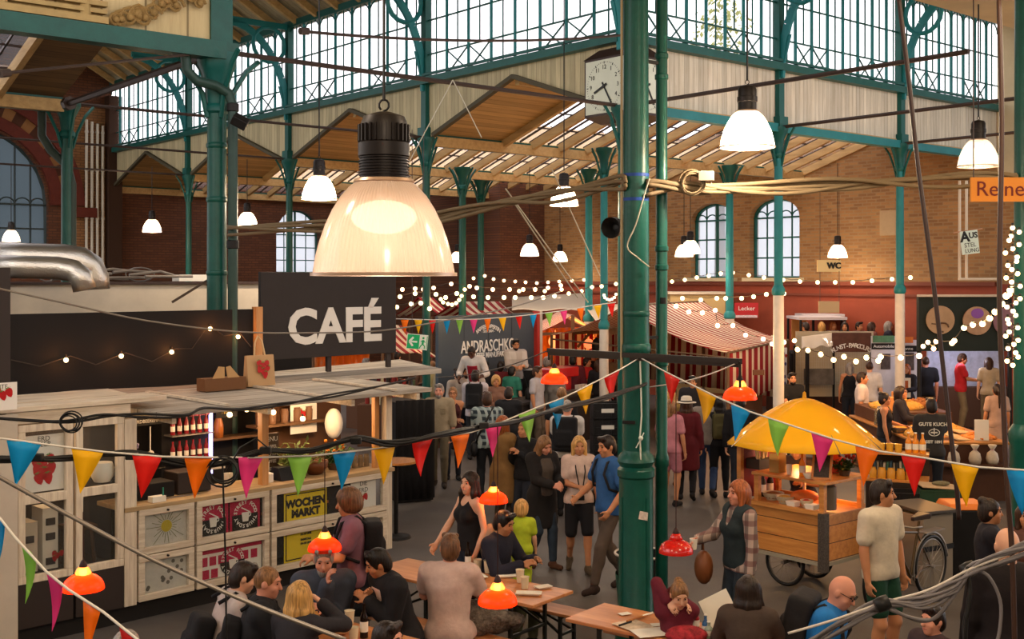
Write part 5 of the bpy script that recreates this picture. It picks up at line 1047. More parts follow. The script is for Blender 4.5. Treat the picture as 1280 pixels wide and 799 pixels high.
# ---- coffee stall with the dark blue board
AB = Vector((-1.57, 25, 0)); ad = Vector((.6, .8, 0)); an = Vector((.8, -.6, 0)); AA = math.atan2(.8, .6)
def AK(x, y, z): return AB+ad*x+an*y+ZUP*z
cb = thing('stall_board', 'big dark blue-grey lettered board at the rear of the coffee stall', 'board', AK(1.75, 0, 0), AA)
b = MB(); b.box(AK(1.75, -.05, 1.5), (3.5, .08, 2.64), AA); b.build('board', mat('board_blue', '#3f4a55', .6, var=.1, vscale=1), cb)
b = MB()
for x in (.87, 1.75, 2.62): b.box(AK(x, -.006, 1.5), (.012, .008, 2.64), AA)
b.build('panel_joint', mat('board_joint', '#313a43', .6), cb)
LW = mat('lettering_white', '#dfe0dd', .6)
text('ANDRASCHKO', .38, 'lettering', LW, cb, facem(AK(1.74, 0, 2.1), ad), .006, .004, sx=.76); text('KAFFEE MANUFAKTUR', .17, 'lettering', LW, cb, facem(AK(1.85, 0, 1.9), ad), .006, .004, sx=.85)
arctext('KAFFEE EXPERTEN', AK(1.72, 0.008, 1.75), .8, math.radians(122), math.radians(58), .125, LW, cb, ad, an); text('- SEIT 2004 -', .09, 'lettering', LW, cb, facem(AK(1.72, 0.004, 2.44), ad), .004)
b = MB(); b.box(AK(3.58, 0, 1.5), (.1, .14, 2.7), AA); tag(b.build('stall_post', mat('post_red', '#b0312a', .6)), 'red upright post at the right end of the dark blue coffee board', 'post'); b = MB(); b.box(AK(3.72, .0, 1.5), (.1, .1, 2.7), AA); tag(b.build('stall_post', WHITEC), 'white upright post beside the red post of the coffee board', 'post')
b = MB(); b.box(AK(1.6, 1.5, .5), (3.0, .7, 1.0), AA); b.box(AK(1.6, 1.5, 1.02), (3.1, .8, .05), AA); tag(b.build('coffee_counter', mat('counter_dark', '#2a2422', .6)), 'dark coffee counter before the blue lettered board', 'counter')
t = thing('espresso_machine', 'red espresso machine on the dark coffee counter', 'machine', AK(2.2, 1.5, 1.05), AA); RM = mat('machine_red', '#b3181c', .3, coat=.5)
b = MB(); b.box(AK(2.3, 1.5, 1.55), (1.0, .5, .22), AA); b.build('top', RM, t, bevel=.03); b = MB(); b.box(AK(2.5, 1.4, 1.28), (.45, .4, .42), AA); b.build('body', RM, t, bevel=.03); b = MB(); b.box(AK(2.3, 1.72, 1.1), (1.0, .2, .1), AA); b.box(AK(1.95, 1.5, 1.3), (.2, .35, .4), AA); b.build('drip_tray', GREYM, t)
b = MB(); b.lathe([(0, 0), (.11, 0), (.12, .15), (.06, .25), (.14, .5), (.15, .62), (0, .66)], AK(1.2, 1.55, 1.05), 14); tag(b.build('coffee_grinder', DARKM, smooth='auto'), 'tall black coffee grinder on the counter beside the espresso machine', 'grinder')
for i in range(3): b = MB(); b.box(AK(2.75+.12*i, 1.75, 1.15), (.1, .1, .2), AA); tag(b.build('cup_box', WHITEC), 'white carton in the row of three at the right end of the coffee counter', 'carton', 'cartons on the coffee counter')
b = MB(); b.box(AK(1.7, .75, .25), (3.3, .8, .5), AA); tag(b.build('platform', mat('platform_dark', '#2b2522', .8)), 'low dark platform behind the coffee counter', 'platform')
# far striped roofs around it
FR = mat('far_frame_wood', '#6a4c34', .7)
def tent(lab, px0, px1, y0, y1, Y0, Y1, yr, m, depth=2.2, posts=True, inner=None, gable=None):
 """stall with a ridge parallel to its front eave (pixels at the given depths)"""
 t = thing('market_stall', lab, 'stall', XY((px0+px1)/2, (Y0+Y1)/2)); A, B = P(px0, y0, Y0), P(px1, y1, Y1); ax = (B-A); ax.z = 0; ax.normalize(); bk = Vector((-ax.y, ax.x, 0))
 if bk.y < 0: bk = -bk
 zr = P(px0, yr, Y0).z; R0, R1 = A+bk*depth*.5+ZUP*(zr-A.z), B+bk*depth*.5+ZUP*(zr-A.z); D0, D1 = A+bk*depth, B+bk*depth
 awning('roof_canvas', '', R0, R1, B, A, m, .05, par=t); awning('rear_roof_canvas', '', R0, R1, D1, D0, m, .05, par=t)
 for p in (A, B, D0, D1): b = MB(); b.cyl((p.x, p.y, 0), p, .035, n=6); b.build('pole', FR, t)
 b = MB(); b.box((A+B)/2+bk*depth*.4-ZUP*((A.z+B.z)/2-.45), ((B-A).length*.9, .7, .9), math.atan2(ax.y, ax.x)); b.build('table', MATS['stall_table'], t)
 if inner: curtain(D0-bk*.05, D1-bk*.05, .9, inner, t, 'rear_curtain')
 return t, A, B, bk, ax
tent('far striped stall roof left of the dark blue board, under the cafe sign wires', 478, 546, 437, 446, 27.5, 29, 398, STRIPE, 2.4, inner=ORCLOTH)
tent('far striped roof peeping over the middle of the dark blue board', 592, 652, 398, 397, 33, 34, 378, STRIPE, 2.2)
tent('far striped roof behind the slim green column left of the blue board', 553, 572, 396, 396, 36, 36.6, 372, STRIPE, 2)
light('far_stall_light', 'POINT', P(512, 445, 28.8), 25, '#ff9a50', .1); 
# white and striped gabled stall left of the column, open front, lit orange
g0, g1, ga = P(672, 418, 29), P(758, 415, 29), P(716, 394, 29); bk = Vector((-.25, 3.2, 0)); GT = thing('market_stall', 'orange-lit stall with an open gabled front hung with lanterns', 'stall', XY(716, 30))
awning('striped_roof', '', ga, ga+bk, g0+bk*1.0+Vector((-.3, 0, -.05)), g0+Vector((-.3, 0, -.05)), stripes('striped_canvas_v', '#d9cdb8', '#a8262a', 'X', .22, .5), .06, par=GT); awning('white_roof', '', ga, ga+bk, g1+bk, g1, WHITEC2, .06, par=GT)
curtain(g0+bk, g1+bk, .6, ORCLOTH, GT, 'rear_curtain'); curtain(g0, g0+bk, .8, STRIPE2, GT, 'side_curtain'); curtain(g1, g1+bk, .8, ORCLOTH, GT, 'side_curtain')
b = MB(); b.bar(g0, g1, .07, .07); b.build('eave_rail', FR, GT); b = MB(); b.bar(ga, (ga.x, ga.y, g0.z-1.0), .09, .09); b.build('king_post', FR, GT); b = MB(); b.bar(P(737, 417, 29), P(722, 434, 29), .06, .06); b.build('strut', FR, GT)
for p in (g0, g1): b = MB(); b.cyl((p.x, p.y, 0), p, .04, n=6); b.build('pole', FR, GT)
b = MB(); b.box((ga.x, ga.y+.5, .5), (1.7, .7, 1.0)); b.build('table', MATS['stall_table'], GT)
light('lantern_stall_light', 'POINT', (ga.x, ga.y+1.3, 2.1), 60, '#ffa04c', .15)
for px, py, r, m, lab in ((694, 427, .17, emis('lantern_orange', '#e8884a', 1.0), 'round orange paper lantern, leftmost in the gabled stall'), (736, 430, .13, emis('lantern_red', '#e86a3c', .9), 'round red-orange lantern behind the strut of the gabled stall')):
 b = MB(); o = P(px, py, 29.3); b.ball(o, r, 14, 10); b.cyl(o+ZUP*r, o+ZUP*(r+.12), .01, n=5); tag(b.build('paper_lantern', m, smooth=True), lab, 'lantern')
b = MB(); o = P(705, 427, 29.2)
for k in range(10): a = 2*PI*k/10; d = Vector((math.cos(a), math.sin(a)*.3, math.sin(a))); b.cyl(o, o+d*.17, .07, .002, n=5)
tag(b.build('star_lantern', emis('lantern_blue', '#6ad0e0', .9)), 'blue star lantern between the orange lanterns of the gabled stall', 'lantern')
b = MB(); b.ball(P(746, 433, 28.9), (.13, .1, .22), 12, 8); tag(b.build('dark_ornament', DARKM, smooth=True), 'dark round ornament hanging at the right end of the gabled stall', 'ornament')
awning('white_canopy', 'long cream canopy roof beyond the gabled lantern stall', P(640, 372, 35), P(738, 366, 36), P(740, 387, 33), P(640, 388, 32), WHITEC2, .05)
awning('white_canopy', 'white canopy sheet sloping beside the centre column', P(732, 384, 31), P(776, 380, 31.5), P(776, 420, 30), P(758, 416, 30), WHITEC2, .03)
t = thing('wall_cabinet', 'cream panel hut top between the downpipe and the slim white-based column', 'hut', XY(868, 33)); b = MB(); b.box(XY(868, 33.5, 1.6), (1.55, 1.2, 3.2)); b.build('body', mat('cream_panel', '#b39a6c', .7), t); b = MB(); b.box(XY(868, 33.5, 3.23), (1.7, 1.4, .07)); b.build('roof', PALEB, t)
t = thing('banner', 'red banner with white script and colourful edge on the dado wall beside the white-based column', 'banner', XY(932, 33)); b = MB(); c = P(933, 388, 32.6); b.box(c, (.66, .03, .42)); b.build('sheet', mat('banner_red', '#a8222a', .6), t); text('Lecker', .17, 'lettering', LW, t, facem(c+Vector((0, -.02, .05)), (1, 0, 0)), .002); b = MB(); b.box(c+Vector((0, -.02, -.17)), (.6, .01, .07)); b.build('edge_print', mat('banner_print', '#c9b7c0', .6, var=.4, vscale=30), t)
# exit sign
t = thing('exit_sign', 'green emergency exit sign with white arrow and running figure', 'sign', P(521, 427, 20)); GR = mat('exit_green', '#0c7a45', .4, emit='#0c7a45', estr=.25); c = P(521.5, 427.5, 20); rt = Vector((.985, .15, -.1)).normalized(); EM = facem(c, rt); q = lambda x, z, o=0.: EM @ Vector((x, z, o))
b = MB(); b.slab([q(-.18, -.13, -.02), q(.18, -.13, -.02), q(.18, .13, -.02), q(-.18, .13, -.02)], .02, EM.to_3x3() @ Vector((0, 0, 1))); b.build('panel', WHP, t); b = MB(); up = EM.to_3x3() @ Vector((0, 0, 1)); b.slab([q(-.17, -.12, .001), q(.035, -.12, .001), q(.035, .12, .001), q(-.17, .12, .001)], .004, up); b.build('green_field', GR, t)
b = MB(); b.bar(q(.0, 0, .006), q(-.12, 0, .006), .03, .003, up=up); b.bar(q(-.135, 0, .006), q(-.07, .075, .006), .035, .003, up=up); b.bar(q(-.135, 0, .006), q(-.07, -.075, .006), .035, .003, up=up); b.build('arrow', WHP, t)
b = MB()
for (x0, z0, x1, z1, w) in ((.1, .04, .095, -.03, .035), (.095, -.03, .06, -.07, .018), (.06, -.07, .045, -.11, .016), (.095, -.03, .13, -.06, .018), (.13, -.06, .13, -.11, .016), (.1, .035, .06, .01, .014), (.1, .035, .14, .0, .014), (.165, -.11, .165, .11, .012)): b.bar(q(x0, z0, .004), q(x1, z1, .004), w, .003, up=up)
b.ball(q(.1, .075, .006), .02, 8, 6); b.build('running_figure', GR, t)
b = MB(); b.cyl(q(-.1, .13), q(-.1, .13)+ZUP*3.5, .006, n=5); b.cyl(q(.1, .13), q(.1, .13)+ZUP*3.5, .006, n=5); b.build('hanger', RODM, t)
# ---- right-hand stalls ---------------------------------------------------
t = thing('stall_board', 'black stall board with round beige and purple pictures above the photo backdrop', 'board', XY(1205, 25.5)); c0 = P(1147, 372, 25.5); c1 = P(1262, 372, 25.5); b = MB(); zc = P(1200, 405, 25.5).z; b.box(((c0.x+c1.x)/2, 25.5, zc), (c1.x-c0.x, .15, 1.18)); b.build('board', mat('board_black_green', '#17201a', .6), t); b = MB(); b.box(((c0.x+c1.x)/2-.1, 25.45, zc+.62), (c1.x-c0.x-.2, .2, .05)); b.build('top_rail', PALEB, t)
for px, py, m in ((1175, 400, mat('roundel_beige', '#9c8468', .7, var=.15)), (1221, 401, mat('roundel_tan', '#a4876c', .7, var=.3, vscale=4)), (1259, 402, mat('roundel_mauve', '#80606c', .7))):
 o = P(px, py, 25.4); b = MB(); b.lathe([(0, 0), (.31, 0), (.31, .03), (0, .03)], o, 28, d=(0, -1, 0)); f = b.build('roundel', m, t, 'auto'); b = MB()
 if px == 1175: b.bar(o+Vector((-.2, -.04, -.08)), o+Vector((-.02, -.04, -.1)), .03, .005, up=(0, -1, 0)); b.tube([o+Vector((.05+.12*math.cos(a), -.04, -.16+.1*math.sin(a))) for a in [i*.6 for i in range(9)]], .02, 5); b.build('picture_marks', mat('roundel_mark', '#5a4636', .8), f)
 elif px == 1221: b.ball(o+Vector((0, -.035, .16)), (.14, .01, .11), 12, 8); b.build('purple_patch', mat('roundel_purple', '#7a4c9a', .6), f)
for px in (1149, 1262): b = MB(); p = XY(px, 25.6); b.cyl(p, p+ZUP*3.2, .05, n=8); b.build('post', DARKM, t)
b = MB(); b.box(P(1205, 465, 27.5), (1.75, .06, 1.25)); tag(b.build('photo_backdrop', mat('backdrop_pale', '#b9bfd6', .7, var=.3, vscale=5)), 'pale blue photo backdrop panel behind the person in red', 'backdrop', None, 'thing'); b = MB(); b.box(XY(1205, 27.4, .55), (2.0, .5, 1.1)); tag(b.build('side_counter', mat('side_brown', '#54392a', .7)), 'brown counter below the pale blue photo backdrop', 'counter')
b = MB(); b.box(XY(1215, 26.3, .1), (2.4, 1.2, .2)); tag(b.build('platform', MATS['platform_dark']), 'low wooden platform before the pale blue photo backdrop', 'platform')
light('backdrop_light', 'POINT', P(1200, 445, 26.3), 22, '#e8e6ff', .2)
t = thing('hanging_sign', 'orange sign with dark red lettering hanging at the upper right edge', 'sign', P(1250, 237, 11.6)); c = P(1252, 237, 11.6); b = MB(); b.box(c, (.62, .03, .24)); b.build('board', mat('sign_orange', '#c27b2a', .6), t); text('Reine', .21, 'lettering', mat('lettering_maroon', '#5e1a16', .6), t, facem(c+Vector((-.02, -.017, .0)), (1, 0, 0)), .002, .0, sx=1.02); b = MB(); b.cyl(c+Vector((-.28, 0, .12)), c+Vector((-.28, 0, 2.6)), .007, n=5); b.build('hanger', RODM, t)
t = thing('hanging_sign', 'yellow-edged WC sign on long wires below a white lamp', 'sign', P(1036, 333, 28)); c = P(1036, 332.5, 28); rt = Vector((.98, .2, 0)); b = MB(); b.box(c, (.6, .05, .28), .2); b.build('board', mat('wc_cream', '#c9ac74', .5, emit='#c9ac74', estr=.1), t); b = MB(); b.box(c+Vector((-.2, -.05, 0)), (.19, .02, .27), .2); b.build('yellow_edge', mat('wc_yellow', '#d9a832', .5), t); text('WC', .2, 'lettering', INK, t, facem(c+Vector((.12, -.02, 0)), rt), .02, .006)
b = MB()
for px in (1025, 1049): b.tube([P(px, 339, 28), P(px, 378, 28)], .008, 5); b.tube([P(px, 326, 28), P(px, 220, 28)], .006, 5)
b.build('wire', RODM, t); b = MB(); b.box(P(1036, 384, 28), (.5, .03, .28)); tag(b.build('blank_sign', mat('blank_cream', '#b8a078', .6)), 'blank cream board hanging on wires below the WC sign', 'sign')
t = thing('poster', 'white poster with hand-painted black lettering on the buff brick wall', 'poster', P(1212, 303, 25)); c = P(1212, 303, 24.9); rt = Vector((.985, .12, .12)); PM = facem(c, rt); b = MB(); b.slab([PM @ Vector(q) for q in ((-.2, -.25, 0), (.2, -.25, 0), (.2, .25, 0), (-.2, .25, 0))], .01, (0, -1, 0)); b.build('sheet', mat('poster_mint', '#c6d8cc', .6), t)
text('A', .3, 'lettering', INK, t, PM @ Matrix.Translation((-.1, .12, .013)), .002, .012); text('US', .17, 'lettering', INK, t, PM @ Matrix.Translation((.09, .14, .013)), .002, .006); text('STEL', .13, 'lettering', INK, t, PM @ Matrix.Translation((-.0, -.06, .013)), .002); text('LUNG', .12, 'lettering', INK, t, PM @ Matrix.Translation((.03, -.18, .013)), .002)
b = MB(); b.cyl(P(1192, 291, 24.95), P(1228, 286, 24.95), .015, n=6); tag(b.build('rail', mat('rail_pink', '#b08468', .6)), 'short pinkish rail carrying the hand-painted poster', 'rail')
b = MB(); 
for px in (1199.5, 1208): b.tube([P(px, 226, 25.2), P(px, 350, 25.2)], .03, 6)
b.tube([P(1198, 349, 25.2), P(1246, 349, 25.2)], .03, 6); tag(b.build('pipe_rack', PIPEW), 'white pipe frame on the brick wall around the hand-painted poster', 'frame', None, 'thing')
# banners and fence
def banner(lab, px0, px1, py0, py1, Y, m, txt=None, size=.2, tm=None, arch=None):
 t = thing('banner', lab, 'banner', XY((px0+px1)/2, Y)); p, q = P(px0, py0, Y), P(px1, py1, Y); c = (p+q)/2; b = MB(); b.box(c, (q.x-p.x, .04, p.z-q.z)); b.build('sheet', m, t)
 if txt: text(txt, size, 'lettering', tm or LW, t, facem(c+Vector((0, -.022, (p.z-q.z)*(arch or 0))), (1, 0, 0)), .003, .002)
 return t
bn = banner('brown banner with a curved white title above the fence', 1040, 1089, 416, 440, 27.5, mat('banner_brown', '#57372e', .7, var=.3, vscale=3))
arctext('KUNST-PARCOURS', P(1064.5, 480, 27.45), .9, math.radians(121), math.radians(59), .15, LW, bn, Vector((1, 0, 0)), Vector((0, -1, 0)), off=.01)
bb = banner('tall pale banner with an arched dark heading, left of the two beside the black stall', 1089, 1120, 420, 505, 27.2, mat('banner_pale', '#c4c4cc', .7, var=.1)); b = MB(); p = P(1104.5, 433, 27.15); b.box(p+ZUP*.0, (.56, .02, .14)); b.build('heading', DARKM, bb); text('Automobile', .1, 'lettering', LW, bb, facem(p+Vector((0, -.012, 0)), (1, 0, 0)), .002); b = MB(); b.box(P(1104.5, 424, 27.15), (.5, .02, .16)); b.build('green_picture', mat('banner_green', '#4f7a5a', .7, var=.3, vscale=9), bb); b = MB(); b.box(P(1107, 452, 27.15), (.22, .02, .36)); b.box(P(1096, 478, 27.15), (.2, .02, .4)); b.build('photo_print', mat('photo_dark', '#4a4240', .7, var=.5, vscale=12), bb)
bb = banner('tall pale banner with an arched dark heading, right of the two beside the black stall', 1122, 1147, 425, 505, 26.6, MATS['banner_pale']); b = MB(); b.box(P(1134.5, 436, 26.55), (.45, .02, .14)); b.build('heading', DARKM, bb); text('Sonne', .1, 'lettering', LW, bb, facem(P(1134.5, 436, 26.53), (1, 0, 0)), .002); b = MB(); b.box(P(1133, 425, 26.55), (.3, .02, .14)); b.build('orange_picture', mat('banner_orange', '#c8702e', .7, var=.3, vscale=9), bb); b = MB(); b.box(P(1137, 452, 26.55), (.2, .02, .4)); b.build('photo_print', MATS['photo_dark'], bb)
awning('white_canopy', 'low white canopy cloth left of the brown banner', P(1002, 421, 28), P(1041, 416, 28), P(1041, 432, 27.2), P(1002, 436, 27.2), WHITEC2, .02)
t = thing('wire_fence', 'pale wire mesh fence behind the bulbs below the brown banner', 'fence', XY(1035, 28.3)); b = MB(); p, q = P(992, 432, 28.3), P(1090, 486, 28.3); n = 34
for i in range(n+1): x = p.x+(q.x-p.x)*i/n; b.bar((x, 28.3, q.z), (x, 28.3, p.z), .008, .008)
for i in range(9): z = q.z+(p.z-q.z)*i/8; b.bar((p.x, 28.3, z), (q.x, 28.3, z), .008, .008)
b.build('mesh', mat('fence_pale', '#b9ad97', .6), t)
for px in (993, 1042, 1089): b = MB(); o = XY(px, 28.3); b.cyl(o, o+ZUP*p.z, .03, n=6); b.build('post', DARKM, t)
b = MB(); b.box(P(1043, 455, 28.7), (1.9, .05, 1.6)); tag(b.build('fence_sheet', mat('sheet_beige', '#b3a488', .8)), 'beige sheet hung behind the wire fence', 'sheet')
t = banner('framed photograph of a road hung on the fence', 1005, 1042, 461, 481, 28.1, mat('photo_road', '#5c5650', .6, var=.5, vscale=3)); b = MB(); o = P(1009, 462, 27.9); b.cyl(XY(1009, 27.9), o+ZUP*.5, .05, n=6); tag(b.build('fence_pole', DARKM), 'dark pole standing before the framed road photograph', 'pole')
# gazebo behind the banners with people on a gallery
t = thing('gazebo', 'small dark-framed gazebo with a pale flat roof against the dado wall', 'gazebo', XY(1035, 30)); p, q = P(999, 398, 30), P(1054, 398, 30); b = MB(); b.box(((p.x+q.x)/2, 30.5, p.z), (q.x-p.x+.1, 1.4, .07)); b.box(((p.x+q.x)/2+.3, 31.3, p.z+.05), (q.x-p.x, .8, .06)); b.build('roof', mat('gazebo_roof', '#b8b0b4', .6), t)
for x, y in ((p.x, 29.85), (q.x, 29.85), (p.x, 31.2), (q.x+.3, 31.2), ((p.x+q.x)/2-.1, 30.4)): b = MB(); b.cyl((x, y, 1.2), (x, y, p.z), .035, n=6); b.build('post', DARKM, t)
b = MB(); b.box((p.x+.22, 30.9, 2.25), (.4, .04, .6)); b.build('orange_panel', mat('gazebo_orange', '#c98a4a', .7), t)
b = MB(); b.box((p.x+2.1, 31.3, .6), (4.9, 2.0, 1.2)); tag(b.build('gallery_platform', mat('gallery_brown', '#4e3226', .8)), 'raised brown gallery floor below the gazebo against the dado wall', 'platform')
# ---- string lights from the photographed bulbs
WIRE = mat('light_wire', '#3b332c', .6)
def lights_px(lab, px, Y, r=.05):
 pts = []; bl = []
 f = (lambda x: Y) if not callable(Y) else Y
 for i, (x, y) in enumerate(px):
  pts.append(P(x, y-2.5, f(x))); bl.append(P(x, y, f(x)))
  if i < len(px)-1: x2, y2 = px[i+1]; pts.append(P((x+x2)/2, (y+y2)/2-1.2, f((x+x2)/2)))
 return string_lights(lab, pts, bl, r, .007, drop=.05)
lights_px('long string of bulbs along the buff brick wall above the dado, window to window', [(830, 353), (840, 352), (856, 350), (871, 347), (886, 345), (901, 342), (916, 341), (936, 344), (955, 347), (979, 350), (1000, 352), (1022, 353), (1044, 353), (1066, 353), (1090, 351), (1115, 349), (1138, 347)], lambda x: 31.5-(x-830)*.014)
lights_px('string of bulbs rising above the striped roof towards the first white-based column', [(853, 373), (876, 375), (896, 373), (907, 373), (927, 373), (942, 371), (958, 368), (972, 365), (980, 367)], 25.5, .048)
lights_px('string of bulbs hanging low across the striped roof', [(830, 376), (845, 383), (861, 390), (878, 391), (894, 388), (897, 407), (916, 407), (932, 419), (954, 424), (965, 430), (980, 428), (993, 426)], lambda x: 23.2+(x-830)*.006, .048)
lights_px('drooping string of bulbs before the fence and pale banners', [(997, 437), (1010, 438), (1026, 443), (1042, 450), (1055, 446), (1070, 452), (1083, 447), (1098, 451), (1101, 446), (1126, 447), (1149, 445)], lambda x: 23-(x-997)*.02, .05)
lights_px('string of bulbs climbing before the black stall board to the dark green column', [(1154, 433), (1160, 428), (1167, 436), (1170, 427), (1190, 429), (1193, 426), (1205, 410), (1216, 406), (1228, 405), (1237, 398), (1244, 390), (1252, 380), (1258, 370), (1264, 362)], lambda x: 19-(x-1154)*.06, .038)
rg = random.Random(11); pp = []
for k in range(34): pp.append((1266+8*math.sin(k*1.9)+rg.uniform(-3, 3), 285+k*5.2))
lights_px('fairy lights wound around the dark green column at the right edge', pp, 11.7, .024)
LA = [(481, 381), (496, 384), (514, 380), (526, 379), (537, 386)]; lights_px('low string of bulbs just right of the cafe sign', LA, 24, .046)
lights_px('upper string of bulbs from the cafe sign edge across to the slim columns', [(487, 362), (503, 362), (519, 361), (529, 362), (542, 360), (564, 355), (587, 358), (596, 360), (616, 362), (637, 362), (654, 362), (669, 362), (685, 360), (701, 357)], 30, .052)
lights_px('middle string of bulbs behind the first slim column', [(490, 374), (500, 371), (519, 367), (545, 368), (557, 372), (571, 367), (592, 371), (610, 372), (630, 372), (644, 372), (664, 372), (679, 372), (693, 370)], 27, .05)
lights_px('string of bulbs looping down in a U behind the slim green column', [(551, 374), (554, 378), (560, 380), (565, 381), (570, 379), (574, 375), (577, 370), (581, 362)], 25.5, .04)
lights_px('highest string of bulbs against the dark wall', [(592, 348), (606, 345), (617, 349), (630, 351), (644, 352), (657, 353), (671, 354), (685, 353), (699, 352), (715, 351), (730, 350)], 33, .045)
lights_px('string of bulbs ending at the white-based columns by the centre column', [(649, 364), (681, 364), (702, 362), (711, 367), (727, 364), (740, 359), (752, 358), (770, 355)], 25, .04)
lights_px('dense short loop of bulbs by the white-based slim columns', [(755, 369), (756, 372), (759, 374), (762, 375), (765, 374), (768, 372), (770, 368)], 24.5, .03)
b = MB(); b.cyl(P(829, 372, 11.0), P(829, 380, 11.0), .03, n=8); tag(b.build('lamp_socket', RUBBER), 'black socket clamped on the downpipe beside the glowing bulb', 'socket')
for px, py, Y in ((520, 372, 27), (600, 365, 30), (690, 364, 29), (560, 376, 25), (890, 395, 23), (930, 372, 25.5), (960, 425, 23), (1040, 446, 22), (1090, 448, 21), (1160, 432, 18.7), (1220, 405, 15), (1260, 340, 11.3), (1262, 410, 11.3), (1000, 352, 29)): light('bulb_light', 'POINT', P(px, py+3, Y-.3), 14 if Y > 14 else 5, '#ffc078', .15)
# ================================================================== snack cart, umbrella, buffet, bicycle, tables
K0 = Vector((3.52, 13.18, 0))
def KC(u, v, z=0.): return K0+UD*u+VD*v+ZUP*z
CW = wood('cart_wood', '#a5662a', '#c98a42', 'Y', 1, .5, .2, '#4a2a10', 'Z'); CWP = wood('cart_wood_plain', '#a8682c', '#cf9048', 'Y', 1, .5)
ct = thing('snack_cart', 'wooden snack cart of orange planks on a wheel under the yellow umbrella', 'cart', K0, ANG)
b = MB(); b.box(KC(.4, .62, .66), (.8, 1.24, .54), ANG); b.build('body', CW, ct, bevel=.008)
b = MB(); b.box(KC(.4, .62, .38), (.86, 1.3, .04), ANG); b.build('skirt', mat('cart_skirt', '#8f8878', .6), ct)
b = MB(); b.box(KC(-.005, .0, .63), (.09, .09, .66), ANG); b.build('corner_strip', mat('corner_pattern', '#4a423c', .7, var=.6, vscale=60), ct)
for u, v, h in ((.03, .03, 1.28), (.77, .03, 1.28), (.03, 1.21, 1.58), (.77, 1.21, 1.58), (.03, .95, 1.28)): b = MB(); b.box(KC(u, v, (.93+h)/2), (.06, .06, h-.93), ANG); b.build('post', CWP, ct)
b = MB(); b.box(KC(.4, .47, 1.3), (.88, 1.04, .035), ANG); b.build('counter_top', CWP, ct, bevel=.006)
b = MB(); b.box(KC(.0, .62, .95), (.05, 1.24, .05), ANG); b.box(KC(.8, .62, .95), (.05, 1.24, .05), ANG); b.build('edge_rail', CWP, ct)
b = MB(); b.box(KC(.4, 1.24, 1.25), (.72, .03, .6), ANG); b.build('end_panel', mat('cart_red', '#7a1d14', .6), ct); b = MB(); b.slab([KC(-.08, .92, 1.6), KC(.9, .92, 1.56), KC(.9, 1.32, 1.56), KC(-.08, 1.32, 1.6)], .03, (0, 0, 1)); b.build('top_shelf', CWP, ct)
def wheel(c, ax, r, par, name='wheel', spokes=18, tyre=.02):
 x, y, d = frame(Vector(ax)); b = MB(); n = 32; rg = [Vector(c)+x*r*math.cos(2*PI*i/n)+y*r*math.sin(2*PI*i/n) for i in range(n)]; b.tube(rg, tyre, 8, closed=True); w = b.build(name, RUBBER, par, True)
 b = MB(); b.tube([Vector(c)+x*(r-.03)*math.cos(2*PI*i/n)+y*(r-.03)*math.sin(2*PI*i/n) for i in range(n)], .009, 6, closed=True)
 for k in range(spokes): a = 2*PI*k/spokes; b.cyl(Vector(c)+d*.02*(1 if k % 2 else -1), Vector(c)+(x*math.cos(a+.15)+y*math.sin(a+.15))*(r-.03), .0022, n=4)
 b.cyl(Vector(c)-d*.05, Vector(c)+d*.05, .022, n=10); b.build('rim', STEELW, w)
wheel(KC(.12, .62, .28), UD, .26, ct); wheel(KC(.68, .62, .28), UD, .26, ct)
# umbrella
t = thing('market_umbrella', 'yellow canvas market umbrella standing in the snack cart', 'umbrella', KC(.4, .55, .96)); UP = KC(.4, .55, 0); UY = trans_plastic('umbrella_yellow', '#ffc61c', .3); UY.node_tree.nodes['Principled BSDF'].inputs['Roughness'].default_value = .7
UR, zr, zt = .92, 1.66, 2.2; N = 8; g = []; n = 48
for j in range(9):
 s = j/8; row = []
 for i in range(n+1):
  a = 2*PI*i/n+.2; k = (a*N/(2*PI)) % 1; sc = 1-.045*s*math.sin(PI*k); z = zt-(zt-zr)*(s**1.5); row.append(UP+Vector((UR*s*sc*math.cos(a), UR*s*sc*math.sin(a), z)))
 g.append(row)
b = MB(); b.sheet(g); b.build('canopy', UY, t, True, solid=.006)
b = MB(); b.cyl(UP+ZUP*.97, UP+ZUP*2.22, .018, n=10); b.build('pole', mat('umbrella_pole', '#d9cdb8', .5), t); b = MB(); b.lathe([(0, 0), (.025, 0), (.02, .06), (0, .08)], UP+ZUP*2.2, 10); b.build('finial', mat('finial_yellow', '#d99a18', .5), t)
for k in range(N): a = 2*PI*k/N+.2; d = Vector((math.cos(a), math.sin(a), 0)); b = MB(); b.tube([UP+ZUP*(zt-.02)]+[UP+d*UR*s+ZUP*(zt-.015-(zt-zr)*s**1.5) for s in (.25, .5, .75, 1)], .006, 5); b.build('rib', STEELW, t)
light('cart_light', 'POINT', KC(.66, .8, 1.5), 5, '#ffcb8a', .06); light('cart_light', 'POINT', KC(.6, .35, 1.2), 4, '#ffb060', .05)
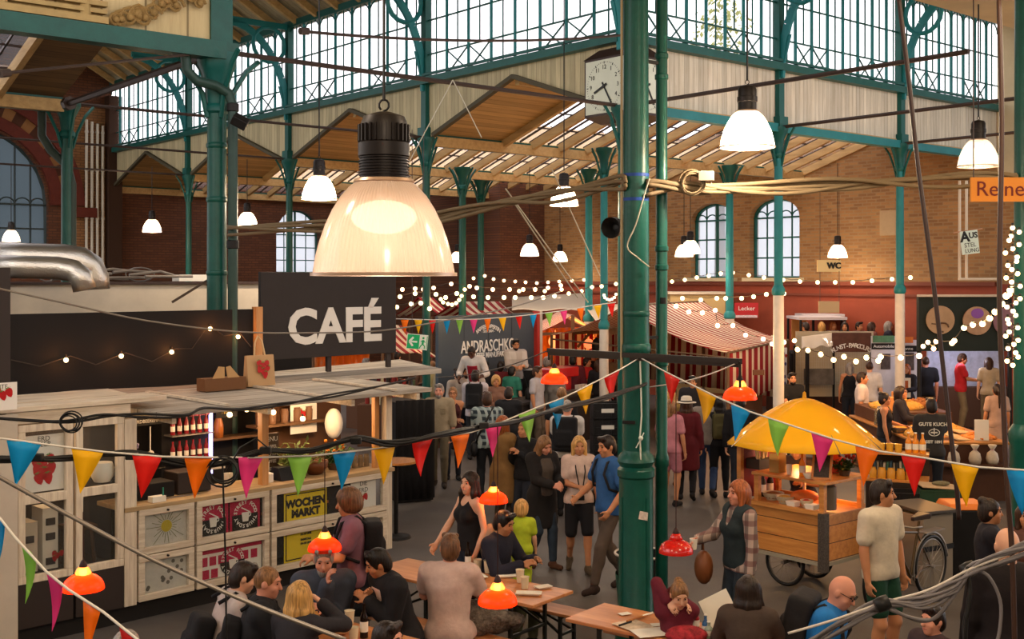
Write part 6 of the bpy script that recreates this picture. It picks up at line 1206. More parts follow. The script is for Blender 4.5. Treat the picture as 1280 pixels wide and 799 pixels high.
# goods on the cart
def bottle(o, r, h, m, lab, grp=None, cap=None, name='bottle'):
 t = thing(name, lab, 'bottle', o, 0, grp); b = MB(); b.lathe([(0, 0), (r, 0), (r, h*.55), (r*.9, h*.62), (r*.38, h*.78), (r*.36, h*.95), (r*.42, h*.95), (r*.42, h), (0, h)], o, 14); b.build('glass', m, t, 'auto')
 b = MB(); b.lathe([(r*1.02, h*.18), (r*1.02, h*.48)], o, 14); b.build('bottle_label', PAPER, t)
 if cap: b = MB(); b.lathe([(0, h), (r*.45, h), (r*.45, h*1.06), (0, h*1.06)], o, 10); b.build('cap', cap, t)
 return t
def bowl(o, r, h, m, lab, fill=None, grp=None, name='bowl', cat='bowl'):
 t = thing(name, lab, cat, o, 0, grp); b = MB(); b.lathe([(0, 0), (r*.6, 0), (r*.95, h*.7), (r, h), (r*.93, h), (r*.55, h*.15), (0, h*.1)], o, 18); b.build('bowl', m, t, 'auto')
 if fill: b = MB(); b.ball(o+ZUP*h*.55, (r*.85, r*.85, h*.55), 14, 8); f = b.build('filling', fill, t, True); f['kind'] = 'stuff'
 return t
OJ = mat('orange_juice', '#d8861e', .25); YJ = mat('yellow_jar', '#c79a2a', .3); FOODY = mat('food_yellow', '#c9953f', .7, var=.35, vscale=25, bump=.6, bscale=50); FOODB = mat('food_brown', '#8a5428', .7, var=.4, vscale=25, bump=.6, bscale=50); FOODR = mat('food_red', '#a3281a', .5, var=.2, vscale=20)
zc = 1.32
bottle(KC(.12, .38, zc), .035, .26, OJ, 'orange juice bottle standing at the front of the snack cart top'); 
t = thing('juice_jug', 'large square jug of yellow juice on the snack cart top', 'jug', KC(.2, .75, zc)); b = MB(); b.box(KC(.15, .75, zc+.11), (.14, .14, .22), ANG); b.build('jug', glassy('jug_glass', '#e8d9a8', .7), t); b = MB(); b.box(KC(.15, .75, zc+.075), (.125, .125, .15), ANG); b.build('juice', YJ, t)
cup_stack(KC(.12, .56, zc), 3, .035, PAPER, 'white cups stacked on the snack cart beside the juice jug'); bowl(KC(.06, .24, zc), .07, .06, PAPER, 'white napkin bowl on the snack cart top beside the orange bottle', PAPER)
t = thing('picture_stand', 'wooden framed menu picture leaning on the snack cart corner', 'frame', KC(.1, .05, zc), ANG); FMx = KC(.1, .09, zc+.15); rt = (-VD*.92+UD*.38).normalized(); q = lambda x, z, o=0.: FMx+rt*x+ZUP*z+rt.cross(ZUP)*(-o)*-1
fm = facem(FMx, rt, ZUP+rt.cross(ZUP)*-.35); W = lambda x, z, o=0.: fm @ Vector((x, z, o)); upn = fm.to_3x3() @ Vector((0, 0, 1))
b = MB(); b.slab([W(-.1, -.14), W(.1, -.14), W(.1, .14), W(-.1, .14)], .01, upn); b.build('picture', mat('picture_dark', '#3a3128', .5, var=.6, vscale=40), t); b = MB()
for (x0, z0, x1, z1) in ((-.1, -.14, .1, -.14), (-.1, .14, .1, .14), (-.1, -.15, -.1, .15), (.1, -.15, .1, .15)): b.bar(W(x0, z0, .012), W(x1, z1, .012), .025, .02, up=upn)
b.build('frame', CWP, t)
plant(KC(.55, .1, zc), .16, .26, 26, 'flowering plant on the snack cart beside the framed menu', LF, seed=12, tip=mat('flower_red', '#b33a34', .6)); b = MB(); b.ball(KC(.62, .28, zc+.11), (.12, .09, .12), 12, 8); tag(b.build('coral_bag', mat('coral_bag', '#e0604a', .7), smooth=True), 'coral-coloured bag among the plants on the snack cart', 'bag')
for i, (u, v, m, lab, r) in enumerate(((.2, .85, FOODB, 'bowl of mixed dark and white snacks on the lower cart shelf, farthest from the corner', .13), (.12, .62, FOODY, 'bowl of yellow snacks on the lower cart shelf beside the orange loaf', .11), (.1, .3, FOODR, 'clear bowl of red sauce on the lower cart shelf', .075))): bowl(KC(u, v, .97), r, .09, mat('bowl_glass', '#b9a98c', .3), lab, m)
b = MB(); b.ball(KC(.3, .48, 1.05), (.17, .1, .08), 16, 8); tag(b.build('bread_loaf', mat('loaf_orange', '#c8682a', .6, var=.2), smooth=True), 'long orange-brown loaf on the lower cart shelf', 'bread')
for i, (u, v, lab) in enumerate(((.06, .46, 'white food carton on the lower cart shelf before the loaf'), (.06, .2, 'white food carton on the lower cart shelf beside the red sauce'))): b = MB(); b.hexa([KC(u+x*.05, v+y*.05, .97) for x, y in ((-1, -1), (1, -1), (1, 1), (-1, 1))], [KC(u+x*.065, v+y*.065, 1.03) for x, y in ((-1, -1), (1, -1), (1, 1), (-1, 1))]); tag(b.build('food_carton', PAPER), lab, 'carton')
b = MB(); o = KC(.22, .1, .97); b.lathe([(0, 0), (.1, 0), (.1, .26), (.08, .28), (.08, .3), (0, .3)], o, 16); tag(b.build('storage_jar', mat('jar_grey', '#5c5248', .3), smooth='auto'), 'large grey glass jar on the lower cart shelf at the corner', 'jar')
for i in range(2): bottle(KC(.3+.14*i, 1.08, .97+.0), .04, .3, mat('goods_dark', '#2c2018', .4), ('dark bottle in the red end cabinet of the cart, front one', 'dark bottle in the red end cabinet of the cart, rear one')[i])
t = thing('goods_basket', 'basket of rolled papers in the end cabinet of the snack cart', 'basket', KC(.2, 1.05, 1.32)); b = MB(); b.box(KC(.25, 1.08, 1.38), (.3, .2, .12), ANG); b.build('basket', mat('basket_dark', '#33241a', .7), t); b = MB(); rg = random.Random(4)
for k in range(9): o = KC(.14+.03*k, 1.05+rg.uniform(-.04, .06), 1.4); b.cyl(o, o+Vector((rg.uniform(-.03, .03), 0, .14+rg.random()*.05)), .014, n=6)
b.build('rolls', mat('roll_cream', '#d9c79a', .6), t)
# second bar: shelf unit with jars, bottles and books
S0 = XY(1085, 15.6); SD = Vector((.93, -.36, 0)).normalized(); SN = Vector((.36, .93, 0)).normalized(); SA = math.atan2(SD.y, SD.x)
def SK(x, y, z): return S0+SD*x+SN*y+ZUP*z
t = thing('bar_shelf', 'wooden two-level bar shelf behind the person in the white T-shirt', 'shelf', S0, SA)
for z, d in ((.93, .5), (1.26, .3)): b = MB(); b.box(SK(.36, .25 if z < 1 else .35, z), (.8, d, .03), SA); b.build('shelf_board', CWP, t)
b = MB(); b.box(SK(.36, .5, .66), (.8, .03, 1.3), SA); b.build('rear_panel', mat('bar_rear', '#2d221b', .7), t); b = MB(); b.box(SK(.36, .2, .46), (.78, .4, .9), SA); b.build('base', mat('bar_base', '#211a16', .7), t)
for i in range(5): o = SK(.05+.12*i, .1, .946); b = MB(); b.lathe([(0, 0), (.055, 0), (.058, .1), (.045, .12), (.045, .14), (0, .14)], o, 14); tag(b.build('preserve_jar', mat('jar_amber', '#c08a30', .25), smooth='auto'), 'amber jar in the row along the lower level of the bar shelf', 'jar', 'amber jars on the bar shelf')
for i in range(4): o = SK(.04+.11*i, .3, 1.276); b = MB(); b.lathe([(0, 0), (.042, 0), (.05, .11), (.046, .11), (.038, .01), (0, .01)], o, 14); tag(b.build('juice_glass', mat('glass_yellow', '#d3a23a', .2), smooth='auto'), 'yellow juice glass in the row on the upper level of the bar shelf', 'glass', 'juice glasses on the bar shelf')
for i in range(3): bottle(SK(.5+.09*i, .3, 1.276), .042, .26, OJ, 'orange juice bottle in the row of three on the bar shelf', 'orange bottles on the bar shelf', PAPER)
BKC = [mat('book_%d' % i, c, .6) for i, c in enumerate(('#2b4a5e', '#7c6f5c', '#30302e', '#a8a090', '#37604f'))]
for i in range(12): b = MB(); b.box(SK(.06+.042*i, .42, 1.03+.005*(i % 3)), (.03, .11, .17+.01*(i % 3)), SA); tag(b.build('book', BKC[i % 5]), 'upright book in the row between the two levels of the bar shelf', 'book', 'books on the bar shelf')
# crates beside it
def crate(lab, c, s, m, rz=0., grp=None, name='crate', lab2=None, holes=True):
 t = thing(name, lab, 'crate', c, rz, grp); R = Matrix.Rotation(rz, 3, 'Z'); L = lambda x, y, z: Vector(c)+R @ Vector((x, y, z)); x, y, z = s; w = .02; b = MB()
 b.box(L(0, 0, w/2), (x, y, w), rz)
 for sx in (-1, 1): b.box(L(sx*(x-w)/2, 0, z/2), (w, y, z), rz); b.box(L(0, sx*(y-w)/2, z/2), (x-2*w, w, z), rz)
 for zz in (.08, .5, .95): b.box(L(0, -y/2-.006, z*zz), (x, .012, .02), rz)
 for q in (-.45, -.15, .15, .45): b.box(L(q*x, -y/2-.006, z*.5), (.015, .012, z), rz)
 b.build('body', m, t)
 if lab2: b = MB(); b.box(L(0, -y/2-.015, z*.55), (x*.45, .004, z*.25), rz); b.build('crate_label', lab2, t)
 return t
GC2 = mat('crate_green', '#23402f', .5); BC2 = mat('crate_black', '#17171a', .45)
gx = XY(1172, 14.9)
for i in range(3): crate(('green crate at the foot of the stack behind the bicycle box', 'green crate, middle of the stack behind the bicycle box', 'green crate topped with paper behind the bicycle box')[i], gx+ZUP*(.32*i), (.5, .38, .31), GC2, -.15)
b = MB(); b.slab([gx+Vector((x, y, .965+.02*math.sin(x*20))) for x, y in ((-.26, -.2), (.26, -.2), (.26, .2), (-.22, .22))], .012, (0, 0, 1)); tag(b.build('paper_sheet', mat('paper_kraft', '#b39b7c', .8)), 'sheet of crumpled brown paper on the topmost green crate', 'paper')
b = MB(); b.ball(gx+Vector((.05, .02, 1.0)), (.12, .08, .03), 10, 6); tag(b.build('herb_bundle', mat('herb_grey', '#6f6a52', .8, var=.3, vscale=40), smooth=True), 'small grey-green bundle on the paper over the green crates', 'bundle')
bx = XY(1130, 15.0)
for i in range(3): crate(('black crate at the foot of the stack behind the person in white', 'black crate, middle of the stack behind the person in white', 'black crate, topmost of the stack behind the person in white')[i], bx+ZUP*(.3*i), (.45, .36, .29), BC2, -.2)
# dark crates with white labels beyond the column
kx = XY(757, 20.6)
for i in range(5): crate('black bottle crate with a white label, number %s from the floor behind the centre column' % ('one', 'two', 'three', 'four', 'five')[i], kx+ZUP*(.29*i), (.5, .4, .28), BC2, .1, lab2=PAPER)
# buffet
BF = thing('buffet_counter', 'long brown buffet counter heaped with bread and pasta beside the fairy light column', 'counter', XY(1205, 20.5)); bl, br_ = XY(1150, 19), XY(1258, 19); BROWNC = mat('buffet_brown', '#4e3020', .55, var=.15); TAN = mat('buffet_top', '#a3703a', .6)
b = MB(); b.box(((bl.x+br_.x)/2, 20.9, .46), (br_.x-bl.x, 3.8, .92)); b.build('body', BROWNC, BF); b = MB(); b.box(((bl.x+br_.x)/2, 20.9, .94), (br_.x-bl.x+.1, 3.9, .04)); b.build('top', TAN, BF, bevel=.01); b = MB(); b.box(((bl.x+br_.x)/2, 22, 1.08), (br_.x-bl.x-.1, 1.6, .22)); b.build('raised_tier', BROWNC, BF); b = MB(); b.box(((bl.x+br_.x)/2+.1, 18.85, .62), (1.2, .3, .03)); b.build('front_shelf', BROWNC, BF)
def heap(lab, c, s, m, seed, name='food_heap'):
 rg = random.Random(seed); b = MB(); N = 46
 b.ball(Vector(c), (s[0], s[1], s[2]*.8), 16, 8)
 for k in range(N):
  a = rg.uniform(0, 6.28); r = math.sqrt(rg.random()); p = Vector(c)+Vector((s[0]*r*math.cos(a), s[1]*r*math.sin(a), s[2]*(1-r*r)*.9)); b.ball(p, (.05, .03, .025), 7, 5, R=Euler((rg.uniform(-.5, .5), rg.uniform(-.5, .5), rg.uniform(0, 3))).to_matrix())
 o = tag(b.build(name, m, smooth=True), lab, 'food', None, 'stuff'); return o
mx = (bl.x+br_.x)/2
heap('heap of pale yellow pasta on the buffet nearest the person in the printed T-shirt', (mx-.45, 19.7, .98), (.26, .4, .13), FOODY, 1); heap('heap of golden bread pieces in the middle of the buffet', (mx+.1, 20.5, .98), (.45, .45, .16), FOODY, 2); heap('heap of orange-brown snacks at the right front of the buffet', (mx+.45, 19.5, .97), (.25, .3, .08), mat('food_orange', '#c9792e', .7, var=.3, vscale=25), 3)
heap('heap of yellow pasta twists on the raised rear tier of the buffet', (mx-.1, 22.0, 1.22), (.5, .5, .15), FOODY, 4); heap('heap of brown rolls on the raised rear tier of the buffet', (mx+.45, 22.3, 1.22), (.22, .4, .12), FOODB, 5)
for i, (dx, Y, lab) in enumerate(((-.05, 19.35, 'tilted pale serving board at the front of the buffet'), (.3, 20.2, 'tilted pale serving board behind the white card on the buffet'))): b = MB(); b.box((mx+dx, Y, 1.02), (.34, .5, .02), R=Euler((.2, .1, .6)).to_matrix()); tag(b.build('serving_board', mat('board_cream', '#c2a878', .6)), lab, 'board')
t = thing('price_card', 'white standing card at the front right of the buffet', 'card', (mx+.38, 19.2, .96)); b = MB(); b.box((mx+.38, 19.2, 1.13), (.22, .02, .34), -.2); b.build('card', PAPER, t); b = MB(); b.box((mx+.38, 19.25, .975), (.2, .1, .02), -.2); b.build('foot', PAPER, t)
for i, dx in enumerate((-.32, .02, .3)):
 o = Vector((mx+.1+dx, 18.82, .636)); t = thing('bread_bag', 'tied clear bag of white bread in the row on the buffet front shelf', 'bag', o, group='tied bread bags'); b = MB(); b.lathe([(0, 0), (.085, .0), (.1, .08), (.08, .17), (.025, .22), (.03, .23), (.07, .3), (.05, .31), (0, .26)], o, 12); b.build('bag', mat('bag_white', '#c9bba8', .4, var=.15, vscale=20), t, True); b = MB(); b.lathe([(.028, .215), (.032, .225), (.028, .235)], o, 10); b.build('tie', mat('tie_pink', '#c08a94', .5), t)
bowl(Vector((mx-.62, 20.2, .96)), .2, .1, mat('pan_steel', '#8f8678', .3, metal=.6), 'round steel pan of yellow pasta at the left end of the buffet', FOODY, name='serving_pan', cat='pan')
t = thing('glass_cloche', 'glass box of pastries on the buffet behind the steel pan', 'box', (mx-.6, 21.2, .96)); b = MB(); b.lathe([(.16, 0), (.16, .22), (.1, .33), (0, .36)], (mx-.6, 21.2, .97), 18); b.build('cover', glassy('cloche_glass', '#d9d2bc', .75), t, True); b = MB(); b.ball((mx-.6, 21.2, 1.03), (.12, .12, .06), 12, 6); b.build('pastries', FOODB, t)
for i, (dx, Y, z) in enumerate(((-.25, 21.6, 1.19), (.15, 22.6, 1.19))): b = MB(); b.box((mx+dx, Y, z+.12), (.24, .18, .24)); tag(b.build('carton', mat('carton_orange', '#c98a4e', .7)), ('orange carton standing on the raised buffet tier', 'orange carton at the far end of the raised buffet tier')[i], 'carton')
for k in range(5): o = Vector((mx+.3+.05*(k % 3), 21.3+.05*(k//3), 1.19)); bottle(o, .022, .22, mat('sauce_red', '#b8542e', .3), 'small red sauce bottle in the cluster on the buffet', 'sauce bottles on the buffet')
light('buffet_light', 'POINT', (mx, 20.2, 2.5), 60, '#ffb262', .15); light('buffet_light', 'POINT', (mx, 22.6, 2.5), 45, '#ffb870', .15)
# bicycle
BY = 13.3; bw = P(1163, 711, BY); bw.z = .345; t = thing('bicycle', 'dark bicycle with a brown saddle parked before the delivery box', 'bicycle', (bw.x-.5, BY, 0)); d = Vector((-.75, -.66, 0)).normalized(); ax = d.cross(ZUP)
wheel(bw, ax, .33, t, spokes=24); fw = bw+d*1.04; wheel(fw, ax, .33, t, spokes=24); FRM = mat('bike_frame', '#4a3a22', .35, metal=.4); bb_ = bw+d*.43-ZUP*.06; st_ = bw+d*.3+ZUP*.42; hd = fw-d*.2+ZUP*.5; hb = fw-d*.24+ZUP*.58
b = MB()
for a, e, r in ((bw, bb_, .011), (bw, st_, .009), (bb_, st_-d*.05+ZUP*.12, .016), (bb_, hd, .017), (st_, hd, .015), (hd-d*-.0, fw, .013), (hd, hb, .014)): b.cyl(a, e, r, n=8)
b.build('frame', FRM, t, 'auto'); b = MB(); s = st_-d*.06+ZUP*.17; b.hexa([s+d*.16+ax*.02-ZUP*.03, s-d*.11+ax*.08-ZUP*.03, s-d*.11-ax*.08-ZUP*.03, s+d*.16-ax*.02-ZUP*.03], [s+d*.16+ax*.018+ZUP*.015, s-d*.12+ax*.085+ZUP*.035, s-d*.12-ax*.085+ZUP*.035, s+d*.16-ax*.018+ZUP*.015]); b.build('saddle', mat('saddle_brown', '#33221a', .4), t, bevel=.012)
b = MB(); b.tube([hb+ax*.28-d*.12, hb+ax*.25, hb+d*.02, hb-ax*.25, hb-ax*.28-d*.12], .012, 7); b.build('handlebar', STEELW, t, True); b = MB(); x, y, _ = frame(ax); b.tube([bw+(d*math.cos(a)+ZUP*math.sin(a))*.375 for a in [-.3+i*.22 for i in range(16)]], .016, 5); b.tube([fw+(d*math.cos(a)+ZUP*math.sin(a))*.375 for a in [.6+i*.22 for i in range(11)]], .016, 5); b.build('mudguard', STEELW, t, True)
b = MB(); b.lathe([(.0, -.006), (.1, -.006), (.1, .006), (0, .006)], bb_+ax*.05, 20, d=ax); b.bar(bb_+ax*.07, bb_+ax*.07+d*.12-ZUP*.12, .02, .012); b.bar(bb_-ax*.07, bb_-ax*.07-d*.12+ZUP*.12, .02, .012); b.build('crank', STEELW, t); b = MB(); b.bar(bw+ZUP*.38+ax*.06, bw+ZUP*.38-d*.16+ax*.06+ZUP*.0, .02, .02); b.bar(bw+ZUP*.4+d*.2, bw+ZUP*.4-d*.22, .12, .012); b.build('carrier', STEELW, t)
bxp = XY(1152, 13.95); t = thing('delivery_box', 'big grey insulated box with a dark hinged lid standing behind the bicycle', 'box', bxp, .5); R5 = Matrix.Rotation(.5, 3, 'Z'); L5 = lambda x, y, z: bxp+R5 @ Vector((x, y, z)); b = MB(); b.box(L5(0, 0, .42), (.5, .5, .84), .5); b.build('body', mat('box_grey', '#7d7264', .7), t, bevel=.01); b = MB(); b.slab([L5(-.29, -.29, .86), L5(.29, -.29, .84), L5(.29, .29, .88), L5(-.29, .29, .9)], .04, (0, 0, 1)); b.build('lid', mat('lid_dark', '#3d3732', .5), t, bevel=.008); b = MB(); b.box(L5(.0, -.255, .45), (.5, .012, .06), .5); b.box(L5(.255, 0, .45), (.012, .5, .06), .5); b.build('strap', DARKM, t)
obp = XY(1203, 14.3); t = thing('waste_bin', 'black bin with an orange lid between the delivery box and the buffet', 'bin', obp); b = MB(); b.hexa([obp+Vector((x*.18, y*.18, 0)) for x, y in ((-1, -1), (1, -1), (1, 1), (-1, 1))], [obp+Vector((x*.22, y*.22, .82)) for x, y in ((-1, -1), (1, -1), (1, 1), (-1, 1))]); b.build('body', BC2, t, bevel=.02); b = MB(); b.hexa([obp+Vector((x*.25, y*.24, .82)) for x, y in ((-1, -1), (1, -1), (1, 1), (-1, 1))], [obp+Vector((x*.22, y*.2, .89)) for x, y in ((-1, -1), (1, -1), (1, 1), (-1, 1))]); b.build('lid', mat('lid_orange', '#d9782a', .5), t, bevel=.015)
# bin behind the column
bp = XY(801, 11.95); t = thing('waste_bin', 'round wire bin with a pale rim and dark bag behind the stout centre column', 'bin', bp); b = MB(); b.lathe([(0, .02), (.2, .02), (.25, .76), (.25, .8)], bp, 24); b.build('bag', mat('bin_bag', '#1e1d1f', .35, bump=.5, bscale=30), t, True); b = MB(); b.tube([bp+Vector((.265*math.cos(2*PI*i/28), .265*math.sin(2*PI*i/28), .8)) for i in range(28)], .014, 6, closed=True); b.build('rim', mat('bin_rim', '#b3aca4', .4), t, True); b = MB(); b.lathe([(.21, 0), (.262, .6)], bp, 24); b.build('green_shell', GREENC, t, True)
# ---- beer-garden tables and benches
TOP = wood('table_orange', '#a8673a', '#c98a58', 'X', 1, .45); TOP2 = wood('bench_orange', '#a2653a', '#c08358', 'X', 1, .5); LEG = mat('table_leg_steel', '#23231f', .45, metal=.3)
def beer(kind, lab, c, dr, L, W, h):
 rz = math.atan2(dr[1], dr[0]); t = thing(kind, lab, 'table' if W > .4 else 'bench', (c[0], c[1], 0), rz); b = MB(); b.box((0, 0, h-.015), (L, W, .03)); b.build('table_top' if W > .4 else 'seat', TOP if W > .4 else TOP2, t, world=False, bevel=.006); x = L*.36
 for s in (-1, 1):
  b = MB(); w = W*.42
  for q in (-1, 1): b.bar((s*x, q*w, .02), (s*x, q*w, h-.03), .03, .03)
  b.bar((s*x, -w, .02), (s*x, w, .02), .03, .03); b.bar((s*x, -w, h*.55), (s*x, w, h*.55), .025, .025); b.bar((s*x, -w, h-.04), (s*x, w, h-.04), .03, .03)
  b.bar((s*x, w*.9, h*.55), (s*x*.45, w*.2, h-.04), .02, .02); b.bar((s*x, -w*.9, h*.55), (s*x*.45, -w*.2, h-.04), .02, .02); b.build('leg_frame', LEG, t, world=False)
 return t
TD = Vector((.79, -.61, 0)); TN = Vector((.61, .79, 0))
TA, TB, TC = Vector((-1.2, 9.22, 0)), Vector((-.44, 11.05, 0)), Vector((1.5, 9.36, 0))
beer('beer_table', 'orange wooden table of the seated group under the cafe counter', TA, TD, 2.1, .6, .76); beer('beer_table', 'orange wooden table with plates, cups and a bottle behind the person in the pinkish T-shirt', TB, TD, 2.05, .62, .76); beer('beer_table', 'orange wooden table strewn with papers beside the foot of the centre column', TC, TD, 2.2, .6, .76)
beer('beer_bench', 'orange bench on the cafe side of the seated group', TA-TN*.58+Vector((-.1, 0, 0)), TD, 2.1, .27, .46); beer('beer_bench', 'orange bench behind the person in the denim jacket', TA+TN*.6, TD, 2.1, .27, .46)
beer('beer_bench', 'orange bench carrying the person in the pinkish T-shirt', TB-TN*.6+Vector((.1, 0, 0)), TD, 2.05, .27, .46); beer('beer_bench', 'orange bench on the far side of the plates table, by the person in lime', TB+TN*.62, TD, 2.05, .27, .46)
beer('beer_bench', 'empty orange bench end showing between the two right-hand tables', TC+TN*.62+Vector((-.15, .1, 0)), TD, 2.1, .27, .46); beer('beer_bench', 'orange bench on the camera side of the paper-strewn table', TC-TN*.6, TD, 2.1, .27, .46)
TZ = .765
def G(px, py, z=TZ): return Gz(px, py, z)
bottle(G(585, 711), .031, .26, mat('beer_brown', '#1a0f0a', .15), 'dark beer bottle with a pale label on the plates table'); bottle(G(455, 797), .033, .27, MATS['beer_brown'], 'dark beer bottle on the table before the person in the black cardigan')
def cup(px, py, r, h, m, lab): o = G(px, py); t = thing('paper_cup', lab, 'cup', o); b = MB(); b.lathe([(0, 0), (r*.75, 0), (r, h), (r*1.06, h), (r*.98, h*.97), (r*.74, .01), (0, .01)], o, 16); b.build('cup', m, t, 'auto')
CUPM = mat('cup_cream', '#cfc0a4', .6)
for a in ((597, 712, .042, .1, CUPM, 'cream paper cup beside the dark bottle on the plates table'), (610, 716, .042, .12, CUPM, 'cream paper cup before the white plate on the plates table'), (650, 728, .04, .12, CUPM, 'cream paper cup, rear one of the pair on the plates table'), (656, 736, .04, .11, CUPM, 'cream paper cup, front one of the pair on the plates table'), (437, 780, .042, .11, CUPM, 'white paper cup on the table beside the brown paper bag'), (442, 800, .042, .1, CUPM, 'white paper cup at the lower edge of the group table')): cup(*a)
def plate(px, py, w, d, lab, rz=0., m=None):
 o = G(px, py); b = MB(); b.hexa([o+Matrix.Rotation(rz, 3, 'Z') @ Vector((x*w*.4, y*d*.4, 0)) for x, y in ((-1, -1), (1, -1), (1, 1), (-1, 1))], [o+Matrix.Rotation(rz, 3, 'Z') @ Vector((x*w*.5, y*d*.5, .018)) for x, y in ((-1, -1), (1, -1), (1, 1), (-1, 1))]); tag(b.build('paper_plate', m or PAPER, bevel=.004), lab, 'plate')
plate(594, 722, .2, .2, 'white paper plate beside the person in the pinkish T-shirt', .4); plate(634, 720, .22, .2, 'white paper plate behind the orange lamp on the plates table', .2); plate(661, 743, .24, .12, 'white napkin tray near the front edge of the plates table', -.1); plate(679, 735, .16, .1, 'small white tray near the right end of the plates table', .5)
t = thing('paper_bag', 'crumpled brown paper bag on the group table beside the person with one raised hand', 'bag', G(385, 782)); o = G(385, 784); b = MB(); b.hexa([o+Vector(q) for q in ((-.12, -.08, 0), (.12, -.06, 0), (.13, .07, 0), (-.1, .08, 0))], [o+Vector(q) for q in ((-.05, -.05, .09), (.1, -.05, .17), (.11, .05, .19), (-.04, .05, .11))]); b.build('bag', mat('kraft_bag', '#a8733c', .8, bump=.4, bscale=20), t, subd=1)
for i, (px, py) in enumerate(((425, 793), (405, 790))): b = MB(); b.ball(G(px, py)+ZUP*.02, (.07, .05, .025), 10, 6); tag(b.build('sandwich', mat('sandwich', '#c9966a', .7, var=.3, vscale=30), smooth=True), ('half-eaten food on the group table beside the white cup', 'small food piece on the group table beside the brown bag')[i], 'food')
# papers, scissors, pens on the right-hand table
def sheetp(px, py, w, d, rz, lab, m, dz=.004): o = G(px, py)+ZUP*dz; R = Matrix.Rotation(rz, 3, 'Z'); b = MB(); b.slab([o+R @ Vector((x*w/2, y*d/2, 0)) for x, y in ((-1, -1), (1, -1), (1, 1), (-1, 1))], .003, (0, 0, 1)); return tag(b.build('paper_sheet', m), lab, 'paper')
sheetp(793, 783, .24, .3, .6, 'painted paper sheet with orange blots on the right-hand table', mat('painted_paper', '#c9b49c', .7, var=.45, vscale=9)); sheetp(815, 792, .3, .22, .3, 'white drawing sheet nearest the camera on the right-hand table', PAPER, .008); sheetp(781, 768, .1, .07, .5, 'small white slip alone on the right-hand table', PAPER); sheetp(823, 783, .12, .08, .2, 'small white card beside the person in maroon', PAPER, .012); sheetp(838, 789, .2, .2, .9, 'patterned colour sheet before the person in maroon', mat('colour_sheet', '#a0806a', .7, var=.8, vscale=25), .005)
b = MB(); a_, c_ = G(784, 779)+ZUP*.012, G(808, 770)+ZUP*.012; b.tube([a_, a_.lerp(c_, .5), c_], [.012, .008, .004], 6); b.tube([a_+Vector((.02, .03, 0)), a_.lerp(c_, .5), c_+Vector((.01, -.03, 0))], [.012, .008, .004], 6); tag(b.build('scissors', mat('scissors_orange', '#a8682a', .5)), 'orange-handled scissors lying on the right-hand table', 'scissors')
for a, e, m, lab in (((774, 784), (789, 779), DARKM, 'dark pen lying beside the painted paper on the right-hand table'), ((803, 772), (816, 768), PAPER, 'white glue tube lying beside the scissors')): b = MB(); b.cyl(G(*a)+ZUP*.012, G(*e)+ZUP*.012, .009, n=8); tag(b.build('pen' if m is DARKM else 'glue_tube', m), lab, 'pen' if m is DARKM else 'tube')
for px, py, r, h, m, lab in ((869, 787, .035, .17, mat('bottle_red2', '#8f1a22', .3), 'dark red bottle with a pale cap before the person in maroon'), (882, 793, .03, .15, mat('bottle_blue', '#2c5a8a', .3), 'blue-capped glass bottle beside the dark red bottle'), (886, 797, .035, .12, mat('bottle_pale', '#8f9a8a', .2), 'pale glass bottle at the corner of the right-hand table')): bottle(G(px, py), r, h, m, lab, cap=PAPER)
b = MB(); o = G(858, 800); b.ball(o+ZUP*.04, (.17, .12, .07), 14, 8); tag(b.build('folded_scarf', mat('scarf_red', '#a02a34', .8, var=.9, vscale=14), smooth=True), 'red and white patterned scarf bundle at the lower edge of the right-hand table', 'scarf')
# high round table beside the hut, bottles, dark stage block
rp = XY(495, 16.3); t = thing('bar_table', 'small round wooden bar table just beyond the hut end post', 'table', rp); b = MB(); b.lathe([(0, 1.05), (.3, 1.05), (.3, 1.08), (0, 1.08)], rp, 24); b.build('table_top', CWP, t, 'auto'); b = MB(); b.lathe([(0, 0), (.22, 0), (.2, .03), (.03, .06), (.03, 1.05)], rp, 14); b.build('leg', DARKM, t, 'auto')
t = thing('curtain_booth', 'tall black cloth booth between the hut and the person in the beige shirt', 'booth', XY(510, 19)); p = XY(508, 19.3); b = MB(); b.box(p+ZUP*.82, (.62, .9, 1.6), .4); b.build('frame', BLACKW, t)
g = []
for j in range(5): g.append([p+Matrix.Rotation(.4, 3, 'Z') @ Vector((-.33+.66*i/22, -.48+.02*math.sin(i*1.5), 1.66-1.6*j/4)) for i in range(23)])
b = MB(); b.sheet(g); b.build('cloth', mat('black_cloth', '#100d0d', .9), t, True, solid=.01)
b = MB(); o = XY(488, 17); b.tube([o, o+ZUP*2.0], .02, 8); b.box(o+ZUP*1.0, (.05, .05, .3)); tag(b.build('steel_stand', STEELW), 'thin steel stand beside the black cloth booth', 'stand')
# goods under the cafe sign: plant stall clutter
pl = XY(508, 25.5); t = thing('goods_table', 'stall table crowded with dark goods under the green exit sign', 'table', pl); b = MB(); b.box(pl+ZUP*.45, (2.0, .8, .9), -.1); b.build('table', MATS['stall_table'], t)
for i in range(16):
 rg = random.Random(i+40); o = pl+Vector((-.85+.115*i, rg.uniform(-.25, .25), .9)); h = rg.uniform(.3, .85); r = rg.uniform(.05, .11); b = MB(); b.lathe([(0, 0), (r, 0), (r*1.1, h*.5), (r*.5, h*.8), (r*.6, h), (0, h)], o, 10); m = [DARKM, MATS['goods_dark'], mat('goods_red', '#8a2a24', .5), mat('goods_cream', '#b3a27c', .5), mat('goods_green', '#3c4a30', .6)][rg.randrange(5)]
 tag(b.build('stall_vase', m, smooth='auto'), 'vase among the crowded goods on the table under the exit sign', 'vase', 'vases on the goods table')
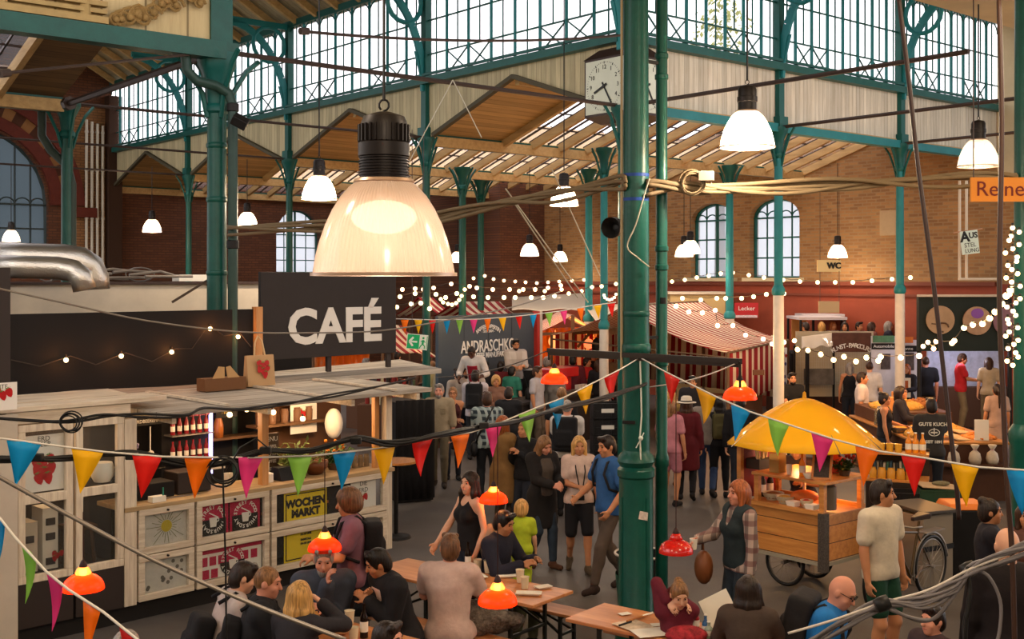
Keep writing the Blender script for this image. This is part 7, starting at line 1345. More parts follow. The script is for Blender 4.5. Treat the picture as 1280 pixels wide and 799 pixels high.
# ================================================================== people: one continuous skin per body, clothes and hair as parts
V3 = lambda x, f, z: np.array([x, -f, z], float)          # x to the figure's left, f forward, z up
def rotm(axis, a):
 return np.array(Matrix.Rotation(a, 3, axis))
def smin(a, b, k):
 h = np.clip(.5+.5*(b-a)/k, 0, 1); return b*(1-h)+a*h-k*h*(1-h)
class SDF:
 def __init__(s): s.p = []; s.cut = []; s.pl = []; s.off = 0.
 def cap(s, a, b, r0, r1=None, k=.03, flat=None): s.p.append(('c', np.array(a, float), np.array(b, float), r0, r0 if r1 is None else r1, k, flat)); return s
 def ell(s, c, r, R=None, k=.03): s.p.append(('e', np.array(c, float), np.array(r, float), R, k)); return s
 def rbox(s, c, h, r, R=None, k=.02): s.p.append(('b', np.array(c, float), np.array(h, float), r, R, k)); return s
 def sub(s, c, r, R=None): s.cut.append((np.array(c, float), np.array(r, float), R)); return s
 def plane(s, c, n): s.pl.append((np.array(c, float), unit(np.array(n, float)))); return s
 def bounds(s):
  lo, hi = np.full(3, 9.), np.full(3, -9.)
  for q in s.p:
   if q[0] == 'c': m = max(q[3], q[4]); l = np.minimum(q[1], q[2])-m; h = np.maximum(q[1], q[2])+m
   elif q[0] == 'e': m = q[2].max(); l, h = q[1]-m, q[1]+m
   else: m = np.linalg.norm(q[2])+q[3]; l, h = q[1]-m, q[1]+m
   lo = np.minimum(lo, l); hi = np.maximum(hi, h)
  return lo, hi
 def mesh(s, h):
  lo, hi = s.bounds(); lo = lo-3*h-s.off-.02; n = np.ceil((hi+3*h+s.off+.02-lo)/h).astype(int)+1
  F = np.full(tuple(n), .5, np.float32)
  ax = [lo[i]+h*np.arange(n[i]) for i in range(3)]
  for q in s.p:
   if q[0] == 'c': m = max(q[3], q[4]); l = np.minimum(q[1], q[2])-m; u = np.maximum(q[1], q[2])+m; k = q[5]
   elif q[0] == 'e': m = q[2].max(); l, u = q[1]-m, q[1]+m; k = q[4]
   else: m = np.linalg.norm(q[2])+q[3]; l, u = q[1]-m, q[1]+m; k = q[5]
   mg = k+2.5*h+s.off; i0 = np.maximum(((l-mg-lo)/h).astype(int), 0); i1 = np.minimum(((u+mg-lo)/h).astype(int)+2, n)
   sl = tuple(slice(a, b) for a, b in zip(i0, i1)); X = np.stack(np.meshgrid(*[ax[i][sl[i]] for i in range(3)], indexing='ij'), -1)
   if q[0] == 'c':
    d = q[2]-q[1]; L2 = max(d @ d, 1e-9); w = X-q[1]; t = np.clip((w @ d)/L2, 0, 1); e = w-t[..., None]*d
    if q[6] is not None: e = e*q[6]
    D = np.sqrt((e*e).sum(-1))-(q[3]+(q[4]-q[3])*t)
   elif q[0] == 'e':
    w = X-q[1]
    if q[3] is not None: w = w @ q[3]
    a = w/q[2]; k0 = np.sqrt((a*a).sum(-1)); k1 = np.sqrt(((a/q[2])**2).sum(-1)); D = k0*(k0-1)/np.maximum(k1, 1e-6)
   else:
    w = X-q[1]
    if q[4] is not None: w = w @ q[4]
    a = np.abs(w)-q[2]; D = np.sqrt((np.maximum(a, 0)**2).sum(-1))+np.minimum(a.max(-1), 0)-q[3]
   F[sl] = smin(F[sl], D.astype(np.float32), k)
  F = F-s.off
  for c, nn in s.pl: F = np.maximum(F, (np.stack(np.meshgrid(*ax, indexing='ij'), -1)-c).astype(np.float32) @ nn.astype(np.float32))
  for c, r, R in s.cut:
   X = np.stack(np.meshgrid(*ax, indexing='ij'), -1)-c
   if R is not None: X = X @ R
   a = X/r; k0 = np.sqrt((a*a).sum(-1)); k1 = np.sqrt(((a/r)**2).sum(-1)); F = np.maximum(F, -(k0*(k0-1)/np.maximum(k1, 1e-6)).astype(np.float32))
  return surfnet(F, lo, h)
def surfnet(F, lo, h):
 I = F < 0; cs = [(i, j, k) for i in (0, 1) for j in (0, 1) for k in (0, 1)]; n = F.shape
 sl = lambda A, c: A[c[0]:n[0]-1+c[0], c[1]:n[1]-1+c[1], c[2]:n[2]-1+c[2]]
 cnt = sum(sl(I, c).astype(np.int8) for c in cs); act = (cnt > 0) & (cnt < 8); idx = np.argwhere(act); N = len(idx)
 acc = np.zeros((N, 3)); num = np.zeros(N)
 val = {c: F[idx[:, 0]+c[0], idx[:, 1]+c[1], idx[:, 2]+c[2]] for c in cs}
 for c in cs:
  for a in range(3):
   if c[a] == 0:
    e = list(c); e[a] = 1; e = tuple(e); va, vb = val[c], val[e]; m = (va < 0) != (vb < 0); t = np.where(m, va/np.where(m, va-vb, 1), 0)
    p = np.tile(np.array(c, float), (N, 1)); p[:, a] += t; acc += p*m[:, None]; num += m
 V = lo+(idx+acc/num[:, None])*h; ids = np.full(act.shape, -1, np.int64); ids[tuple(idx.T)] = np.arange(N); Q = []
 for a in range(3):
  b, c = (a+1) % 3, (a+2) % 3; s0 = [slice(None)]*3; s1 = [slice(None)]*3; s0[a] = slice(0, -1); s1[a] = slice(1, None)
  A, B = I[tuple(s0)], I[tuple(s1)]; ch = A != B; e = np.argwhere(ch); e = e[(e[:, b] > 0) & (e[:, c] > 0) & (e[:, b] < n[b]-1) & (e[:, c] < n[c]-1)]
  fl = A[tuple(e.T)]; g = lambda db, dc: (lambda q: ids[tuple(q.T)])(e+np.array([(-db if i == b else -dc if i == c else 0) for i in range(3)]))
  q = np.stack([g(1, 1), g(0, 1), g(0, 0), g(1, 0)], 1); q[~fl] = q[~fl][:, ::-1]; Q.append(q)
 return V, np.concatenate(Q)
def npmesh(name, V, Q, m, parent, smooth_it=1):
 for _ in range(smooth_it):                                   # one light relaxing pass
  S = np.zeros_like(V); C = np.zeros(len(V))
  for a, b in ((0, 1), (1, 2), (2, 3), (3, 0)):
   np.add.at(S, Q[:, a], V[Q[:, b]]); np.add.at(C, Q[:, a], 1); np.add.at(S, Q[:, b], V[Q[:, a]]); np.add.at(C, Q[:, b], 1)
  V = V*.5+.5*S/np.maximum(C, 1)[:, None]
 me = bpy.data.meshes.new(name); me.vertices.add(len(V)); me.vertices.foreach_set('co', V.astype(np.float32).ravel()); me.loops.add(4*len(Q)); me.loops.foreach_set('vertex_index', Q.astype(np.int32).ravel())
 me.polygons.add(len(Q)); me.polygons.foreach_set('loop_start', np.arange(0, 4*len(Q), 4, dtype=np.int32)); me.update(calc_edges=True); me.polygons.foreach_set('use_smooth', [True]*len(Q)); me.materials.append(m)
 o = bpy.data.objects.new(name, me); COL.objects.link(o); o.parent = parent; return o
def unit(v): return v/max(np.linalg.norm(v), 1e-9)
def ik(a, t, l1, l2, hint):
 d = t-a; L = np.linalg.norm(d); L2 = min(L, (l1+l2)*.995); d = unit(d); x = (l1*l1-l2*l2+L2*L2)/(2*L2); hgt = math.sqrt(max(l1*l1-x*x, 0)); p = hint-d*(hint @ d); return a+d*x+unit(p)*hgt, a+d*L2
SKIN = {'fair': mat('skin_fair', '#cf9c80', .5, var=.06, vscale=12), 'tan': mat('skin_tan', '#b27a56', .5, var=.06, vscale=12), 'pink': mat('skin_pink', '#c98a72', .5, var=.06, vscale=12), 'dark': mat('skin_dark', '#4e3022', .45, var=.06, vscale=12)}
def hairmat(k, c):
 m = mat('hair_'+k, c, .42); t = NT(m); b = t.n['Principled BSDF']; tc = t.add('ShaderNodeTexCoord'); mp = t.add('ShaderNodeMapping'); mp.inputs['Scale'].default_value = (70, 70, 5); t.link(tc.outputs['Object'], mp.inputs['Vector']); nz = t.add('ShaderNodeTexNoise', i_Scale=1., i_Detail=3.); t.link(mp.outputs[0], nz.inputs['Vector'])
 mr = t.add('ShaderNodeMapRange'); mr.inputs['From Min'].default_value = .3; mr.inputs['From Max'].default_value = .7; mr.inputs['To Min'].default_value = .45; mr.inputs['To Max'].default_value = 1.5; t.link(nz.outputs['Fac'], mr.inputs['Value']); vs = t.add('ShaderNodeVectorMath', operation='SCALE'); vs.inputs[0].default_value = lin(c); t.link(mr.outputs[0], vs.inputs['Scale']); t.link(vs.outputs[0], b.inputs['Base Color'])
 bp = t.add('ShaderNodeBump', i_Strength=.7, i_Distance=.01); t.link(nz.outputs['Fac'], bp.inputs['Height']); t.link(bp.outputs[0], b.inputs['Normal']); return m
HAIRM = {k: hairmat(k, c) for k, c in dict(black='#15100e', brown='#3a2417', mid='#5c3d26', light='#7a5636', blond='#b98d52', grey='#87807a', red='#8a4a24', dark='#231813', white='#a8a098').items()}
LIPM = mat('lips', '#9a4f45', .5); EYEM = mat('eyes', '#1a1412', .2)
def cloth(c): return MATS[c] if c in MATS else mat('cloth_'+c.lstrip('#'), c, .85, var=.18, vscale=8, bump=.25, bscale=18)
ARMS = dict(hang=((.25, .06, .80), (.25, .06, .80)), phone=((.08, .34, 1.15), (.05, .36, 1.13)), holdr=((.24, .08, .82), (.12, .36, 1.12)), holdl=((.12, .36, 1.12), (.24, .08, .82)), pocket=((.23, .12, .9), (.23, .12, .9)), cross=((-.1, .2, 1.18), (-.1, .22, 1.15)), table=((.13, .42, .86), (.13, .42, .86)), chin=((.02, .24, 1.21), (.1, .36, .85)), face=((.1, .3, 1.06), (.1, .3, 1.06)), lap=((.1, .3, .68), (.1, .3, .68)), reach=((.2, .55, 1.15), (.15, .5, 1.0)), swing=((.24, .24, .9), (.24, -.2, .88)), back=((.1, .3, 1.2), (.24, .1, .8)), camera=((.07, .2, 1.3), (.07, .2, 1.3)))
PEOPLE = {}
def person(key, hx, hy, label, rot=0, ht=1.75, sex='m', sit=None, lean=0, z0=0., skin='fair', hair=('short', 'brown'), top=('tee', '#888888'), bottom=('trousers', '#222630'), shoe='#1a1818', arms='hang', yaw=0, pitch=0, step=0., h=.014, front=None, fat=1., beard=None, glasses=False, hat=None, group=None, apron=None, curl=.55, Y=None, hs=1., vest=None):
 s = ht/1.75; f = sex == 'f'; k_ = fat; B, T, T2, L, H, SH = SDF(), SDF(), SDF(), SDF(), SDF(), SDF()
 up = np.array([0, -math.sin(math.radians(lean)), math.cos(math.radians(lean))]); fw = np.array([0, -math.cos(math.radians(lean)), -math.sin(math.radians(lean))]); X = np.array([1., 0, 0])
 pz = (sit+.1)/s if sit is not None else .95; P0 = V3(0, 0, pz); Rl = np.stack([X, -fw, up], 1)   # columns: local x, back, up
 at = lambda x, fo, z: P0+X*x+fw*fo+up*z
 sw = .165 if f else .19; tops_ = top[0]; tt = {'coat': .022, 'jacket': .022, 'hoodie': .02}.get(top[0], .013); bt = .012
 # torso
 pel = ((.155 if f else .15)*k_, .115*k_, .12); shz = .475
 def torso(D, sh=True):
  D.ell(at(0, 0, .02), pel, Rl, .04); D.ell(at(0, .01*k_, .18), ((.125 if f else .145)*k_, .105*k_**1.3, .15), Rl, .06); D.ell(at(0, .0, .36), ((.145 if f else .17)*k_, .112*k_, .17), Rl, .06)
  if f: D.ell(at(.065, .085, .34), (.06, .05, .058), Rl, .03).ell(at(-.065, .085, .34), (.06, .05, .058), Rl, .03)
  if sh: D.cap(at(sw*.8, 0, shz), at(-sw*.8, 0, shz), .062, k=.06)
  return D
 torso(B); torso(T, tops_ != 'tank'); T.off = tt+.007; L.ell(at(0, 0, .02), pel, Rl, .04).ell(at(0, .01*k_, .18), ((.125 if f else .145)*k_, .105*k_**1.3, .15), Rl, .06)
 S = [at(sg*sw, -.005, shz) for sg in (1, -1)]
 nb = at(0, -.005, .5); hd = math.radians(pitch+lean*.35); hup = np.array([0, -math.sin(hd), math.cos(hd)]); hy_ = math.radians(yaw); hf0 = np.array([0, -math.cos(hd), -math.sin(hd)]); hfw = hf0*math.cos(hy_)+X*math.sin(hy_); hx_ = np.cross(hup, -hfw)*-1; hx_ = np.cross(-hfw, hup)*-1
 hx_ = unit(np.cross(hfw, hup)); hx_ = -hx_ if hx_[0]*math.cos(hy_) < 0 else hx_
 hc = nb+unit(up*.6+hup*.4)*.075+hup*.095*hs+hfw*.018; Rh = np.stack([hx_, -hfw, hup], 1); hd_at = lambda x, fo, z: hc+(hx_*x+hfw*fo+hup*z)*hs; hsc = lambda r: tuple(q*hs for q in r)
 B.cap(nb-up*.03, hc-hup*.03-hfw*.015, .058 if not f else .05, .05 if not f else .043, .03)
 # head
 B.ell(hd_at(0, -.006, .012), hsc((.074, .094, .104)), Rh, .02).ell(hd_at(0, .028, -.06), hsc((.054, .064, .056)), Rh, .03).ell(hd_at(0, .066, -.098), hsc((.022, .018, .016)), Rh, .02)
 B.cap(hd_at(0, .086, .012), hd_at(0, .108, -.03), .009, .0145, .012).cap(hd_at(-.032, .075, .03), hd_at(.032, .075, .03), .013, k=.015).ell(hd_at(.042, .06, -.03), hsc((.022, .022, .022)), Rh, .02).ell(hd_at(-.042, .06, -.03), hsc((.022, .022, .022)), Rh, .02).cap(hd_at(-.016, .083, -.064), hd_at(.016, .083, -.064), .009, k=.01)
 for sg in (1, -1): B.ell(hd_at(sg*.077, -.008, -.008), hsc((.01, .02, .032)), Rh, .008)
 topz = (hd_at(0, 0, .118))
 # arms
 tg = ARMS[arms] if isinstance(arms, str) else arms; u1, u2 = .29, .255; tops = top[0]; sl = {'tee': .62, 'long': 1.9, 'coat': 1.92, 'jacket': 1.92, 'hoodie': 1.9, 'tank': 0, 'rolled': 1.35, 'shirt': 1.85}.get(tops, .6); hands = []
 for i, sg in enumerate((1, -1)):
  q = tg[i]; zt = q[2] if sit is None else q[2]/1. ; t = V3(sg*q[0], q[1], zt/s if sit is not None else zt); sh = S[i]
  hint = V3(sg*.55, -.7, -.5) if q[1] < .3 or q[2] < 1.25 else V3(sg*.9, -.1, -.9)
  el, wr = ik(sh, t, u1, u2, hint); ra, rb, rc = (.048, .039, .029) if not f else (.04, .034, .026)
  B.cap(sh, el, ra*k_**.6, rb, .035).cap(el, wr, rb, rc, .02).cap(el+(wr-el)*.15, el+(wr-el)*.5, rb*.98, rb*.85, .02)
  if sl > 0:
   e1 = min(sl, 1); T.cap(sh, sh+(el-sh)*e1, ra*k_**.6+.004, ra*(1-e1)+rb*e1+(.012 if sl < 1 else .004), .035)
   if sl > 1: e2 = min(sl-1, .95); T.cap(el, el+(wr-el)*e2, rb+.004, rc+.006-(rc-rb)*(1-e2), .02)
  d = unit(wr-el); hint2 = V3(-sg*1., .15, 0) if wr[2] < pz+.15 else V3(-sg*.6, -.3, .7 if arms in ('chin', 'face') else -.6); pn = unit(hint2-d*(hint2 @ d)); lat = unit(np.cross(d, pn)); R = np.stack([lat, d, pn], 1); pc = wr+d*.05
  B.ell(pc, (.04, .052, .017), R, .015)
  for j in range(4):
   o = pc+lat*(-.028+.0187*j)+d*.038; Lf = (.036, .042, .04, .031)[j]; c1, c2 = curl, curl*2.1; d1 = d*math.cos(c1)+pn*math.sin(c1); d2 = d*math.cos(c2)+pn*math.sin(c2); m = o+d1*Lf; fr = .0085 if h < .012 else .0105; B.cap(o, m, fr, fr*.95, .005).cap(m, m+d2*Lf*.95, fr*.95, fr*.75, .004)
  ls = 1 if np.dot(lat, V3(0, 1, .3)) > 0 else -1; o = pc+lat*ls*.032-d*.018; m = o+unit(lat*ls*.8+d*.8+pn*.25)*.038; B.cap(o, m, .0115, .0105, .012).cap(m, m+unit(lat*ls*.3+d*.9+pn*.4)*.03, .0105, .008, .004); hands.append((pc, d, pn))
 # legs
 bl_ = {'trousers': 1.9, 'jeans': 1.9, 'shorts': .72, 'skirt': .8, 'leggings': 1.85, 'knee': .95}[bottom[0]]; L.off = .009 if bottom[0] != 'leggings' else .01; bs = 0.; feet = []
 for i, sg in enumerate((1, -1)):
  hp = at(sg*.088*k_, 0, -.03)
  if sit is None:
   st = step*(1 if i == 0 else -1); an = V3(sg*.1, st, .085+(.06 if st < -.1 else 0)); kn, an = ik(hp, an, .43, .42, V3(sg*.1, 1, 0)); toe = unit(V3(sg*.22, 1, 0 if st > -.1 else -.5))
  else: kn = V3(sg*.12, .43, pz-.02); an = V3(sg*.12, .36+.04*sg, .085/s); toe = unit(V3(sg*.15, 1, 0))
  th = .083*k_ if not f else .086*k_
  B.cap(hp, kn, th, .054, .05).cap(kn, an, .052, .034, .03).ell(kn+(an-kn)*.28-V3(0, .018, 0)*-1*0+np.array([0, .016, 0]), (.045, .046, .1), None, .04)
  ft = an+toe*.1-np.array([0, 0, .05]); B.cap(an-np.array([0, 0, .03]), ft, .034, .03, .02).cap(an-np.array([0, 0, .045])-toe*.03, ft+toe*.02, .03, .028, .02)
  SHs = SDF(); SHs.cap(an-np.array([0, 0, .04])-toe*.04, ft+toe*.045+np.array([0, 0, -.002]), .042, .036, .02).cap(an-np.array([0, 0, .01]), an-np.array([0, 0, .05]), .046, .044, .02); feet.append(SHs)
  if bottom[0] == 'skirt': pass
  elif bl_ <= 1: L.cap(hp, hp+(kn-hp)*bl_, th+bs+.006, th*(1-bl_)+.054*bl_+bs+.014, .05)
  else: L.cap(hp, kn, th, .056, .05); L.cap(kn, kn+(an-kn)*(bl_-1), .056, .043 if bottom[0] != 'leggings' else .036, .03).ell(kn+(an-kn)*.28+np.array([0, .016, 0]), (.045, .046, .1), None, .04)
 for sg in (1, -1): T.cap(at(sg*.088*k_, 0, -.03), at(sg*.088*k_, 0, -.03)+(V3(sg*.03, 0, -.3) if sit is None else V3(sg*.03, .3, -.02)), (.083 if not f else .086)*k_, .07, .05)
 L.plane(at(0, 0, .15), up)
 if bottom[0] == 'skirt': L.cap(at(0, 0, .05), at(0, .02 if sit is None else .2, -.42 if sit is None else 0), .14*k_, .2, .04, flat=np.array([.9, 1.25, 1.]))
 # top
 hem = {'tank': -.02, 'tee': -.07, 'coat': -.42 if sit is None else -.1, 'jacket': -.06, 'hoodie': -.05, 'shirt': -.1, 'rolled': -.09, 'long': -.06}.get(tops, -.06)
 ti = tt+.004; T.plane(at(0, 0, hem), -up)
 if tops != 'tank': T.cap(nb-up*.06, nb-up*.012, .068, .058, .03)
 else:
  for sg in (1, -1): T.sub(at(sg*.2, 0, .47), (.075, .3, .14), Rl)
  T.sub(at(0, .1, .54), (.075, .16, .1), Rl).sub(at(0, -.1, .54), (.07, .12, .06), Rl)
 if tops == 'coat' and sit is None: T.cap(at(0, 0, .0), at(0, .0, -.36), pel[0], pel[0]+.03, .05, flat=np.array([1, 1.3, 1.]))
 if tops in ('hoodie', 'coat', 'jacket'): T.cap(nb-fw*.05-X*.055-up*.02, nb-fw*.05+X*.055-up*.02, .04 if tops == 'hoodie' else .022, k=.03)
 # root placement
 a = math.radians(rot); Rz = np.array([[math.cos(a), -math.sin(a), 0], [math.sin(a), math.cos(a), 0], [0, 0, 1]]); tw = Rz @ (topz*s); Yh = Y or (CH-z0-tw[2])*FPX/(hy-HY); hw = P(hx, hy, Yh)
 root = thing('person', label, 'person', (hw.x-tw[0], hw.y-tw[1], z0), a, group)
 def out(name, sdf, m, hh=h): 
  V, Q = sdf.mesh(hh/s); return npmesh(name, V*s, Q, m, root)
 out('body', B, SKIN[skin]); out('trousers' if bl_ > 1 else ('skirt' if bottom[0] == 'skirt' else 'shorts'), L, cloth(bottom[1])); out({'tank': 'tank_top', 'tee': 't_shirt', 'coat': 'coat', 'jacket': 'jacket', 'hoodie': 'hoodie', 'shirt': 'shirt', 'rolled': 'shirt', 'long': 'jumper'}[tops], T, cloth(top[1]))
 for F_ in feet: out('shoe', F_, cloth(shoe))
 if vest: VE = torso(SDF(), True); VE.off = tt+.02; VE.plane(at(0, 0, -.03), -up); [VE.sub(at(g_*.25, 0, .44), (.085, .3, .17), Rl) for g_ in (1, -1)]; VE.sub(at(0, .1, .52), (.05, .14, .16), Rl); out('vest', VE, cloth(vest))
 if front: FR_ = torso(SDF(), False); FR_.off = tt+.018; FR_.plane(at(.085, 0, 0), X).plane(at(-.085, 0, 0), -X).plane(at(0, .02, 0), -fw).plane(at(0, 0, 0), -up).plane(at(0, 0, .49), up); out('shirt_front', FR_, cloth(front))
 if apron: AP = torso(SDF(), False); AP.off = tt+.02; AP.plane(at(.11, 0, 0), X).plane(at(-.11, 0, 0), -X).plane(at(0, .0, 0), -fw).plane(at(0, 0, -.1), -up).plane(at(0, 0, .4), up); out('apron', AP, cloth(apron))
 # hair
 st_, hcol = hair; hm = HAIRM[hcol]; cutc = hd_at(0, .085, -.035)
 if st_ != 'bald':
  e = {'short': .008, 'crop': .004, 'curly': .03, 'medium': .014, 'long': .013, 'bun': .008, 'afro': .035, 'pony': .008}.get(st_, .01)
  H.ell(hd_at(0, -.012, .02), hsc((.074+e, .094+e, .1+e)), Rh, .02)
  if st_ in ('short', 'medium', 'curly', 'bun', 'pony'): H.ell(hd_at(0, -.045, -.03), hsc((.07+e, .06+e, .08)), Rh, .02)
  if st_ == 'short' and sex == 'm': H.cap(hd_at(-.05, .055, .095), hd_at(.045, .06, .1), .026, k=.02)
  if st_ == 'long':
   for j in (-2, -1, 0, 1, 2):
    m = hd_at(j*.036, -.075+abs(j)*.014, -.1); H.cap(hd_at(j*.028, -.06+abs(j)*.012, .05), m, .038, .034, .02).cap(m, m-hfw*.035+X*j*.012-np.array([0, 0, .3+.05*((j*j+j) % 3)]), .034, .018, .016)
   for sg in (1, -1): H.cap(hd_at(sg*.072, .0, .02), hd_at(sg*.085, .03, -.1), .03, .03, .03).cap(hd_at(sg*.085, .03, -.1), hd_at(sg*.09, .035, -.1)-np.array([0, 0, .16]), .03, .024, .03)
  if st_ == 'medium':
   H.cap(hd_at(0, -.05, .0), hd_at(0, -.06, -.12), .08, .07, .03)
   for sg in (1, -1): H.cap(hd_at(sg*.072, .0, .02), hd_at(sg*.08, .02, -.12), .03, .026, .03)
  if st_ == 'bun': H.ell(hd_at(0, -.07, .1), (.045, .045, .04), Rh, .015)
  if st_ == 'pony': H.cap(hd_at(0, -.1, .05), hd_at(0, -.15, -.02), .03, .035, .02).cap(hd_at(0, -.15, -.02), hc-hfw*.14-np.array([0, 0, .34]), .035, .018, .02)
  rad = {'short': (.066, .075, .095), 'crop': (.072, .085, .085), 'long': (.058, .08, .1), 'medium': (.058, .08, .1), 'curly': (.06, .08, .095), 'afro': (.066, .08, .095)}.get(st_, (.066, .08, .092)); H.sub(cutc, hsc(rad), Rh)
  if st_ in ('short', 'crop') and sex == 'm':
   for sg in (1, -1): H.sub(hd_at(sg*.085, .0, -.055), (.03, .045, .045), Rh)
  out('hair', H, hm, min(h, .011))
 if beard: out('beard', SDF().ell(hd_at(0, .03, -.078), (.056, .066, .046), Rh).ell(hd_at(0, .062, -.1), (.03, .026, .03), Rh, .02).sub(hd_at(0, .1, -.03), (.055, .06, .034), Rh).sub(hd_at(0, .11, -.06), (.018, .03, .01), Rh), HAIRM[beard], min(h, .009))
 mb = MB(); tv = lambda p: Vector(p*s)
 for sg in (1, -1): mb.ball(tv(hd_at(sg*.031, .081, .008)), (.0115*s, .006*s, .007*s), 8, 6, R=Matrix(Rh.tolist()))
 mb.build('eyes', EYEM, root, True, world=False)
 if h <= .012 or st_ != 'bald':
  mb = MB()
  for sg in (1, -1): mb.tube([tv(hd_at(sg*.016, .091, .027)), tv(hd_at(sg*.032, .09, .034)), tv(hd_at(sg*.05, .078, .028))], .0042*s, 5)
  mb.build('eyebrows', hm if st_ != 'bald' else HAIRM['light'], root, True, world=False)
 mb = MB(); mb.tube([tv(hd_at(-.024, .084, -.062)), tv(hd_at(0, .0925, -.06)), tv(hd_at(.024, .084, -.062))], [.004*s, .006*s, .004*s], 6); mb.build('lips', LIPM, root, True, world=False)
 if glasses:
  mb = MB()
  for sg in (1, -1): mb.tube([tv(hd_at(sg*(.033+.0)+.024*math.cos(q), .1, .008+.018*math.sin(q))) for q in [2*PI*i/14 for i in range(14)]], .0028*s, 5, closed=True); mb.tube([tv(hd_at(sg*.057, .099, .012)), tv(hd_at(sg*.08, -.01, .012))], .0025*s, 5)
  mb.tube([tv(hd_at(-.01, .102, .012)), tv(hd_at(.01, .102, .012))], .0028*s, 5); mb.build('glasses', DARKM, root, True, world=False)
 if hat:
  mb = MB(); o = tv(hc+hup*.055-hfw*.005); 
  if hat[0] == 'fedora': mb.lathe([(.001, .105), (.06, .1), (.085, .08), (.098, .0), (.16, -.008), (.16, .0), (.1, .008)], o, 22, d=Vector(hup)); mb.build('hat', cloth(hat[1]), root, True, world=False); mb = MB(); mb.lathe([(.1, .002), (.099, .028)], o, 22, d=Vector(hup)); mb.build('hat_band', DARKM, root, True, world=False)
  else: mb.lathe([(.001, .085), (.06, .075), (.095, .035), (.102, -.01), (.095, -.012)], o, 20, d=Vector(hup)); c2 = tv(hd_at(0, .12, .045)); mb.ball(c2, (.07, .07, .008), 12, 6, R=Matrix(Rh.tolist())); mb.build('cap', cloth(hat[1]), root, True, world=False)
 W = Matrix.Translation(root.location) @ Matrix.Rotation(a, 4, 'Z')
 PEOPLE[key] = dict(root=root, W=W, s=s, at=at, hands=hands, hd=hd_at, rz=a, w=lambda p, W=W, s=s: W @ Vector(p*s))
 return root
def backpack(key, lab, m, sz=(.15, .08, .21), fo=-.19, z=.3):
 q = PEOPLE[key]; t = thing('backpack', lab, 'bag', q['root'].location, q['rz']); s = q['s']; at = q['at']
 Rl = np.stack([np.array([1., 0, 0]), unit(at(0, -1, 0)-at(0, 0, 0)), unit(at(0, 0, 1)-at(0, 0, 0))], 1)
 V, Q = SDF().rbox(at(0, fo, z), (sz[0]-.04, sz[1]-.04, sz[2]-.04), .045, Rl).rbox(at(0, fo-sz[1]*.9, z-.06), (sz[0]*.55, .012, sz[2]*.35), .03, Rl).mesh(.014); npmesh('body', V*s, Q, cloth(m), t)
 for sg in (1, -1):
  mb = MB(); mb.tube([Vector(at(sg*.1, -.15, .46)*s), Vector(at(sg*.105, -.04, .555)*s), Vector(at(sg*.115, .1, .5)*s), Vector(at(sg*.12, .145, .38)*s), Vector(at(sg*.16, .1, .22)*s), Vector(at(sg*.17, -.06, .16)*s)], .016, 6); mb.build('strap', cloth(m), t, True, world=False)
 return t
# ------------------------------------------------------------------ who is where
N = .0095; M_ = .0125; FAR = .017
mat('plaid_dark', '#223038', .85); MATS.pop('plaid_dark'); plaid('plaid_dark', '#1d2a33', '#b9c3bf', '#8fa0a0', .1); plaid('plaid_red', '#a08e84', '#2a2024', '#5a2a2c', .12); plaid('tie_dye', '#a8a098', '#c4beb8', '#98908a', .3)
# seated group at the near left table
person('s1', 311, 703, 'person in a pale grey shirt seated at the cafe end of the group table', rot=118, sit=.46, lean=16, hair=('short', 'dark'), top=('long', '#b3a6a2'), bottom=('jeans', '#23262e'), arms='table', yaw=-8, pitch=14, h=N, ht=1.8)
backpack('s1', 'black rucksack with green marks on the back of the person in the pale grey shirt', '#15151a', (.13, .08, .18), -.2, .16)
person('s2', 338, 709, 'person in a black jacket and rucksack seated in profile with clasped hands', rot=100, sit=.46, lean=10, hair=('crop', 'light'), skin='pink', top=('jacket', '#1e1f24'), bottom=('jeans', '#1d2027'), arms=((.04, .34, 1.02), (.04, .36, 1.02)), yaw=-12, pitch=6, h=N, ht=1.8)
backpack('s2', 'black rucksack on the back of the person in the black jacket', '#17171b', (.13, .07, .18), -.19, .2)
person('s3', 376, 727, 'person in a dark jumper seated with back turned, one hand raised, at the group table', rot=155, sit=.46, lean=8, sex='f', hair=('long', 'blond'), top=('long', '#26242a'), bottom=('jeans', '#23262e'), arms=((.1, .32, .9), (.06, .3, 1.12)), yaw=10, pitch=4, h=N, ht=1.7)
person('s4', 405, 683, 'person in a blue-grey denim jacket, hand at mouth, below the orange lamp', rot=12, sit=.46, lean=14, hair=('short', 'grey'), skin='pink', top=('jacket', '#3b4250'), bottom=('jeans', '#23262e'), arms=((-.02, .3, .86), (-.02, .31, 1.07)), yaw=-4, pitch=8, h=N, ht=1.82, beard='grey')
person('s5', 466, 688, 'person in a black cardigan over a pale shirt leaning across the group table', rot=-58, sit=.46, lean=20, hair=('short', 'black'), skin='tan', top=('jacket', '#17161a'), front='#b89a8c', bottom=('jeans', '#23262e'), arms=((.05, .36, .9), (.02, .3, .92)), yaw=-18, pitch=16, h=N, ht=1.8)
person('s8', 433, 612, 'person in a dusty purple T-shirt with a rucksack walking left along the cafe counter', rot=-78, ht=1.74, skin='tan', hair=('curly', 'mid'), top=('tee', '#7a5260'), bottom=('trousers', '#2c2426'), arms='phone', pitch=8, step=.16, h=N)
backpack('s8', 'black rucksack on the person in the dusty purple T-shirt', '#1a181b', (.14, .08, .2))
person('s6', 485, 778, 'seated person cut off by the lower edge beside the group table bottle', rot=70, sit=.46, hair=('short', 'dark'), skin='pink', top=('tee', '#2a2a30'), arms='lap', h=N, ht=1.76)
person('s7', 160, 787, 'person leaning in at the lower left edge below the orange pennant', rot=150, sit=.46, lean=12, hair=('crop', 'grey'), skin='pink', top=('tee', '#8c5d58'), arms='table', h=N)
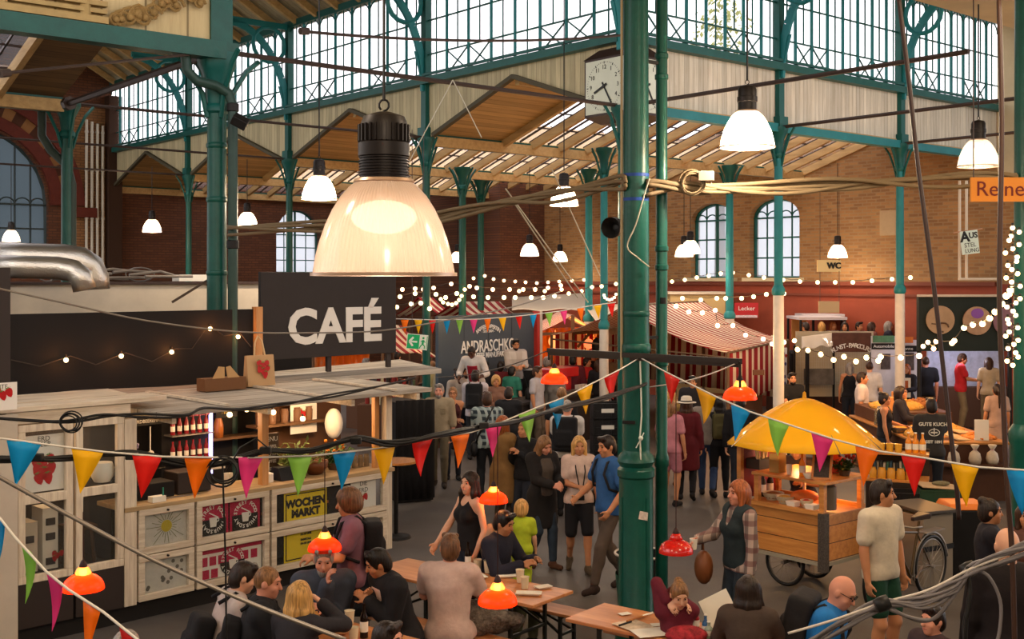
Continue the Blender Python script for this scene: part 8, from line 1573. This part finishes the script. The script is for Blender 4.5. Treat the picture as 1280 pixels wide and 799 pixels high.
# middle table
person('m1', 563, 667, 'person in a pinkish-grey T-shirt seated with back to the camera', rot=172, sit=.46, lean=6, hair=('short', 'mid'), skin='pink', top=('tee', '#bfa49b'), bottom=('trousers', '#2b2b2c'), arms='table', yaw=14, pitch=6, h=N, ht=1.84, fat=1.08)
person('m2', 634, 640, 'person in a navy top seated leaning forward behind the orange lamps at the plates table', rot=60, sit=.46, lean=10, hair=('short', 'black'), skin='tan', top=('long', '#20202e'), bottom=('trousers', '#5a5a40'), arms='table', pitch=14, h=M_, ht=1.75)
person('m3', 652, 626, 'small person in a lime green outfit standing beyond the plates table', rot=165, ht=1.1, hs=1.25, hair=('curly', 'blond'), top=('tee', '#a4b428'), bottom=('trousers', '#9aac24'), shoe='#5a5248', arms='pocket', h=N, fat=1.12)
person('m4', 587, 590, 'person in a black sleeveless top and jeans striding left past the plates table', rot=-55, ht=1.68, sex='f', hair=('long', 'dark'), top=('tank', '#151418'), bottom=('jeans', '#1f2736'), arms=((.24, .1, .92), (.12, .36, .98)), step=.2, yaw=14, h=N)
b = MB(); q = PEOPLE['m4']['w']; a_ = PEOPLE['m4']['at']; b.ball(q(a_(.25, -.08, .05)), (.1, .1, .22), 14, 10); tag(b.build('shoulder_bag', mat('bag_sand', '#8a7a6a', .8, var=.2), smooth=True), 'pale cloth shoulder bag at the hip of the person in the black sleeveless top', 'bag')
t = thing('jacket_heap', 'mottled grey fur jacket heaped on the bench beside the person in the pinkish T-shirt', 'jacket', G(612, 790, .47)); o = G(612, 784, .47); rg = random.Random(9); sd = SDF(); oo = np.array(o)*0
for k in range(14): sd.ell(np.array([rg.uniform(-.17, .24), rg.uniform(-.1, .1), rg.uniform(.05, .22)]), (rg.uniform(.08, .13), .08, rg.uniform(.06, .1)), None, .05)
V_, Q_ = sd.mesh(.012); npmesh('fur', V_, Q_, mat('grey_fur', '#6a6058', .95, var=.7, vscale=28, bump=1., bscale=45), t)
t = thing('backpack', 'dark rucksack standing on the bench left of the person in the pinkish T-shirt', 'bag', G(518, 790, .0)); V_, Q_ = SDF().rbox((0, 0, .22), (.1, .08, .16), .07).rbox((.02, -.12, .16), (.07, .01, .07), .04).mesh(.013); npmesh('body', V_, Q_, cloth('#1c1a1c'), t); t.location = TB-TN*.62-TD*.72+ZUP*.46
# right-hand table
person('r1', 851, 730, 'small person in a maroon top with hands raised before the face at the paper-strewn table', rot=8, sit=.46, ht=1.42, hs=1.1, lean=16, sex='f', hair=('bun', 'light'), top=('long', '#5a1626'), bottom=('jeans', '#23262e'), arms=((.07, .16, 1.0), (.1, .18, 1.02)), pitch=16, h=N)
person('r2', 936, 720, 'person in a grey-brown jacket seated with back turned at the paper-strewn table', rot=163, sit=.46, ht=1.72, lean=4, sex='f', hair=('long', 'dark'), top=('jacket', '#43362f'), bottom=('jeans', '#23262e'), arms='table', pitch=8, h=N)
t = thing('drawing', 'white sheet with a small black drawing held before the seated person in the grey-brown jacket', 'paper', G(905, 790, .9)); o = P(903, 770, 9.5); Mx = facem(o, Vector((.85, .2, .35)), Vector((-.35, .3, .9))); b = MB(); b.slab([Mx @ Vector(q) for q in ((-.13, -.18, 0), (.13, -.18, 0), (.13, .18, 0), (-.13, .18, 0))], .003, Mx.to_3x3() @ Vector((0, 0, 1))); b.build('sheet', PAPER, t); b = MB(); zz = Mx.to_3x3() @ Vector((0, 0, 1))
for (x0, y0, x1, y1) in ((-.05, .0, .05, -.03), (0, .05, .0, -.06), (-.04, -.06, .03, -.05), (-.02, .03, .03, .02)): b.bar(Mx @ Vector((x0, y0, .004)), Mx @ Vector((x1, y1, .004)), .008, .002, up=zz)
b.build('ink_drawing', INK, t)
person('r3', 1062, 723, 'seated person with glasses and a dark rucksack over a bright blue T-shirt', rot=62, sit=.46, lean=14, skin='pink', hair=('bald', 'grey'), top=('tee', '#1c6bb0'), bottom=('jeans', '#23262e'), arms='lap', yaw=-6, pitch=22, glasses=True, h=N, ht=1.84, fat=1.12)
backpack('r3', 'dark rucksack on the back of the seated person with glasses', '#201e20', (.17, .09, .22), -.2, .34)
person('r4', 1166, 757, 'seated person in a dark T-shirt facing left below the tied grey cables', rot=-66, sit=.46, ht=1.55, hair=('short', 'dark'), skin='pink', top=('tee', '#3a2c30'), arms='lap', h=N)
person('r5', 1259, 660, 'person in black with back turned and hands in pockets at the right edge', rot=176, ht=1.86, skin='fair', hair=('bald', 'light'), top=('long', '#191214'), bottom=('trousers', '#6a5c48'), arms='pocket', h=N, fat=1.12)
person('r6', 1238, 624, 'person in black turning to the right beside the bin with the orange lid', rot=75, ht=1.66, sex='f', hair=('bun', 'dark'), skin='tan', top=('long', '#1c1a22'), arms='phone', h=M_)
person('r7', 1284, 628, 'person cut off by the right edge behind the blue pennant', rot=-20, ht=1.7, sex='f', hair=('medium', 'brown'), skin='tan', top=('tee', '#5a3a30'), arms='hang', h=M_)
# walkers in the middle
person('w1', 683, 547, 'person in a dark open coat and jeans looking down at their hands', rot=28, ht=1.68, sex='f', hair=('long', 'light'), skin='pink', top=('coat', '#1a1615'), front='#4a4038', bottom=('jeans', '#28333f'), shoe='#4a2d1c', arms='phone', pitch=26, yaw=8, step=.12, h=N)
person('w2', 724, 546, 'person in a white T-shirt and black knee shorts walking with a camera strap', rot=4, ht=1.68, sex='f', hair=('medium', 'blond'), skin='tan', top=('tee', '#c4ab9e'), bottom=('knee', '#131216'), shoe='#4f4232', arms=((.25, .06, .82), (.02, .24, 1.12)), step=.16, pitch=6, h=N)
q = PEOPLE['w2']; W_ = q['w']; a_ = q['at']; t = thing('camera_strap', 'dark camera strap hanging down the white T-shirt of the person in knee shorts', 'strap', W_(a_(0, .1, .1))); b = MB(); b.tube([W_(a_(-.06, .02, .53)), W_(a_(-.055, .175, .36)), W_(a_(-.01, .185, .12)), W_(a_(.0, .185, .04)), W_(a_(.03, .185, .15)), W_(a_(.06, .175, .36)), W_(a_(.06, .02, .53))], .008, 6); b.build('strap', DARKM, t, True); b = MB(); b.box(W_(a_(0, .195, .03)), (.09, .05, .06)); b.build('camera', DARKM, t, bevel=.008)
b = MB(); b.tube([W_(a_(.15, .0, .53)), W_(a_(.17, .12, .42)), W_(a_(.22, .06, .2)), W_(a_(.24, -.06, .05))], .012, 6); b.ball(W_(a_(.25, -.1, -.02)), (.1, .07, .12), 12, 8); tag(b.build('shoulder_bag', DARKM, smooth=True), 'small black shoulder bag of the person in the white T-shirt and knee shorts', 'bag')
person('w3', 757, 545, 'person in a blue T-shirt with a rucksack striding left beside the centre column', rot=-62, ht=1.82, skin='tan', hair=('short', 'dark'), top=('tee', '#2a5488'), bottom=('trousers', '#4c4038'), shoe='#2a1c18', arms=((.24, .15, .95), (.16, .32, 1.05)), step=.27, pitch=8, h=N)
backpack('w3', 'dark rucksack on the back of the person in the blue T-shirt', '#191a20')
person('w4', 549, 480, 'person in a beige safari shirt and khaki trousers walking beside the black booth', rot=-6, ht=1.8, skin='pink', hair=('short', 'grey'), beard='grey', top=('rolled', '#8f8068'), front=None, bottom=('trousers', '#5e5340'), shoe='#2a2018', arms=((.25, .04, .82), (.2, .18, .93)), step=.1, h=.011, fat=1.06)
q = PEOPLE['w4']; W_ = q['w']; a_ = q['at']; b = MB()
for sg in (1, -1): b.box(W_(a_(sg*.085, .135, .34)), (.09, .02, .1)); 
tag(b.build('shirt_pockets', cloth('#85765e'), bevel=.004), 'pair of chest pockets on the beige safari shirt', 'pockets')
person('w5', 566, 484, 'person with glasses in a dark red sleeveless top behind the beige safari shirt', rot=0, ht=1.68, sex='f', hair=('short', 'light'), skin='tan', top=('tank', '#3c1418'), arms='cross', glasses=True, h=M_)
person('w6', 609, 490, 'person in a dark plaid shirt with a shoulder strap seen from behind', rot=178, ht=1.8, hair=('short', 'brown'), skin='pink', top=('rolled', 'plaid_dark'), bottom=('trousers', '#14161a'), arms='phone', h=M_)
q = PEOPLE['w6']; W_ = q['w']; a_ = q['at']; b = MB(); b.tube([W_(a_(-.1, .1, .5)), W_(a_(-.1, -.05, .56)), W_(a_(.0, -.15, .36)), W_(a_(.14, -.13, .1)), W_(a_(.18, -.06, -.05))], .02, 6); b.ball(W_(a_(.2, -.1, -.1)), (.06, .11, .13), 12, 8); tag(b.build('messenger_bag', DARKM, smooth=True), 'black messenger bag across the dark plaid shirt', 'bag')
person('w7', 594, 463, 'person in a white shirt with a black rucksack seen from behind', rot=176, ht=1.8, hair=('short', 'dark'), top=('shirt', '#b9b0b4'), bottom=('trousers', '#1a1b20'), arms='phone', h=M_); backpack('w7', 'large black rucksack on the white shirt seen from behind', '#161618', (.16, .09, .24))
person('w8', 620, 470, 'person in a brown jumper facing the camera behind the plaid shirt', rot=5, ht=1.66, sex='f', hair=('curly', 'blond'), skin='tan', top=('long', '#7a5848'), arms='phone', h=M_)
person('w9', 636, 484, 'person in black with back turned, just right of the plaid shirt', rot=170, ht=1.7, hair=('short', 'dark'), top=('long', '#16161a'), arms='phone', h=M_)
person('w10', 629, 520, 'person in a long mustard-brown coat behind the pink pennant', rot=140, ht=1.72, sex='f', hair=('medium', 'red'), skin='tan', top=('coat', '#7c5c34'), bottom=('trousers', '#3a3026'), arms='phone', h=M_)
person('w11', 655, 527, 'person in black with hands raised to the face behind the green pennant', rot=-40, ht=1.66, sex='f', hair=('bun', 'light'), skin='tan', top=('long', '#141316'), arms='camera', h=M_)
person('w12', 672, 458, 'person in a light grey T-shirt with arms down facing right before the blue board', rot=65, ht=1.8, skin='tan', hair=('short', 'brown'), top=('tee', '#a7a3a8'), bottom=('trousers', '#54483c'), h=M_)
person('w13', 702, 484, 'person in a black T-shirt with back turned before the maroon hoodie', rot=170, ht=1.78, skin='tan', hair=('crop', 'light'), top=('tee', '#17171c'), h=M_)
person('w14', 709, 500, 'person with white sleeves and a wide rucksack, back turned, at the blue pennant', rot=168, ht=1.78, skin='pink', hair=('crop', 'grey'), top=('tee', '#c2bcb6'), bottom=('trousers', '#17181c'), arms='phone', h=M_)
backpack('w14', 'wide black rucksack on the person with white sleeves at the blue pennant', '#131317', (.18, .08, .25))
person('w15', 716, 444, 'tall person in a maroon hoodie seen from behind above the orange lamp', rot=176, ht=1.85, hair=('short', 'black'), top=('hoodie', '#541a24'), bottom=('trousers', '#1b1c24'), h=M_)
person('w16', 660, 456, 'person in a black jumper with back turned before the dark blue board', rot=178, ht=1.7, sex='f', hair=('long', 'dark'), top=('long', '#1a1718'), h=M_)
person('w17', 734, 447, 'person in a red top behind the maroon hoodie', rot=60, ht=1.72, sex='f', hair=('short', 'dark'), skin='tan', top=('tee', '#b0282a'), arms='phone', h=FAR)
person('w18', 748, 450, 'person in black with back turned behind the yellow and red pennants near the column', rot=165, ht=1.74, sex='f', hair=('medium', 'brown'), top=('long', '#17161a'), h=FAR)
person('w19', 741, 440, 'person in a black jacket facing right in the lantern stall queue', rot=70, ht=1.78, hair=('short', 'black'), skin='tan', top=('jacket', '#1d1b1e'), h=FAR)
person('w20', 762, 442, 'person in a tan T-shirt beside the centre column in the lantern stall queue', rot=20, ht=1.7, sex='f', hair=('curly', 'blond'), skin='tan', top=('tee', '#8a7a66'), h=FAR)
person('w21', 694, 462, 'person in a grey jumper behind the far orange lamp', rot=-30, ht=1.72, sex='f', hair=('medium', 'grey'), top=('long', '#6a645e'), h=FAR)
person('w22', 684, 447, 'person in a grey hood inside the lantern stall queue, left side', rot=170, ht=1.75, hair=('curly', 'grey'), top=('hoodie', '#5a524a'), h=FAR)
person('w23', 712, 436, 'person in a dark T-shirt deep inside the lantern stall facing the camera', rot=0, ht=1.7, sex='f', hair=('curly', 'light'), top=('tee', '#3a2f35'), h=FAR)
# coffee stall
person('c1', 588, 427, 'person in a white shirt and red apron bending over the coffee counter', rot=-18, ht=1.8, z0=.5, lean=22, skin='dark', hair=('crop', 'black'), top=('rolled', '#c9c2bc'), apron='#8c1626', arms=((.2, .4, 1.05), (.25, .35, 1.0)), pitch=24, h=M_, Y=24.2)
person('c2', 645, 424, 'person in a pale patterned shirt behind the red espresso machine', rot=12, ht=1.8, z0=.5, lean=6, skin='tan', hair=('short', 'black'), beard='black', top=('rolled', 'tie_dye'), arms='phone', pitch=10, h=M_)
person('c3', 572, 461, 'person in a pale grey shirt queuing with back turned below the red apron', rot=-150, ht=1.72, hair=('short', 'dark'), top=('long', '#a39a92'), h=FAR)
person('c4', 583, 459, 'person in white with dark braces facing the camera below the red apron', rot=10, ht=1.74, skin='tan', hair=('short', 'dark'), beard='dark', top=('shirt', '#b5aaa4'), front='#3a2024', h=FAR)
person('c5', 606, 452, 'person in a dark cap and black jacket at the coffee counter', rot=178, ht=1.78, hair=('short', 'dark'), top=('jacket', '#1a1a1e'), hat=('cap', '#1a1a22'), h=FAR)
person('c6', 626, 452, 'person in a dark red jacket at the coffee counter', rot=170, ht=1.78, hair=('short', 'dark'), top=('jacket', '#5c1a20'), h=FAR)
person('c7', 640, 458, 'person in a teal and black top before the red espresso machine', rot=150, ht=1.7, sex='f', hair=('short', 'black'), top=('tee', '#2f7a68'), h=FAR)
# under the cafe sign
for i, (x, y, hc_, tc, sx, lb) in enumerate(((484, 447, 'dark', '#6a2a2c', 'f', 'person in dull red at the goods table, nearest the cafe sign'), (531, 443, 'grey', '#3a3a40', 'm', 'person in dark grey at the goods table below the exit sign'), (541, 452, 'light', '#b0a06c', 'f', 'person in a yellowish top beside the slim green column'), (497, 440, 'black', '#232329', 'm', 'person in black with back turned at the goods table'), (458, 448, 'grey', '#4a4a4e', 'm', 'person in grey partly hidden below the cafe sign'))):
 person('l%d' % i, x, y, lb, rot=(20, -150, 170, 160, 100)[i], ht=1.72, sex=sx, hair=('short' if sx == 'm' else 'medium', hc_), top=('long', tc), h=FAR, z0=.0)
# right of the column
person('a1', 858, 498, 'person in a dark red coat and white fedora seen from behind', rot=172, ht=1.68, sex='f', hair=('long', 'brown'), skin='tan', top=('coat', '#541018'), bottom=('trousers', '#141216'), hat=('fedora', '#c9bfae'), arms=((.26, .12, .95), (.25, .05, .85)), step=.12, h=M_)
person('a2', 900, 496, 'person in black with an olive rucksack seen from behind beside the yellow umbrella', rot=177, ht=1.68, sex='f', hair=('long', 'black'), top=('long', '#17161a'), bottom=('leggings', '#121114'), h=M_); backpack('a2', 'olive rucksack with pale straps on the person beside the yellow umbrella', '#4a4426')
person('a3', 884, 491, 'person in a grey top and blue jeans walking away behind the yellow pennant', rot=165, ht=1.74, hair=('short', 'dark'), top=('tee', '#8a8078'), bottom=('jeans', '#2a3a5a'), step=.18, h=M_)
person('a4', 839, 488, 'person in a mustard top behind the white fedora', rot=150, ht=1.68, sex='f', hair=('long', 'blond'), top=('long', '#7a6030'), h=M_)
person('a5', 926, 494, 'person in black behind the near orange lamp before the striped curtain', rot=160, ht=1.76, hair=('short', 'black'), top=('long', '#141317'), h=M_)
person('a6', 866, 470, 'person in a black jacket under the striped roof facing the camera', rot=-20, ht=1.76, hair=('short', 'black'), skin='tan', top=('jacket', '#1d1a1c'), h=FAR)
person('a7', 838, 500, 'bare-legged person in pink shorts half hidden by the downpipe', rot=150, ht=1.7, sex='f', hair=('medium', 'light'), skin='tan', top=('tee', '#b0707a'), bottom=('shorts', '#a0646e'), h=M_)
person('a8', 923, 601, 'person in a checked shirt and dark vest holding a cup by the snack cart', rot=-68, ht=1.72, sex='f', hair=('medium', 'red'), skin='pink', top=('long', 'plaid_red'), vest='#1f2a2e', bottom=('jeans', '#26303a'), arms=((.24, .05, .86), (.12, .4, 1.18)), h=N)
q = PEOPLE['a8']; W_ = q['w']; a_ = q['at']
pc, d_, pn_ = q['hands'][1]; o = W_(pc+pn_*.03+d_*.03)-ZUP*.05; t = thing('paper_cup', 'white paper cup held by the person in the checked shirt', 'cup', o); b = MB(); b.lathe([(0, 0), (.028, 0), (.038, .1), (.035, .1), (.026, .01), (0, .01)], o, 14); b.build('cup', PAPER, t, 'auto')
b = MB(); o = W_(a_(-.16, .3, .0)); b.ball(o-ZUP*.05, (.09, .12, .16), 14, 9); b.tube([o+ZUP*.08, o+Vector((0, .05, .25)), o+ZUP*.08+Vector((.0, .1, 0))], .008, 5); tag(b.build('handbag', mat('bag_brown', '#6e3f20', .5), smooth=True), 'brown leather handbag carried by the person in the checked shirt', 'bag')
person('v1', 994, 566, 'person in a dark T-shirt bending below the yellow umbrella over the snack cart', rot=-35, ht=1.62, lean=22, skin='tan', hair=('short', 'brown'), top=('tee', '#3a2a2c'), arms=((.15, .4, 1.15), (.2, .45, 1.2)), pitch=14, h=M_, Y=14.7)
person('v2', 1103, 600, 'person in a white T-shirt and dark green shorts standing with head turned right', rot=35, ht=1.8, skin='tan', hair=('short', 'dark'), top=('tee', '#c4b8a4'), bottom=('shorts', '#143a2a'), shoe='#4a423c', arms='hang', yaw=42, h=N)
person('b1', 990, 466, 'person in a black T-shirt behind the yellow umbrella facing the camera', rot=8, ht=1.76, skin='tan', hair=('short', 'black'), beard='black', top=('tee', '#141416'), arms='table', h=M_)
person('b2', 1078, 465, 'person in a white T-shirt facing right above the yellow umbrella edge', rot=70, ht=1.8, skin='tan', hair=('short', 'dark'), top=('tee', '#b9b0b0'), bottom=('trousers', '#1b1c22'), h=M_)
person('b3', 1062, 454, 'person in a black sleeveless top with back turned before the fence', rot=165, ht=1.68, sex='f', hair=('medium', 'grey'), skin='tan', top=('tank', '#161519'), h=M_)
person('b4', 1087, 452, 'person in a white shirt and black trousers with back turned before the fence', rot=160, ht=1.8, hair=('crop', 'brown'), top=('tee', '#c4c0c0'), bottom=('trousers', '#16171b'), h=M_)
person('b5', 1106, 491, 'person in a black tank top holding food before the buffet', rot=72, ht=1.66, sex='f', hair=('bun', 'dark'), skin='tan', top=('tank', '#17161a'), arms='holdl', h=M_)
person('b6', 1126, 483, 'person in a dark shirt looking at the buffet behind the black tank top', rot=62, ht=1.7, sex='f', hair=('medium', 'dark'), skin='tan', top=('long', '#23222a'), arms='phone', h=M_)
person('b7', 1133, 455, 'person in black carrying a pale frame before the pale banners', rot=-30, ht=1.7, sex='f', hair=('medium', 'red'), skin='tan', top=('long', '#1b1a20'), arms='phone', h=M_)
q = PEOPLE['b7']; o = q['w'](q['at'](.02, .3, .15)); t = thing('framed_picture', 'pale framed picture carried by the person in black at the banners', 'picture', o); b = MB(); b.box(o+ZUP*.1, (.26, .03, .44)); b.build('frame', PAPER, t); b = MB(); b.box(o+Vector((.02, -.02, .14)), (.1, .01, .24)); b.build('picture', mat('picture_orange', '#a8552a', .6), t)
person('b8', 1157, 446, 'person in a black T-shirt and tan trousers, back turned, below the beige roundel', rot=172, ht=1.84, skin='pink', hair=('crop', 'brown'), top=('tee', '#121216'), bottom=('trousers', '#5a4a38'), h=M_)
person('b9', 1205, 441, 'person in a red T-shirt and khaki trousers looking at a phone before the pale backdrop', rot=75, ht=1.76, z0=.2, Y=26.3, sex='f', hair=('short', 'brown'), skin='tan', top=('tee', '#b8242a'), bottom=('trousers', '#7a6a50'), arms='phone', pitch=14, h=M_)
person('b10', 1236, 451, 'person in a cream top with back turned before the pale blue backdrop', rot=165, ht=1.68, z0=.2, Y=26.0, sex='f', hair=('medium', 'brown'), top=('tee', '#ab987c'), bottom=('trousers', '#6a5c48'), h=M_)
person('b11', 1164, 498, 'person in a dark grey T-shirt with white back print at the buffet', rot=174, ht=1.8, skin='tan', hair=('short', 'dark'), top=('tee', '#33302f'), bottom=('trousers', '#1c2028'), arms='table', h=M_, fat=1.08)
q = PEOPLE['b11']; W_ = q['w']; a_ = q['at']; rgt = W_(a_(-1, 0, 0))-W_(a_(0, 0, 0)); t = q['root']
for z, tx, sz in ((.42, 'GUTE KUCHE', .075), (.16, 'SEIT 1891', .06)): text(tx, sz, 'back_print', PAPER, t, facem(W_(a_(0, -.165 if z > .3 else -.155, z)), rgt), .004, .002)
b = MB(); c = W_(a_(0, -.163, .3)); rgt.normalize(); b.tube([c+rgt*.08*math.cos(x)+ZUP*.05*math.sin(x) for x in [2*PI*i/16 for i in range(16)]], .006, 5, closed=True); b.bar(c-rgt*.05, c+rgt*.05, .01, .02); b.bar(c-ZUP*.03, c+ZUP*.07, .02, .01); b.build('back_print', PAPER, t)
person('b12', 1246, 480, 'person in a pale dress with back turned at the buffet', rot=178, ht=1.66, sex='f', hair=('pony', 'dark'), skin='tan', top=('tee', '#a88c7c'), bottom=('skirt', '#a88c7c'), h=M_)
for i, (x, y, hc_, tc, sx, rt, lb) in enumerate(((1007, 402, 'dark', '#1d1c20', 'm', -150, 'person in black under the left end of the gazebo on the gallery'), (1027, 408, 'blond', '#2a2628', 'f', 160, 'person in dark brown under the middle of the gazebo, back turned'), (1041, 404, 'red', '#a89a94', 'f', 20, 'person in a pale top under the gazebo on the gallery'), (1056, 404, 'dark', '#2c2434', 'f', -20, 'person in dark violet at the right post of the gazebo'), (1074, 400, 'dark', '#6a4240', 'm', 30, 'person in dull red right of the gazebo on the gallery'), (1111, 407, 'grey', '#2a2a38', 'f', 80, 'person in navy beside the second white-based column'), (1090, 413, 'brown', '#7a4a40', 'f', 100, 'low-seated person in dull pink between gazebo and white-based column'))):
 person('g%d' % i, x, y, lb, rot=rt, ht=1.7, sit=.46, z0=1.2, sex=sx, hair=('short' if sx == 'm' else 'medium', hc_), skin='tan', top=('long', tc), arms='lap', h=FAR, Y=29.6+.25*(i % 3))
for x, y, z, e in ((-2.6, 4.6, 5.7, 80), (3.4, 5.6, 5.8, 130), (.4, .2, 5.7, 190), (7.4, 9.6, 6.1, 150), (-6.4, 8.6, 6.0, 60)): light('hall_lamp_light', 'POINT', (x, y, z), e, '#ffe6c8', .25)   # the hall lamps above and behind the viewpoint
# ================================================================== light and camera
w = bpy.data.worlds.new('World'); SC.world = w; w.use_nodes = True
w.node_tree.nodes['Background'].inputs[0].default_value = (1.0, .965, .985, 1); w.node_tree.nodes['Background'].inputs[1].default_value = 1.2
cd = bpy.data.cameras.new('Camera'); co = bpy.data.objects.new('Camera', cd); COL.objects.link(co); SC.camera = co
cd.sensor_width = 36; cd.sensor_fit = 'HORIZONTAL'; cd.lens = 36*FPX/1280; cd.shift_x = 0; cd.shift_y = -(399.5-HY)/1280*-1*-1
co.location = (0, 0, CH); co.rotation_euler = (PI/2, 0, 0); cd.clip_start = .05; cd.clip_end = 300
vs = SC.view_settings; SC.display_settings.display_device = 'sRGB'; vs.view_transform = 'Standard'; vs.look = 'None'; vs.gamma = 1; vs.use_curve_mapping = False; vs.exposure = 1.3
SC.cycles.use_denoising = True
SC.cycles.max_bounces = 8; SC.cycles.diffuse_bounces = 4; SC.cycles.glossy_bounces = 3; SC.cycles.transmission_bounces = 6; SC.cycles.transparent_max_bounces = 24
SC.cycles.sample_clamp_indirect = 6; SC.cycles.caustics_reflective = False; SC.cycles.caustics_refractive = False
